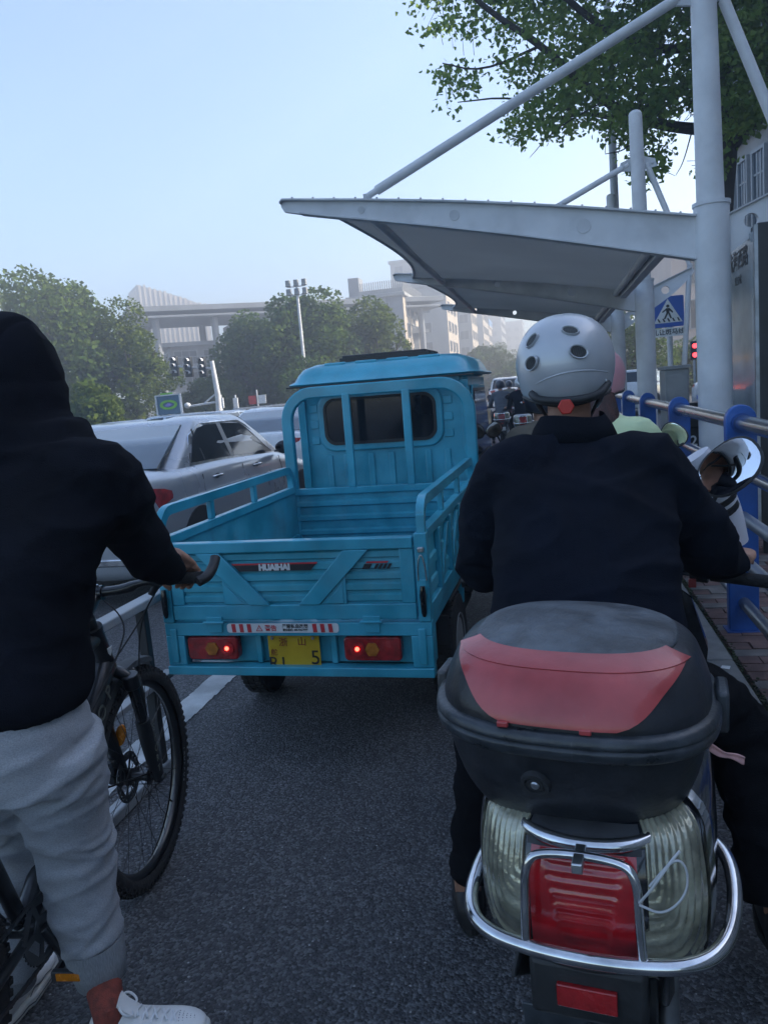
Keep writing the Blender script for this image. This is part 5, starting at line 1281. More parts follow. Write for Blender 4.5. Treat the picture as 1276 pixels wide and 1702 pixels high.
for k in range(29):
    a = R_(-210+240*k/28+0); cc = Vector((.052, 2.035, 1.362)); fl_ = 0
    rg_.append([cc+Vector((.078*cos(a), .068*sin(a), -.012)), cc+Vector((.080*cos(a), .070*sin(a), .045+.006*sin(a*2))), cc+Vector((.098*cos(a), .088*sin(a)-.0, .018)), cc+Vector((.112*cos(a), .100*sin(a), -.016))])
q = MB(); q.loft(rg_, closed=False, cap=False); o = q.build('collar', M['cloth_black'], RD, world=True, smooth=70); o.modifiers.new('s', 'SOLIDIFY').thickness = .006
# head, helmet
hc = Vector((.047, 2.115, 1.505))
head(RD, hc, I4, 'skin_tan', 'hair_black', yaw=R_(0))
hm, A, rings = helmet_full(RD, hc+Vector((-.004, .012, .035)), (.128, .148, .128), I4, 'helmet_silver')
def on_helmet(px, py):
    d = (ROT @ _ray(px, py)).normalized(); o = Vector((0, 0, CAM_H)); c = hc+Vector((-.004, .012, .035)); r = Vector((.128, .148, .128))
    oo = Vector([(o[i]-c[i])/r[i] for i in range(3)]); dd = Vector([d[i]/r[i] for i in range(3)])
    a, b, cc = dd.dot(dd), 2*oo.dot(dd), oo.dot(oo)-1; disc = b*b-4*a*cc
    t = (-b-math.sqrt(max(0, disc)))/(2*a); p = o+d*t; n = Vector([(p[i]-c[i])/r[i]**2 for i in range(3)]).normalized()
    return p, n
for px, py, rot, w, h in ((885, 567, 25, .019, .0125), (947, 551, -12, .019, .0115), (884, 604, 28, .0195, .0145), (960, 585, -16, .0205, .0145), (915, 530, 0, .0, 0)):
    if not w: continue
    p, n = on_helmet(px, py); p = p+n*.003
    ex = Vector((1, 0, 0)); ex = (ex-n*ex.dot(n)).normalized(); ey = n.cross(ex); ey = ey if ey.z > 0 else -ey
    ca, sa = cos(R_(rot)), sin(R_(rot)); u_, v_ = ex*ca+ey*sa, ey*ca-ex*sa
    q = MB(); q.loft([[p+u_*w*f*cos(t)+v_*h*f*sin(t)+n*z for t in [2*pi*k/24 for k in range(24)]] for f, z in ((1.22, -.002), (1.14, .0045), (1.0, .0035), (.97, .0015))], cap=False)
    q.build('vent_rim', M['helmet_silver'], hm, world=True, smooth=60)
    q = MB(); q.loft([[p+u_*w*f*cos(t)+v_*h*f*sin(t)+n*.0014 for t in [2*pi*k/24 for k in range(24)]] for f in (1.0, .02)]); vm = q.build('vent', M['vent_mesh'], hm, world=True)
    g_ = MB()
    for k in range(-4, 5):
        for (uu, vv, ww, hh) in ((u_, v_, w, h), (v_, u_, h, w)):
            o_ = k/4.6; L_ = math.sqrt(max(0, 1-o_*o_)); c0 = p+vv*hh*o_+n*.0022
            if abs(o_) < .95: g_.tube([c0-uu*ww*L_*.96, c0+uu*ww*L_*.96], .00032, 4)
    g_.build('vent_grille', M['cabinet_grey'], hm, world=True, kind='stuff')
# raised swage line round the back of the shell
q = MB(); pts = [on_helmet(*xy) for xy in ((862, 636), (872, 646), (888, 640), (905, 630), (930, 621), (958, 616), (985, 615), (1008, 618))]
q.tube(smooth_path([p+n*.0022 for p, n in pts], 2), [(.0030, .0018)]*0 or .0022, 6); q.build('swage_line', M['helmet_silver'], hm, world=True, smooth=70)
for xy in ((1005, 632), (868, 668)):
    p, n = on_helmet(*xy); MB().ell(tuple(p+n*.003), (.0035, .0035, .0035), 10, 6).build('rivet', M['zinc'], hm, world=True)
# retention cradle, red dial, straps
q = MB(); q.tube(smooth_path([(-.045, 2.04, 1.47), (-.03, 2.005, 1.452), (.045, 1.988, 1.445), (.12, 2.005, 1.452), (.145, 2.06, 1.48)], 2), [.012]*0 or .010, 8); q.build('retention_band', M['plastic_black'], RD, world=True, smooth=60)
c_ = P(940, 676, 1.985); MB().prism([(c_.x+a, c_.z+b) for a, b in circ(0, 0, .021, 6)], c_.y-.012, c_.y+.008).build('adjuster_dial', M['adjuster_red'], RD, world=True, bevel=.003)
for s, xx in ((-1, -.038), (1, .132)):
    MB().tube(smooth_path([(xx, 2.10, 1.50), (xx+s*-.004, 2.11, 1.45), (xx-s*.03, 2.15, 1.395)], 2), .005, 6).build('chin_strap', M['black_metal'], RD, world=True)
    MB().tube(smooth_path([(xx, 2.03, 1.47), (xx-s*.002, 2.07, 1.44), (xx-s*.012, 2.12, 1.42)], 2), .004, 6).build('chin_strap', M['black_metal'], RD, world=True)
# trousers, shoes
lb_ = MB(); lb_.sec([(.045,1.70,.76,.17,.14),(.045,1.71,.82,.19,.15),(.045,1.72,.88,.19,.14)], 28, 2.2)
limbtube(lb_, [(.14, 1.74, .80), (.26, 1.86, .73), (.41, 1.96, .59), (.445, 1.87, .42), (.462, 1.80, .24)], [.105, .100, .088, .082, .072])
limbtube(lb_, [(-.04, 1.74, .80), (-.13, 1.90, .72), (-.232, 2.06, .55), (-.262, 2.03, .34), (-.292, 1.99, .13)], [.105, .092, .074, .062, .058])
organic('trousers', lb_, M['trouser_black'], RD, .011, 5, cloth_fold(.010, 11, (6, 6, 11)))
for s, (x, y, z0, aw) in ((1, (.468, 1.79, .122, .1)), (-1, (-.30, 1.985, 0, -.15))):
    k = MB(); k.tube([(x, y, z0+.19), (x, y, z0+.06)], [.040, .036], 14); k.build('ankle', M['skin_tan'], RD, world=True, smooth=60)
    A_ = Matrix.Translation((x, y, z0)) @ Matrix.Rotation(-aw, 4, 'Z')
    sh_ = MB(); sh_.loft([[A_ @ Vector((cx_+rx_*cos(t), yy, max(.018, zc+rz_*sin(t)))) for t in [2*pi*i/18 for i in range(18)]] for yy, cx_, rx_, zc, rz_ in ((-.075, 0, .020, .045, .035), (-.065, 0, .036, .052, .045), (-.02, 0, .042, .062, .056), (.05, 0, .045, .05, .044), (.12, 0, .048, .04, .032), (.175, 0, .040, .032, .022), (.20, 0, .018, .028, .012))])
    so = sh_.build('shoe', M['shoe_dark'], RD, world=True, smooth=60)
    MB().prism([(p.x, p.y) for p in [A_ @ Vector((.050*cos(t)*(1-.15*(sin(t) < -.3)), .065+.145*sin(t), 0)) for t in [2*pi*i/24 for i in range(24)]]], z0+.001, z0+.022, 'z').build('sole', M['rubber'], so, world=True, bevel=.003)
grip_hand(RD, Vector((.492, 2.255, .948)), Vector((1, -.2, -.05)), Vector((-.1, -1, .1)), 'skin')
grip_hand(RD, Vector((-.215, 2.29, .935)), Vector((-1, -.1, -.05)), Vector((0, -1, .1)), 'skin')

# ---- other riders: a seated figure in a simple frame (scooter axis = +Y, origin below the rear axle)
def rider(label, loc, rz, jacket, helmet=None, trousers='trouser_black', vox=.014, hair='hair_black', hy=0, sc=1., group=None, striped=False):
    T_ = Matrix.Translation(loc) @ Matrix.Rotation(rz, 4, 'Z') @ Matrix.Scale(sc, 4)
    p = thing('person', label, 'person', loc, (0, 0, rz), group=group)
    def tr(b): b.v = [tuple(T_ @ Vector(q)) for q in b.v]; return b
    b = MB(); b.sec(dense([(0,.42,.78,.165,.13),(0,.44,.88,.160,.12),(0,.49,1.0,.155,.11),(0,.56,1.14,.175,.11),(0,.61,1.25,.180,.095),(0,.635,1.31,.145,.08),(0,.65,1.345,.06,.055)], 3), 28, 2.3)
    for s in (-1, 1): limbtube(b, [(s*.10,.61,1.25),(s*.185,.62,1.24),(s*.255,.68,1.05),(s*.27,.75,.98),(s*.30,.90,.955)], [.07,.066,.058,.052,.042], 14)
    organic('jacket', tr(b), M[jacket], p, vox, 4, cloth_fold(.007, 5))
    b = MB(); b.sec([(0,.44,.76,.16,.13),(0,.45,.86,.165,.12)], 20)
    for s in (-1, 1): limbtube(b, [(s*.09,.46,.80),(s*.16,.70,.76),(s*.20,.86,.62),(s*.22,.82,.35),(s*.25,.74,.08)], [.09,.08,.066,.055,.048], 14)
    organic('trousers', tr(b), M[trousers], p, vox, 4)
    for s in (-1, 1):
        b = MB(); b.loft([[Vector((s*.25+r_*cos(t), yy, max(.003, .04+r2*sin(t)))) for t in [2*pi*i/14 for i in range(14)]] for yy, r_, r2 in ((.66,.02,.03),(.68,.04,.05),(.76,.042,.05),(.88,.042,.03),(.92,.02,.02))]); tr(b).build('shoe', M['shoe_dark'], p, world=True, smooth=60)
        grip_hand(p, T_ @ Vector((s*.345, .985, .935)), T_.to_3x3() @ Vector((s, -.1, 0)), T_.to_3x3() @ Vector((0, -1, .1)))
    A_ = head(p, Vector((0, .72, 1.47)), T_, 'skin', hair, hy)
    if helmet: helmet_full(p, Vector((0, .725, 1.50)), (.122, .142, .122), T_, helmet, yaw=hy)
    return p
make_scooter('grey white scooter under the girl in the pink helmet, beside the guard rail', (.120, 2.75, 0), R_(-6), False, 'white_steel', bars=(.02, .99, .94))
gi = rider('girl in a pink helmet and pale lime jacket riding beside the guard rail', (.120, 2.75, 0), R_(-6), 'jacket_lime', 'helmet_pink', sc=1.0, hy=R_(-20))
# long brown hair on her back and her black and white striped sleeve
mat('hair_brown', (.05, .018, .014), .5, var=.4, vs=40, bump=.7, bs=200, stretch=(1, 1, .15))
b = MB(); g0 = Matrix.Translation((.120, 2.75, 0)) @ Matrix.Rotation(R_(-6), 4, 'Z')
b.tube([g0 @ Vector(q) for q in ((0, .655, 1.43), (.01, .60, 1.34), (.02, .55, 1.24), (.02, .53, 1.12))], [(.075, .05), (.085, .04), (.075, .035), (.03, .02)], 16); b.build('long_hair', M['hair_brown'], gi, world=True, smooth=70)
b = MB(); b.tube([g0 @ Vector(q) for q in ((.20, .60, 1.17), (.262, .665, 1.04), (.275, .74, .965), (.305, .86, .94))], [(.072, .066), (.068, .062), (.060, .056), (.05, .05)], 20); sv = b.build('white_sleeve', M['stripe_white'], gi, world=True, smooth=70)
for k in range(7):
    t = .12+k*.13; a = g0 @ Vector((.20+.08*t, .60+.12*t, 1.17-.18*t)); c = g0 @ Vector((.21+.08*t, .62+.12*t, 1.13-.18*t))
    MB().tube([a, c], [.0735-.008*t]*2, 20).build('black_stripe', M['black_print'], sv, world=True)
make_scooter('black scooter under the rider in khaki, ahead in the lane', (-.03, 4.35, 0), R_(2), False, 'scooter_black', bars=(-.02, 1.0, .93))
rider('rider in a khaki brown jacket, mostly hidden behind the silver helmet', (-.03, 4.35, 0), R_(2), 'jacket_khaki', 'helmet_dark', sc=.93)
for i, (x, y, j, h, lb) in enumerate([(-1.2, 19.5, 'jacket_grey', 'helmet_dark', 'far rider in grey, leftmost of the riders seen left of the silver helmet'), (-.75, 23, 'jacket_red', 'helmet_silver', 'far rider in dark red among the riders left of the silver helmet'), (-1.35, 27, 'jacket_khaki', 'helmet_dark', 'distant rider in brown behind the grey one'), (-.6, 17, 'cloth_navy', 'helmet_silver', 'far rider in navy with a pale helmet, nearest of the distant riders')]):
    make_scooter(['small dark scooter under the far rider in grey', 'small dark scooter under the far rider in dark red', 'small scooter under the distant rider in brown', 'small white scooter under the far rider in navy'][i], (x, y, 0), R_(3), False, 'white_steel' if i == 3 else 'scooter_black')
    rider(lb, (x, y, 0), R_(3), j, h, vox=.02, group='riders waiting far ahead')

# white wind sleeve with black stripes on the right side of the foreground bars
b = MB(); b.tube(smooth_path([P(1150, 760, 2.30), P(1180, 800, 2.30), P(1202, 850, 2.32), P(1212, 900, 2.34)], 2), [.052]*0 or .050, 20)
sv = b.build('wind_sleeve', M['stripe_white'], SC_, world=True, smooth=70)
for k in range(3):
    t0, t1 = P(1186+k*4.0, 806+k*17, 2.305), P(1190+k*4.0, 813+k*17, 2.31)
    MB().tube([t0, t1], .0512, 18).build('black_stripe', M['black_print'], sv, world=True)
# ---------------------------------------------------------------- mountain bicycle
mat('frame_black', (.011, .012, .014), .32, var=.3, vs=9, coat=.4)
mat('frame_letters', (.16, .17, .14), .5, var=.2)
mat('spoke_black', (.03, .03, .032), .35, metal=.8, var=0)
mat('alloy_dark', (.11, .115, .12), .35, metal=.9, var=.2, vs=20)
mat('reflector_amber', (.62, .20, .01), .25, var=.15, vs=60, bump=.3, bs=200)
mat('tyre_print', (.16, .17, .17), .6, var=.2)
mat('tyre_yellow', (.45, .42, .03), .6)
BK = thing('bicycle', 'black mountain bicycle held by the person in the black hoodie', 'bicycle', (-1.235, .985, 0), (0, 0, R_(6)))
B_ = BK
def bwheel(name, y, z=.352):
    c = Matrix.Translation((0, y, z)); RO = .352
    prof = []
    for k in range(15):
        a = R_(-205+230*k/14+0); prof.append((RO-.030+.028*cos(R_(-130+260*k/14)), .029*sin(R_(-130+260*k/14))))
    w = thing_part(name)
    ty = MB().lathe(prof, 72, c).build('tyre', M['rubber'], w, smooth=60)
    kn = MB()
    for k in range(84):
        A = c @ Matrix.Rotation(2*pi*k/84, 4, 'X')
        o = .0
        if k % 2: kn.box(-.0085, -.001, -.006, .006, RO-.004, RO+.0045, A); kn.box(.001, .0085, -.006, .006, RO-.004, RO+.0045, A)
        else: kn.box(-.006, .006, -.0055, .0055, RO-.004, RO+.0045, A)
        for s in (-1, 1):
            kn.box(s*.0185-.004, s*.0185+.004, -.0055, .0055, RO-.012, RO-.001, A)
            kn.box(s*.0265-.003, s*.0265+.0025, -.006, .006, RO-.024, RO-.010, A)
    kn.build('tyre_knobs', M['rubber'], w, kind='stuff')
    MB().lathe([(RO-.057, -.013), (RO-.062, -.010), (RO-.066, 0), (RO-.062, .010), (RO-.057, .013), (RO-.044, .0145), (RO-.043, .012), (RO-.052, 0), (RO-.043, -.012), (RO-.044, -.0145), (RO-.057, -.013)], 72, c).build('rim', M['frame_black'], w, smooth=40)
    MB().lathe([(.006, -.055), (.012, -.052), (.012, -.036), (.026, -.034), (.027, -.030), (.015, -.026), (.013, 0), (.015, .026), (.027, .030), (.026, .034), (.012, .036), (.012, .052), (.006, .055)], 24, c, cap=True).build('hub', M['frame_black'], w, smooth=40)
    sm = MB().tube([(0, 0, 0), (0, 0, 1)], .00105, 5).mesh('spoke', M['spoke_black'])
    for k in range(32):
        side = -1 if k % 2 else 1; a = 2*pi*k/32; off = R_(62)*(1 if (k//2) % 2 else -1)
        p0 = Vector((side*.031, y+.024*cos(a+off), z+.024*sin(a+off))); p1 = Vector((side*.003, y+(RO-.064)*cos(a), z+(RO-.064)*sin(a)))
        o = link('spoke', sm, w); d = p1-p0; o.rotation_mode = 'QUATERNION'; o.location = p0; o.rotation_quaternion = d.to_track_quat('Z', 'Y'); o.scale = (1, 1, d.length)
    # brake disc, six arms
    holes = [[(.058*cos(t)+(0), .058*sin(t)) for t in []]]
    hs = []
    for k in range(6):
        a0 = 2*pi*k/6; hs.append([(r*cos(a0+t), r*sin(a0+t)) for r, t in ((.030, .12), (.058, .10), (.058, .90), (.030, .82))])
    for k in range(24): a0 = 2*pi*k/24; hs.append(circ(.071*cos(a0), .071*sin(a0), .0032, 6))
    plate2d('brake_disc', circ(0, 0, .081, 48), hs+[circ(0, 0, .016, 16)], .002, M['alloy_dark'], w, Matrix.Translation((-.042, y, z)) @ YZ)
    return w
def thing_part(name):
    o = bpy.data.objects.new(name, None); COL.objects.link(o); o.parent = BK; WM[o.name] = WM[BK.name].copy(); return o
fw = bwheel('front_wheel', 1.115); rw_ = bwheel('rear_wheel', 0.0)
# tyre lettering
def tyre_text(w, y, s, a0, m, size=.020, x=.0262, r=.309, step=None):
    for i, ch in enumerate(s):
        a = R_(a0)+i*(step or size*.92/r)
        T_ = Matrix.Translation((x, y, .352)) @ Matrix.Rotation(a, 4, 'X') @ Matrix.Translation((0, 0, r)) @ Matrix.Rotation(pi/2, 4, 'Z') @ XZ @ Matrix.Identity(4)
        text('tyre_lettering', ch, size, M[m], w, T_, ext=.0004, bold=.0004)
tyre_text(fw, 1.115, 'SUPPORT', -120, 'tyre_print'); tyre_text(fw, 1.115, 'SUPPORT', 62, 'tyre_print')
MB().box(.0258, .0275, 1.115-.301-.010+.0, 1.115-.301+.004, .352-.02, .352+.02).build('tyre_label', M['tyre_yellow'], fw)
vs_ = MB().tube([(0, 1.115+.20, .352-.20), (0, 1.115+.175, .352-.175)], .003, 6).build('valve', M['alloy_dark'], fw)
# amber spoke reflector
o = MB().prism([(1.0+.030*cos(t)*.62-.03*0, .49+.036*sin(t)) for t in [2*pi*k/24 for k in range(24)]], -.012, .012, 'x'); 
rc = P(201, 1222, 2.06); o = MB(); o.prism([(rc.x+.017*cos(t)+.008*sin(t), rc.z+.036*sin(t)) for t in [2*pi*k/24 for k in range(24)]], rc.y-.006, rc.y+.006); o.build('spoke_reflector', M['reflector_amber'], fw, world=True, bevel=.003)
# fork
HT0, HT1 = Vector((0, 1.005, .755)), Vector((0, .955, .885))      # head tube ends
ax = (HT1-HT0).normalized()
for s in (-1, 1):
    MB().tube([(s*.058, 1.122, .340), (s*.060, 1.100, .40), (s*.062, 1.072, .49), (s*.062, 1.052, .57)], [.017, .023, .024, .022], 16).build('fork_leg', M['frame_black'], B_, smooth=50)
    MB().tube([(s*.062, 1.052, .57), (s*.062, 1.018, .705)], .0165, 14).build('stanchion', M['black_gloss'], B_, smooth=50)
    MB().tube([(s*.062, 1.024, .69), (s*.062, 1.012, .735)], .025, 14).build('fork_cap', M['frame_black'], B_, smooth=40, bevel=.003)
    MB().tube([(s*.050, 1.115, .352), (s*.082, 1.115, .352)], .010, 12).build('axle_nut', M['alloy_dark'], B_)
for i, ch in enumerate('SPORT'): text('fork_lettering', ch, .030, M['frame_letters'], B_, Matrix.Translation((.0862, 1.074+.012*i*0+(.022 if 0 else 0)-.0+(-.0), .40+.034*(4-i))) @ Matrix.Rotation(pi, 4, 'Z') @ YZ, ext=.0004)
MB().tube(smooth_path([(-.062, 1.02, .712), (-.03, 1.012, .748), (.03, 1.012, .748), (.062, 1.02, .712)], 2), .019, 12).build('fork_crown', M['frame_black'], B_, smooth=50)
MB().tube(smooth_path([(-.062, 1.075, .548), (-.05, 1.10, .745*0+.70), (0, 1.11, .735), (.05, 1.10, .70), (.062, 1.075, .548)], 2), .009, 8).build('fork_arch', M['frame_black'], B_)
MB().box(-.075, -.050, 1.045, 1.09, .36, .44).build('brake_caliper', M['frame_black'], B_, bevel=.006)
# mudguard behind the fork
v = []; 
for k in range(17):
    a = R_(28+108*k/16+40); r = .382; wv = .030+.004*sin(pi*k/16)
    v.append([Vector((x, 1.115+(r+dz)*cos(a), .352+(r+dz)*sin(a))) for x, dz in ((-wv, -.016), (-wv*.8, 0), (0, .004), (wv*.8, 0), (wv, -.016), (wv*.78, -.006), (0, -.002), (-wv*.78, -.006))])
MB().loft(v).build('mudguard', M['plastic_black'], B_, smooth=50)
for s in (-1, 1): MB().tube([(s*.03, 1.115-.36, .352+.14), (s*.055, 1.112, .37)], .0028, 6).build('mudguard_stay', M['spoke_black'], B_)
MB().tube([(.012, 1.018, .765), (.012, 1.016, .775)], .008, 10).build('mudguard_bolt', M['zinc'], B_)
# frame tubes
BBp = Vector((0, .435, .330)); ST = Vector((0, .285, .80))
def ft(name, pts, r, m='frame_black'): return MB().tube([Vector(p) for p in pts], r, 16).build(name, M[m], B_, smooth=50)
ft('head_tube', [HT0-ax*.01, HT1+ax*.01], .029); ft('headset', [HT1+ax*.01, HT1+ax*.022], .031)
dt = ft('down_tube', [HT0+ax*.02+Vector((0, -.01, 0)), HT0.lerp(BBp, .5), BBp], [.034, .034, .030])
ft('top_tube', [HT1-ax*.015, Vector((0, .62, .83)), ST-Vector((0, 0, .05))], [.024, .022, .018])
ft('seat_tube', [BBp, ST], .019); ft('seat_post', [ST, Vector((0, .255, .90))], .0145, 'alloy_dark'); ft('bottom_bracket', [BBp-Vector((.04, 0, 0)), BBp+Vector((.04, 0, 0))], .024)
for s in (-1, 1):
    ft('chain_stay', [BBp+Vector((s*.03, 0, 0)), Vector((s*.055, .2, .33)), Vector((s*.066, 0, .352))], [.013, .012, .009])
    ft('seat_stay', [ST-Vector((0, 0, .07)), Vector((s*.05, .16, .60)), Vector((s*.066, 0, .352))], [.010, .009, .008])
for k, ch in enumerate('PONY'): text('frame_lettering', ch, .060, M['frame_letters'], B_, Matrix.Translation((.0345, .93-.055*k, .712-.040*k)) @ Matrix.Rotation(pi, 4, 'Z') @ YZ @ Matrix.Rotation(R_(36), 4, 'Z'), ext=.0004, bold=.001)
sd = MB(); sd.loft([[Vector((w_*cos(t), y, z+.028*sin(t))) for t in [2*pi*k/18 for k in range(18)]] for y, w_, z in ((.11, .03, .925), (.14, .07, .935), (.20, .072, .93), (.28, .04, .93), (.36, .022, .93), (.39, .012, .922))]); sd.build('saddle', M['seat_vinyl'], B_, smooth=60)
# badge on the head tube
plate2d('head_badge', [(-.014, .012), (.014, .012), (.010, -.004), (0, -.014), (-.010, -.004)], [], .002, M['sign_white'], B_, Matrix.Translation((.0295, .978, .822)) @ Matrix.Rotation(pi, 4, 'Z') @ YZ)
# stem, bar, grips
S1 = HT1+ax*.03; S2 = Vector((0, 1.0, .995))
ft('spacer', [HT1+ax*.022, HT1+ax*.055], .019, 'plastic_black')
ft('stem', [HT1+ax*.075, Vector((0, .975, .975)), S2], [.022, .018, .020]); ft('stem_cap', [HT1+ax*.094, HT1+ax*.110], .021, 'black_gloss')
ft('stem_clamp', [S2-Vector((.024, 0, 0)), S2+Vector((.024, 0, 0))], .023)
for s in (-1, 1): ft('clamp_bolt', [S2+Vector((s*.014, -.01, .020)), S2+Vector((s*.014, -.012, .028))], .004, 'zinc')
bar = smooth_path([(0, 1.0, .995), (.09, 1.0, 1.0), (.16, .995, 1.025), (.35, .952, 1.034)], 2)
for s in (-1, 1):
    ps = [Vector((s*p.x, p.y, p.z)) for p in bar]; MB().tube(ps, [.0155 if p.x < .12 else .0115 for p in bar], 14).build('handlebar', M['frame_black'], B_, smooth=50)
    a, b = Vector((s*.225, .980, 1.029)), Vector((s*.350, .952, 1.034))
    MB().tube([a, b], [.017, .017], 14).build('grip', M['rubber'], B_, smooth=40)
    # rounded bar end horn
    hn = MB(); hn.tube(smooth_path([b-Vector((s*.008, .02, .008)), b+Vector((s*.012, .0, .0)), b+Vector((s*.018, .022, .010)), b+Vector((s*.022, .045, .026)), b+Vector((s*.022, .062, .042))], 2), .0150, 12)
    hn.build('bar_end', M['plastic_black'], B_, smooth=60)
    MB().tube([a-Vector((s*.045, -.01, 0)), a-Vector((s*.005, -.001, 0))], .019, 12).build('lever_clamp', M['plastic_black'], B_, bevel=.003)
    MB().tube(smooth_path([a+Vector((-s*.03, .03, -.012)), a+Vector((s*.0, .055, -.018)), b+Vector((-s*.02, .05, -.02))], 2), .0055, 8).build('brake_lever', M['alloy_dark'], B_)
    MB().tube([a+Vector((-s*.03, .01, -.015)), a+Vector((-s*.045, -.005, -.045))], .011, 8).build('shifter', M['plastic_black'], B_, bevel=.002)
for s, e_ in ((1, (.045, 1.07, .60)), (-1, (-.06, 1.08, .45)), (1, (.02, .90, .72))):
    MB().tube(smooth_path([(s*.22, 1.0, 1.01), (s*.15, 1.10, .98), (s*.06, 1.13, .86), (e_[0], e_[1]+.04, (e_[2]+.8)/2), e_], 3), .0026, 6).build('cable', M['rubber'], B_)
MB().tube(smooth_path([(-.20, 1.0, 1.01), (-.10, 1.12, .99), (.03, 1.12, .88), (.05, .98, .80), (.04, .80, .70)], 3), .0026, 6).build('cable', M['rubber'], B_)
# drive: chainring, cranks, pedals, chain, cassette
def ringgear(name, y, z, x, r, n, inner, m='alloy_dark'):
    pts = []
    for k in range(n):
        a = 2*pi*k/n; d = pi/n
        pts += [((r-.004)*cos(a-d*.55), (r-.004)*sin(a-d*.55)), (r*cos(a-d*.15), r*sin(a-d*.15)), (r*cos(a+d*.15), r*sin(a+d*.15)), ((r-.004)*cos(a+d*.55), (r-.004)*sin(a+d*.55))]
    hs = [[(q*cos(2*pi*k/5+t), q*sin(2*pi*k/5+t)) for q, t in ((r*.42, .18), (r*.78, .12), (r*.78, 1.1), (r*.42, 1.05))] for k in range(5)] if inner else []
    return plate2d(name, pts, hs, .003, M[m], B_, Matrix.Translation((x, y, z)) @ YZ)
ringgear('chainring', .435, .330, .048, .082, 36, True)
for k in range(7): ringgear('cassette_sprocket', 0, .352, .032+.004*k, .052-.0045*k, 22-2*k, False)
cr = R_(-64)                                                # right crank points down and forward
for s in (-1, 1):
    d = Vector((0, cos(cr), sin(cr)))*s; c0 = BBp+Vector((s*.046, 0, 0)); c1 = c0+d*.17+Vector((s*.012, 0, 0))
    MB().tube([c0, c1], [.014, .011], 10).build('crank', M['frame_black'], B_, bevel=.002)
    pc = c1+Vector((s*.018, 0, 0)); pd = MB()
    for yy in (-.042, .042): pd.box(pc.x-.045, pc.x+.045, pc.y+yy-.008, pc.y+yy+.008, pc.z-.013, pc.z+.013)
    for xx in (-.040, 0, .040): pd.box(pc.x+xx-.006, pc.x+xx+.006, pc.y-.042, pc.y+.042, pc.z-.010, pc.z+.010)
    po = pd.build('pedal', M['plastic_black'], B_, bevel=.003)
    for yy in (-.051, .051): MB().box(pc.x-.030, pc.x+.030, pc.y+yy-.002, pc.y+yy+.002, pc.z-.008, pc.z+.010).build('pedal_reflector', M['reflector_amber'], po)
ch = MB(); lk = []
r1, r2 = .080, .050; n = 110
def chain_pt(t):
    # closed loop: top run, chainring, lower run, sprocket
    L1 = math.hypot(.435, .047); tot = 2*L1+pi*r1+pi*r2; q = (t % 1)*tot
    if q < L1: f = q/L1; return Vector((.048, f*.435, .352+r2+(.330+r1-.352-r2)*f))
    q -= L1
    if q < pi*r1: a = pi/2-q/r1; return Vector((.048, .435+r1*cos(a), .330+r1*sin(a)))
    q -= pi*r1
    if q < L1: f = 1-q/L1; return Vector((.048, f*.435, .352-r2+(.330-r1-.352+r2)*f-.015*sin(pi*f)))
    q -= L1; a = -pi/2-q/r2; return Vector((.048, r2*cos(a), .352+r2*sin(a)))
for k in range(n):
    a, b = chain_pt(k/n), chain_pt((k+1)/n); d = b-a; m_ = (a+b)/2; Q = Matrix.Translation(m_) @ d.to_track_quat('Y', 'Z').to_matrix().to_4x4()
    wq = .0035 if k % 2 else .0025; ch.box(-wq, wq, -.0068, .0068, -.0038, .0038, Q)
ch.build('chain', M['alloy_dark'], B_, kind='stuff')
MB().box(.035, .065, -.03, .02, .20, .30).build('derailleur', M['frame_black'], B_, bevel=.005)
MB().tube([(-.07, .05, .34), (-.13, -.02, .012)], .009, 10).build('kickstand', M['alloy_dark'], B_)
# bottle on the down tube
MB().lathe([(.005, -.09), (.034, -.088), (.036, -.03), (.034, .05), (.022, .075), (.018, .10), (.004, .102)], 20, Matrix.Translation((0, .62, .58)) @ Matrix.Rotation(pi/2, 4, 'Z') @ Matrix.Rotation(R_(-40), 4, 'Y'), cap=True).build('bottle', M['cabinet_grey'], B_, smooth=50)

# ---------------------------------------------------------------- the person holding it
mat('marl_grey', (.38, .40, .43), .95, var=.16, vs=260, bump=.35, bs=420, stretch=(1, 1, 2.2), spec=.1)
mat('cuff_grey', (.29, .31, .33), .95, var=.15, vs=200, bump=.5, bs=300, stretch=(3, 3, .3), spec=.1)
mat('seam_dark', (.10, .105, .12), .9)
mat('shoe_white', (.66, .66, .64), .45, var=.10, vs=9, bump=.08, bs=90)
mat('shoe_sole', (.52, .52, .49), .6, var=.2, vs=14)
mat('sock_red', (.20, .045, .030), .9, var=.3, vs=60, bump=.4, bs=300)
mat('hoodie_black', (.0068, .0078, .0125), .96, var=.3, vs=5, bump=.45, bs=420, spec=.1)
CY = thing('person', 'person in a black hoodie with the hood up and light grey joggers holding the bicycle', 'person', (-1.15, 1.48, 0))
hb = MB()
hb.sec(dense([(-1.215,1.425,.885,.158,.145),(-1.215,1.430,.93,.170,.155),(-1.220,1.445,1.02,.166,.148),(-1.212,1.480,1.14,.180,.140),(-1.195,1.525,1.26,.222,.138),(-1.195,1.565,1.35,.232,.128),(-1.190,1.590,1.405,.200,.115),(-1.188,1.605,1.44,.150,.105),(-1.188,1.615,1.475,.118,.105),(-1.19,1.62,1.50,.105,.10)], 3), 36, 2.3)
CsR = Vector((-1.005, 1.575, 1.365)); CeR = P(196, 858, 1.70); CwR = P(283, 947, 1.875)
limbtube(hb, [(-1.10, 1.57, 1.36), CsR, CsR.lerp(CeR, .5)+Vector((.018, -.01, 0)), CeR, CeR.lerp(CwR, .5)+Vector((0, 0, -.012)), CwR], [.10, .092, .080, .070, .062, .044])
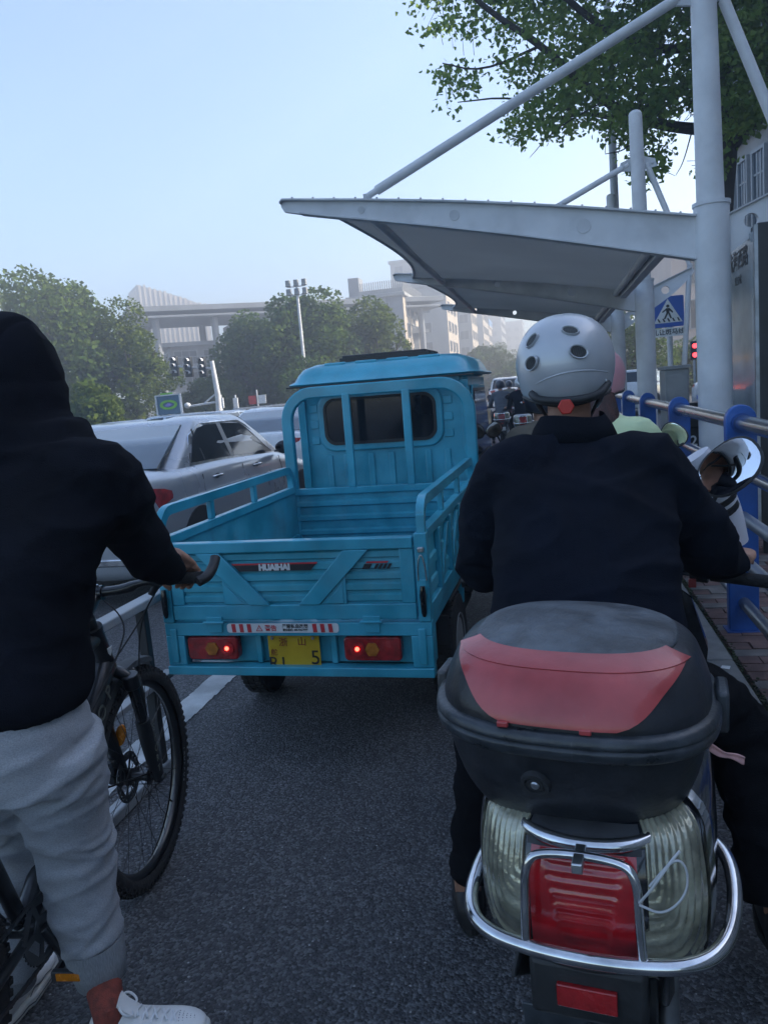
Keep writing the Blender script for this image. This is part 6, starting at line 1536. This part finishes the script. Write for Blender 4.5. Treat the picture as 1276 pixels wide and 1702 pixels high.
CsL = Vector((-1.385, 1.575, 1.365)); CwL = WM[BK.name] @ Vector((-.31, .93, 1.045)); CeL = (CsL+CwL)/2+Vector((-.10, -.03, -.09))
limbtube(hb, [(-1.28, 1.57, 1.36), CsL, CsL.lerp(CeL, .5), CeL, CeL.lerp(CwL, .5), CwL], [.10, .092, .080, .070, .062, .044])
CH = P(14, 634, 1.63)
# hood: crown, gathered nape, opening pulled forward
hb.ell(tuple(CH+Vector((0, .0, .02))), (.116, .140, .142), 32, 20)
hb.sec(dense([(CH.x,CH.y-.03,CH.z-.20,.150,.125),(CH.x,CH.y-.025,CH.z-.15,.136,.128),(CH.x,CH.y-.012,CH.z-.09,.122,.135),(CH.x,CH.y,CH.z-.02,.119,.140)], 3), 32, 2.2)
fh = cloth_fold(.012, 21, (4, 4, 6.5))
def hfold(co, no):
    d = fh(co, no)*(.55 if co.z > 1.52 else 1.0)
    d += .012*ridge(co, (7, 7, 15), 5)*math.exp(-((co-CeR).length/.09)**2)
    r = co-CH; d -= .006*math.exp(-((r.x-.050-.02*r.z/.15)/.006)**2)*(r.y < 0)*(r.z > -.12)      # hood seam
    d += .010*math.exp(-((co.z-(CH.z-.165)+.10*(co.x-CH.x)**2/.02*.1)/.014)**2)*(abs(co.x-CH.x) < .17)*(r.y < .05)
    d += .007*ridge(co, (3, 3, 16), 13)*math.exp(-((co.z-.95)/.09)**2)
    return d
organic('hoodie', hb, M['hoodie_black'], CY, .0085, 5, hfold)
b = MB(); b.sec([(-1.215,1.425,.868,.154,.142),(-1.215,1.425,.895,.160,.148)], 40, 2.3); b.build('hem_band', M['hoodie_black'], CY, world=True, smooth=60, bevel=.004)
b = MB(); d = (CwR-CeR).normalized(); b.tube([CwR-d*.02, CwR+d*.005, CwR+d*.022], [.046, .041, .037], 20); b.build('sleeve_cuff', M['hoodie_black'], CY, world=True, smooth=60)
head(CY, CH+Vector((0, .030, -.02)), I4, 'skin', 'hair_black')
gb = WM[BK.name] @ Vector((.288, .966, 1.032)); gax = (WM[BK.name].to_3x3() @ Vector((1, -.22, .03)))
grip_hand(CY, gb, gax, CeR-gb+Vector((0, 0, .12)), 'skin')
gb2 = WM[BK.name] @ Vector((-.318, .958, 1.033)); grip_hand(CY, gb2, WM[BK.name].to_3x3() @ Vector((-1, -.22, .03)), Vector((0, -1, .3)), 'skin')
# joggers
kn_ = P(122, 1400, 1.50); cf = P(142, 1520, 1.52); c1_ = P(156, 1572, 1.52); c2_ = P(170, 1625, 1.52)
tb_ = MB(); tb_.sec(dense([(-1.205,1.425,.70,.145,.135),(-1.21,1.42,.78,.156,.145),(-1.215,1.42,.86,.156,.142),(-1.215,1.425,.93,.15,.135)], 3), 32, 2.2)
hp = Vector((-1.135, 1.43, .80))
limbtube(tb_, [hp, hp.lerp(kn_, .4)+Vector((.0, 0, 0)), kn_, cf, c1_+Vector((0, 0, .01))], [.112, .104, .090, .081, .074])
lk_ = Vector((-1.36, 1.56, .46)); la = Vector((-1.42, 1.50, .14))
limbtube(tb_, [(-1.27, 1.43, .80), Vector((-1.32, 1.50, .63)), lk_, la], [.122, .110, .090, .078])
ft_ = cloth_fold(.007, 31, (5, 5, 8))
def tfold(co, no):
    d = ft_(co, no)
    # drawn folds: hips, behind the knee and above the cuff
    w1 = co.z + .55*(co.x+1.08) ; d += .008*max(0, ridge((w1, w1, co.z), (0, 0, 0), 0)*0)
    for c0, sl, wd, am in ((.74, .55, .012, .010), (.69, .60, .010, .008), (.63, .25, .012, .007), (.52, -.25, .011, .012), (.485, -.45, .010, .011), (.44, .35, .012, .008), (.36, .9, .012, .008), (.30, .8, .010, .007), (.25, -.5, .010, .006), (.82, .3, .012, .007)):
        q = co.z-(c0+sl*(co.x+1.06)+.02*noise.noise(Vector((co.x*9, co.y*9, c0*30)))); d += am*math.exp(-(q/wd)**2)*(.55+.45*noise.noise(Vector((co.x*7+c0*9, co.y*7, 1))))
    return d
organic('joggers', tb_, M['marl_grey'], CY, .0085, 4, tfold)
for p0, p1, r0, r1 in ((c1_+Vector((0, 0, .016)), c2_, .0735, .060), (la+Vector((0, 0, .04)), la-Vector((0, 0, .05)), .075, .06)):
    MB().tube([p0, p0.lerp(p1, .15), p0.lerp(p1, .5), p1, p1+(p1-p0)*.03], [r0, r0-.001, (r0+r1)/2+.002, r1, r1-.006], 28).build('ribbed_cuff', M['cuff_grey'], CY, world=True, smooth=60)
# side seam
sm = smooth_path([P(62, 1180, 1.30), P(100, 1300, 1.40), P(112, 1400, 1.402), P(135, 1480, 1.432), P(147, 1560, 1.45)], 2)
def sneaker(par, heel, toe, z=0):
    d = Vector((toe[0]-heel[0], toe[1]-heel[1], 0)); Ln = d.length; A = Matrix.Translation((heel[0], heel[1], z)) @ Matrix.Rotation(math.atan2(d.y, d.x)-pi/2, 4, 'Z') @ Matrix.Scale(Ln/.29, 4)
    rows = [(.0,.018,.060,.045),(.008,.032,.085,.070),(.03,.038,.104,.090),(.06,.040,.106,.092),(.09,.040,.100,.085),(.12,.042,.088,.072),(.16,.048,.072,.056),(.20,.052,.060,.044),(.24,.048,.054,.040),(.27,.034,.047,.034),(.288,.012,.038,.026)]
    b = MB(); b.loft([[A @ Vector((w*math.copysign(abs(cos(t))**.8, cos(t)), y, max(.020, .020+(h-.020)*.5*(1+sin(t))) if sin(t) < 0 or True else 0)) for t in [2*pi*k/24 for k in range(24)]] for y, w, h, _ in rows])
    up = b.build('shoe', M['shoe_white'], par, world=True, smooth=70, subd=1)
    out = [((.050 if .10 < y < .26 else .040)*1.0*math.sqrt(max(0, 1-((y-.145)/.150)**4)), y) for y in [(-.004+.298*k/16) for k in range(17)]]
    ring = [(w+.003, y) for w, y in out]+[(-w-.003, y) for w, y in out[::-1]]
    MB().prism([((A @ Vector((x, y, 0))).x, (A @ Vector((x, y, 0))).y) for x, y in ring], z+.001, z+.030, 'z').build('sole', M['shoe_sole'], up, world=True, bevel=.006)
    MB().prism([((A @ Vector((x*1.02, .145+(y-.145)*1.01, 0))).x, (A @ Vector((x*1.02, .145+(y-.145)*1.01, 0))).y) for x, y in ring], z+.012, z+.0155, 'z').build('sole_line', M['seam_dark'], up, world=True)
    for k in range(5):
        y = .115+.022*k; h = .093-.0075*k-.0
        for s in (-1, 1): MB().tube(smooth_path([A @ Vector((s*.024, y, h-.012)), A @ Vector((s*.010, y+.003, h+.001)), A @ Vector((-s*.018, y+.014, h-.006))], 2), .0032, 6).build('lace', M['sign_white'], up, world=True, smooth=60)
        for s in (-1, 1): MB().ell(tuple(A @ Vector((s*.026, y, h-.014))), (.003, .003, .0025), 8, 5).build('eyelet', M['seam_dark'], up, world=True)
    for s in (-1, 1):
        MB().tube(smooth_path([A @ Vector((0, .105, .100)), A @ Vector((s*.018, .085, .124)), A @ Vector((s*.040, .100, .112)), A @ Vector((s*.026, .122, .094)), A @ Vector((0, .108, .100))], 3), .0030, 6).build('lace_bow', M['sign_white'], up, world=True, smooth=60)
    tg_ = MB(); tg_.loft([[A @ Vector((x*w, y, h+.006*(1-x*x))) for x in (-1, -.5, 0, .5, 1)]+[A @ Vector((x*w, y-.004, h-.006)) for x in (1, .5, 0, -.5, -1)] for y, w, h in ((.125, .022, .088), (.10, .024, .108), (.085, .026, .128))]); tg_.build('tongue', M['shoe_white'], up, world=True, smooth=70)
    pf = MB()
    for i in range(5):
        for j in range(-2, 3):
            p = A @ Vector((j*.008*(1-.1*i), .222+.009*i, .0585-.0022*i-.0012*abs(j))); pf.ell(tuple(p), (.0013, .0013, .001), 6, 4)
    pf.build('perforations', M['seam_dark'], up, world=True, kind='stuff')
    for s in (-1, 1):
        MB().tube(smooth_path([A @ Vector((s*.0425, .10, .030)), A @ Vector((s*.0435, .13, .048)), A @ Vector((s*.046, .155, .034)), A @ Vector((s*.050, .18, .046)), A @ Vector((s*.051, .21, .036))], 3), .0011, 5).build('stitch_line', M['seam_dark'], up, world=True)
    return up
hl = GP(160, 1745); te = GP(336, 1690, .02)
te = Vector((hl.x+.258, hl.y+.085, 0))
sneaker(CY, (hl.x-.012, hl.y), (te.x, te.y))
an = Vector((hl.x+.045, hl.y+.008, .10)); MB().tube([c2_+Vector((0, 0, .03)), c2_.lerp(an, .5), an, an-Vector((0, 0, .05))], [.046, .041, .037, .036], 20).build('ankle', M['sock_red'], CY, world=True, smooth=60)
sneaker(CY, (-1.43, 1.44), (-1.46, 1.70)); MB().tube([la, Vector((-1.435, 1.49, .08))], [.045, .037], 16).build('ankle', M['sock_red'], CY, world=True, smooth=60)
# ---------------------------------------------------------------- cars
mat('paint_silver', (.40, .42, .45), .30, metal=.40, var=.05, vs=2, coat=.9, dust=.03)
mat('paint_white', (.62, .63, .64), .25, metal=.0, var=.05, vs=2, coat=.9)
mat('paint_grey', (.20, .21, .22), .28, metal=.6, var=.05, coat=.8)
mat('paint_dark', (.03, .035, .045), .22, metal=.4, var=.05, coat=.9)
mat('paint_yellow', (.62, .42, .02), .3, var=.05, coat=.6)
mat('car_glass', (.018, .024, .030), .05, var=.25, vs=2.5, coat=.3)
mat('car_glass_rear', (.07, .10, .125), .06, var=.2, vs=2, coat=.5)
mat('tail_red', (.36, .012, .015), .15, var=.35, vs=14, coat=1, bump=.2, bs=60)
mat('tail_orange_glow', (.9, .15, .02), .3, emit=(1, .12, .02), es=9, var=0)
mat('alloy', (.42, .43, .44), .3, metal=.9, var=.1)
mat('roof_sign_orange', (.75, .33, .02), .4, emit=(1, .45, .03), es=.5, var=0)
mat('skirt', (.02, .021, .022), .6)
def car(label, loc, rz, paint, L=4.65, W=1.80, Hh=1.475, kind='sedan', detail=True, group='cars waiting at the junction', brake=False, deck=None):
    c = thing('car', label, 'car', loc, (0, 0, rz), group=group); k = Hh/1.475; h = W/2; f = L/4.65
    deck = deck or (1.03 if kind == 'sedan' else 1.04)
    # y from the rear bumper forward: (y, z floor, z shoulder, hw low, hw mid, hw shoulder, crown)
    st = [(0.0,.34,.80,.60,.72,.64,.02),(.03,.27,.90,.74,.80,.70,.03),(.12,.22,deck-.02,.80,.855,.74,.035),(.40,.20,deck,.84,.885,.77,.04),(.9,.20,deck-.005,.86,.895,.80,.04),(1.6,.20,1.02,.865,.90,.83,.03),(2.6,.20,.985,.865,.90,.83,.03),(3.2,.20,.955,.86,.895,.80,.04),(3.7,.20,.865,.84,.885,.76,.05),(4.2,.22,.79,.80,.85,.70,.05),(4.5,.25,.69,.72,.76,.60,.04),(4.62,.30,.60,.55,.62,.50,.02)]
    st2 = dense([tuple(q) for q in st], 4); rings = []
    for y, zf, zs, a, b, s_, cr in st2:
        sw = W/1.8; hf = [(a*.6, zf), (a*.97, zf+.02), (b*.985, zf+.14), (b, zf+(zs-zf)*.48), (b*.988, zs-.13), (b*.965, zs-.055), (s_, zs-.004), (s_*.72, zs+cr*.6), (s_*.35, zs+cr*.95), (0, zs+cr)]
        hf = [(x*sw*h/.9/sw, z*k) for x, z in hf]
        rings.append([Vector((x, y*f, z)) for x, z in hf]+[Vector((-x, y*f, z)) for x, z in hf[-2::-1]])
    body = MB().loft(rings).build('body', M[paint], c, smooth=55)
    if kind == 'sedan': g0, g1, r0, r1 = .42, 3.45, 1.42, 2.55
    else: g0, g1, r0, r1 = .10, 3.45, .40, 2.60
    # greenhouse rings from belt to roof
    gr_ = []; lv = [(0, .80), (.12, .795), (.5, .735), (.78, .675), (.89, .645), (.95, .60), (.985, .52), (1.0, .36)]
    def gy(t): e = t**.92 if kind == 'sedan' else t; return g0+(r0-g0)*e, g1+(r1-g1)*t**.95
    for t, hw in lv:
        ya, yb_ = gy(min(1, t*1.0)); z = .90+(1.475-.90)*t; hw = hw*h/.9
        if t > .95: ya += .10*(t-.95)*20*.6; yb_ -= .15*(t-.95)*20*.6
        gr_.append([Vector((x, y*f, (z-.050*t**3*((y-(ya+yb_)/2)/max(.1, (yb_-ya)/2))**2+.012*t**3)*k)) for x, y in rrect(-hw, hw, ya, yb_, .16, 6)])
    MB().loft(gr_).build('greenhouse', M[paint], c, smooth=50)
    def hwz(t):
        for (a, x), (b, y) in zip(lv[:-1], lv[1:]):
            if a <= t <= b: return (x+(y-x)*(t-a)/(b-a))*h/.9
    def side(pts, m, name, off=.004, par=c, th=.01, smooth=30):
        out = []
        for s in (-1, 1):
            n = len(pts); v = []
            for y, z in pts:
                t = (z/k-.90)/.575; x = hwz(max(0, min(.93, t)))+off; v.append(Vector((s*x, y*f, z)))
            vi = [p-Vector((s*th, 0, 0)) for p in v]; fs = [tuple(range(n)), tuple(range(n, 2*n))[::-1]]+[(i, (i+1) % n, n+(i+1) % n, n+i) for i in range(n)]
            out.append(MB().add(v+vi, fs).build(name, M[m], par, smooth=0))
        return out
    if kind == 'sedan':
        qa = [(1.02, .985), (1.30, 1.00), (1.30, 1.30), (1.22, 1.27)]
        rearw = [(1.03, 1.055), (1.88, 1.035), (1.86, 1.36), (1.62, 1.365), (1.42, 1.345), (1.24, 1.27)]
        frontw = [(1.98, 1.03), (3.02, .985), (2.92, 1.03), (2.55, 1.28), (2.42, 1.34), (2.18, 1.365), (1.96, 1.365)]
    else:
        rearw = [(.35, 1.0), (1.75, .985), (1.73, 1.36), (.75, 1.35), (.45, 1.28)]
        frontw = [(1.85, .985), (3.02, .975), (2.60, 1.27), (2.40, 1.35), (1.84, 1.365)]
    tr = lambda P_, d: [(sum(q[0] for q in P_)/len(P_)+(y-sum(q[0] for q in P_)/len(P_))*(1+d), sum(q[1] for q in P_)/len(P_)+(z-sum(q[1] for q in P_)/len(P_))*(1+d*2.0)) for y, z in P_]
    allw = [(rearw[0][0]-.05, rearw[0][1]-.025)]+[(frontw[1][0]+.06, frontw[1][1]-.02)]+[(frontw[3][0]+.02, frontw[3][1]+.035), (2.42, 1.375), (1.9, 1.392), (1.5, 1.385)]+[(rearw[-1][0]-.05, rearw[-1][1]+.02)]
    side([(y, z*k) for y, z in allw], 'chrome', 'window_trim', .0035)
    side([(y, z*k) for y, z in rearw], 'car_glass', 'rear_door_window', .007); side([(y, z*k) for y, z in frontw], 'car_glass', 'front_door_window', .007)
    if detail:
        for y in (1.29,): side([(y, 1.055*k), (y+.03, 1.055*k), (y+.02, 1.345*k), (y-.0, 1.335*k)], 'black_metal', 'window_divider', .0085)
        side([(1.885, 1.03*k), (1.975, 1.03*k), (1.955, 1.37*k), (1.865, 1.37*k)], 'alloy', 'door_pillar', .008)
    # rear and front screens
    def screen(ya, za, yb_, zb, wa, wb, m, name, d):
        ins = Vector((0, d*.004, .006)); return MB().loft([[Vector((x*w, (ya+(yb_-ya)*t)*f-d*.02*(1-x*x)*0, (za+(zb-za)*t)*k))+Vector((0, -d*.010*(1-x*x)-d*.002, .010)) for x in (-1, -.6, 0, .6, 1)]+[Vector((x*w, (ya+(yb_-ya)*t)*f+d*.02, (za+(zb-za)*t)*k-.01)) for x in (1, .6, 0, -.6, -1)] for t, w in ((0, wa), (.5, (wa+wb)/2), (1, wb))]).build(name, M[m], c, smooth=60)
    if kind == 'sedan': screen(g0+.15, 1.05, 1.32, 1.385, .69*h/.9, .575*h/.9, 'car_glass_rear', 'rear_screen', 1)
    else: screen(g0+.03, .99, .335, 1.36, .69*h/.9, .60*h/.9, 'car_glass', 'rear_screen', 1)
    screen(g1-.10, .955, r1+.06, 1.40, .72*h/.9, .60*h/.9, 'car_glass', 'windscreen', -1)
    for s in (-1, 1):
        tl_ = MB(); z0, z1 = (.745, .935) if kind == 'sedan' else (.78, .98)
        ys = [(0.02, .60), (.04, .70), (.09, .775), (.18, .845), (.30, .883), (.40, .892)]
        rr_ = []
        for i, (y, x) in enumerate(ys):
            t = i/5; zb = z0+.015*t; zt = z1+.030-.055*t
            if i >= 4: zb = z0+.03*(i-3)+.02; zt = z1-.02-.03*(i-4)
            X = x*h/.9; rr_.append([Vector((s*(X+.006), y*f-.006, zb*k)), Vector((s*(X+.012), y*f-.010, (zb+zt)/2*k)), Vector((s*(X+.002), y*f-.004, zt*k)), Vector((s*(X-.05), y*f+.03, zt*k-.0)), Vector((s*(X-.05), y*f+.03, zb*k))])
        to = tl_.loft(rr_).build('tail_light', M['tail_red'], c, smooth=50)
        if brake: MB().ell((s*.70*h/.9, .03*f, .84*k), (.11, .06, .075), 12, 8).build('brake_lamp', M['tail_orange_glow'], to)
        elif detail: MB().ell((s*.60*h/.9, .03, .80), (.05, .02, .045), 16, 8).build('reverse_lens', M['cabinet_grey'], to)
        for y in (.86, 3.72):
            A = Matrix.Translation((s*(h-.12), y*f, .315*k)); MB().lathe([(.19, -.10), (.26, -.11), (.300, -.09), (.315, -.04), (.315, .04), (.300, .09), (.26, .11), (.19, .10)], 36, A, cap=True).build('tyre', M['rubber'], c, smooth=40)
            rm = MB().lathe([(.02, s*.09), (.05, s*.088), (.06, s*.06), (.185, s*.05), (.205, s*.100), (.212, s*.104), (.212, s*.0), (.02, 0)], 30, A, cap=True).build('rim', M['alloy'], c, smooth=40)
            ar = MB()
            a_out = [(y*f+.375*cos(R_(a))*1.0, max(.21, .315*k+.375*sin(R_(a)))) for a in range(-16, 197, 12)]
            MB().prism(a_out, min(s*(h-.22), s*(h+.0015)), max(s*(h-.22), s*(h+.0015)), 'x').build('wheel_arch', M['skirt'], c, smooth=0)
        mm = MB(); mm.ell((s*(h+.06), 2.98*f, 1.02*k), (.11, .06, .075), 16, 10); mm.box(min(s*(h-.06), s*(h+.02)), max(s*(h-.06), s*(h+.02)), 2.97*f, 3.01*f, .97*k, .99*k); mm.build('mirror', M['black_gloss'], c, smooth=60)
        if detail:
            for y in (1.20, 2.18):
                MB().tube(smooth_path([(s*(h-.012), y*f, .90*k), (s*(h+.022), y*f+.03, .905*k), (s*(h+.022), y*f+.15, .905*k), (s*(h-.012), y*f+.18, .90*k)], 2), .013, 8).build('door_handle', M['chrome'], c, smooth=60)
                MB().ell((s*(h-.006), y*f+.09, .902*k), (.006, .06, .024), 14, 8).build('handle_recess', M['skirt'], c)
            for pts in ([(1.02,.95),(1.00,.66),(1.10,.42),(1.22,.28)], [(1.93,.95),(1.925,.6),(1.925,.28)], [(2.98,.93),(3.05,.7),(3.05,.28)]):
                def bx(y, z):
                    bb = .895*h/.9; return Vector((s*(bb-(.012 if z < .45 else 0)-(.02 if z > .85 else 0)+.0035), y*f, z*k))
                MB().tube(smooth_path([bx(*q) for q in pts], 2), .0035, 5).build('door_seam', M['skirt'], c)
            MB().tube(smooth_path([(s*(h-.006), .50, .79), (s*(h+.001), 1.4, .80), (s*(h), 2.6, .79), (s*(h-.01), 3.4, .76)], 3), .006, 6).build('waist_crease', M[paint], c, smooth=70)
    MB().box(-h*.75, h*.75, -.012, .06, .36*k, .42*k).build('bumper_strip', M['chrome' if detail else 'skirt'], c, bevel=.01)
    MB().box(-.26, .26, -.016, 0.04, .50*k, .63*k).build('number_plate', M['sign_blue'], c, bevel=.004)
    if detail and kind == 'sedan':
        MB().tube(smooth_path([(-.70, .05, .90), (-.74, .12, .955), (-.68, .50, 1.005)], 2), .004, 5).build('boot_seam', M['skirt'], c); MB().tube(smooth_path([(.70, .05, .90), (.74, .12, .955), (.68, .50, 1.005)], 2), .004, 5).build('boot_seam', M['skirt'], c)
        MB().tube([(-.60, .0, .70), (.60, .0, .70)], .005, 5).build('boot_seam', M['skirt'], c)
    return c
car('silver grey sedan with dark side windows waiting left of the tricycle', (-3.90, 5.26, 0), 0, 'paint_silver')
car('white sedan standing ahead of the silver grey sedan, seen above its bonnet', (-4.55, 11.4, 0), R_(4), 'paint_white', brake=False)
car('silver car beyond the tricycle hoop on the far left lane', (-9.7, 20.0, 0), R_(2), 'paint_silver', kind='hatch', detail=False)
car('white hatchback farther off behind the white railing', (-12.2, 27, 0), R_(80), 'paint_white', kind='hatch', detail=False)
car('dark silver car just past the tricycle cab, nearest of the far queue', (-2.55, 15.6, 0), 0, 'paint_grey', detail=False, Hh=1.50)
tx = car('grey and yellow taxi with a glowing orange brake light beyond the cab', (-2.75, 22.2, 0), R_(1), 'paint_white', detail=False, brake=True, Hh=1.5)
MB().box(.865, .915, .45, 2.9, .30, .90).build('yellow_panel', M['paint_yellow'], tx, bevel=.02); MB().box(-.6, .6, .0, .05, .34, .62).build('yellow_bumper', M['paint_yellow'], tx, bevel=.02)
tx2 = car('far taxi with an orange roof sign behind the grey and yellow one', (-4.4, 31, 0), 0, 'paint_white', detail=False, kind='hatch', Hh=1.6)
MB().box(-.55, .55, 1.5, 1.8, 1.60, 1.80).build('roof_sign', M['roof_sign_orange'], tx2, bevel=.03)
car('dark windowed van at the far end of the queue, left of the silver helmet', (-1.9, 36, 0), 0, 'paint_white', kind='hatch', detail=False, Hh=1.85)
car('distant dark car between the van and the street trees', (-4.9, 44, 0), 0, 'paint_dark', kind='hatch', detail=False, Hh=1.6)
GS = 'cars parked along the side street'
car('silver car parked nearest behind the first shelter column', (4.3, 22.6, 0), R_(-78), 'paint_silver', detail=False, group=GS)
car('pale car parked behind the nearest silver one on the side street', (4.6, 26.0, 0), R_(-80), 'paint_white', detail=False, group=GS)
car('white hatchback seen between the second and third shelter columns', (2.6, 28.5, 0), R_(-20), 'paint_white', kind='hatch', detail=False, Hh=1.65, group=GS)
car('grey car parked farthest along the side street', (7.6, 31.0, 0), R_(-85), 'paint_grey', detail=False, group=GS)
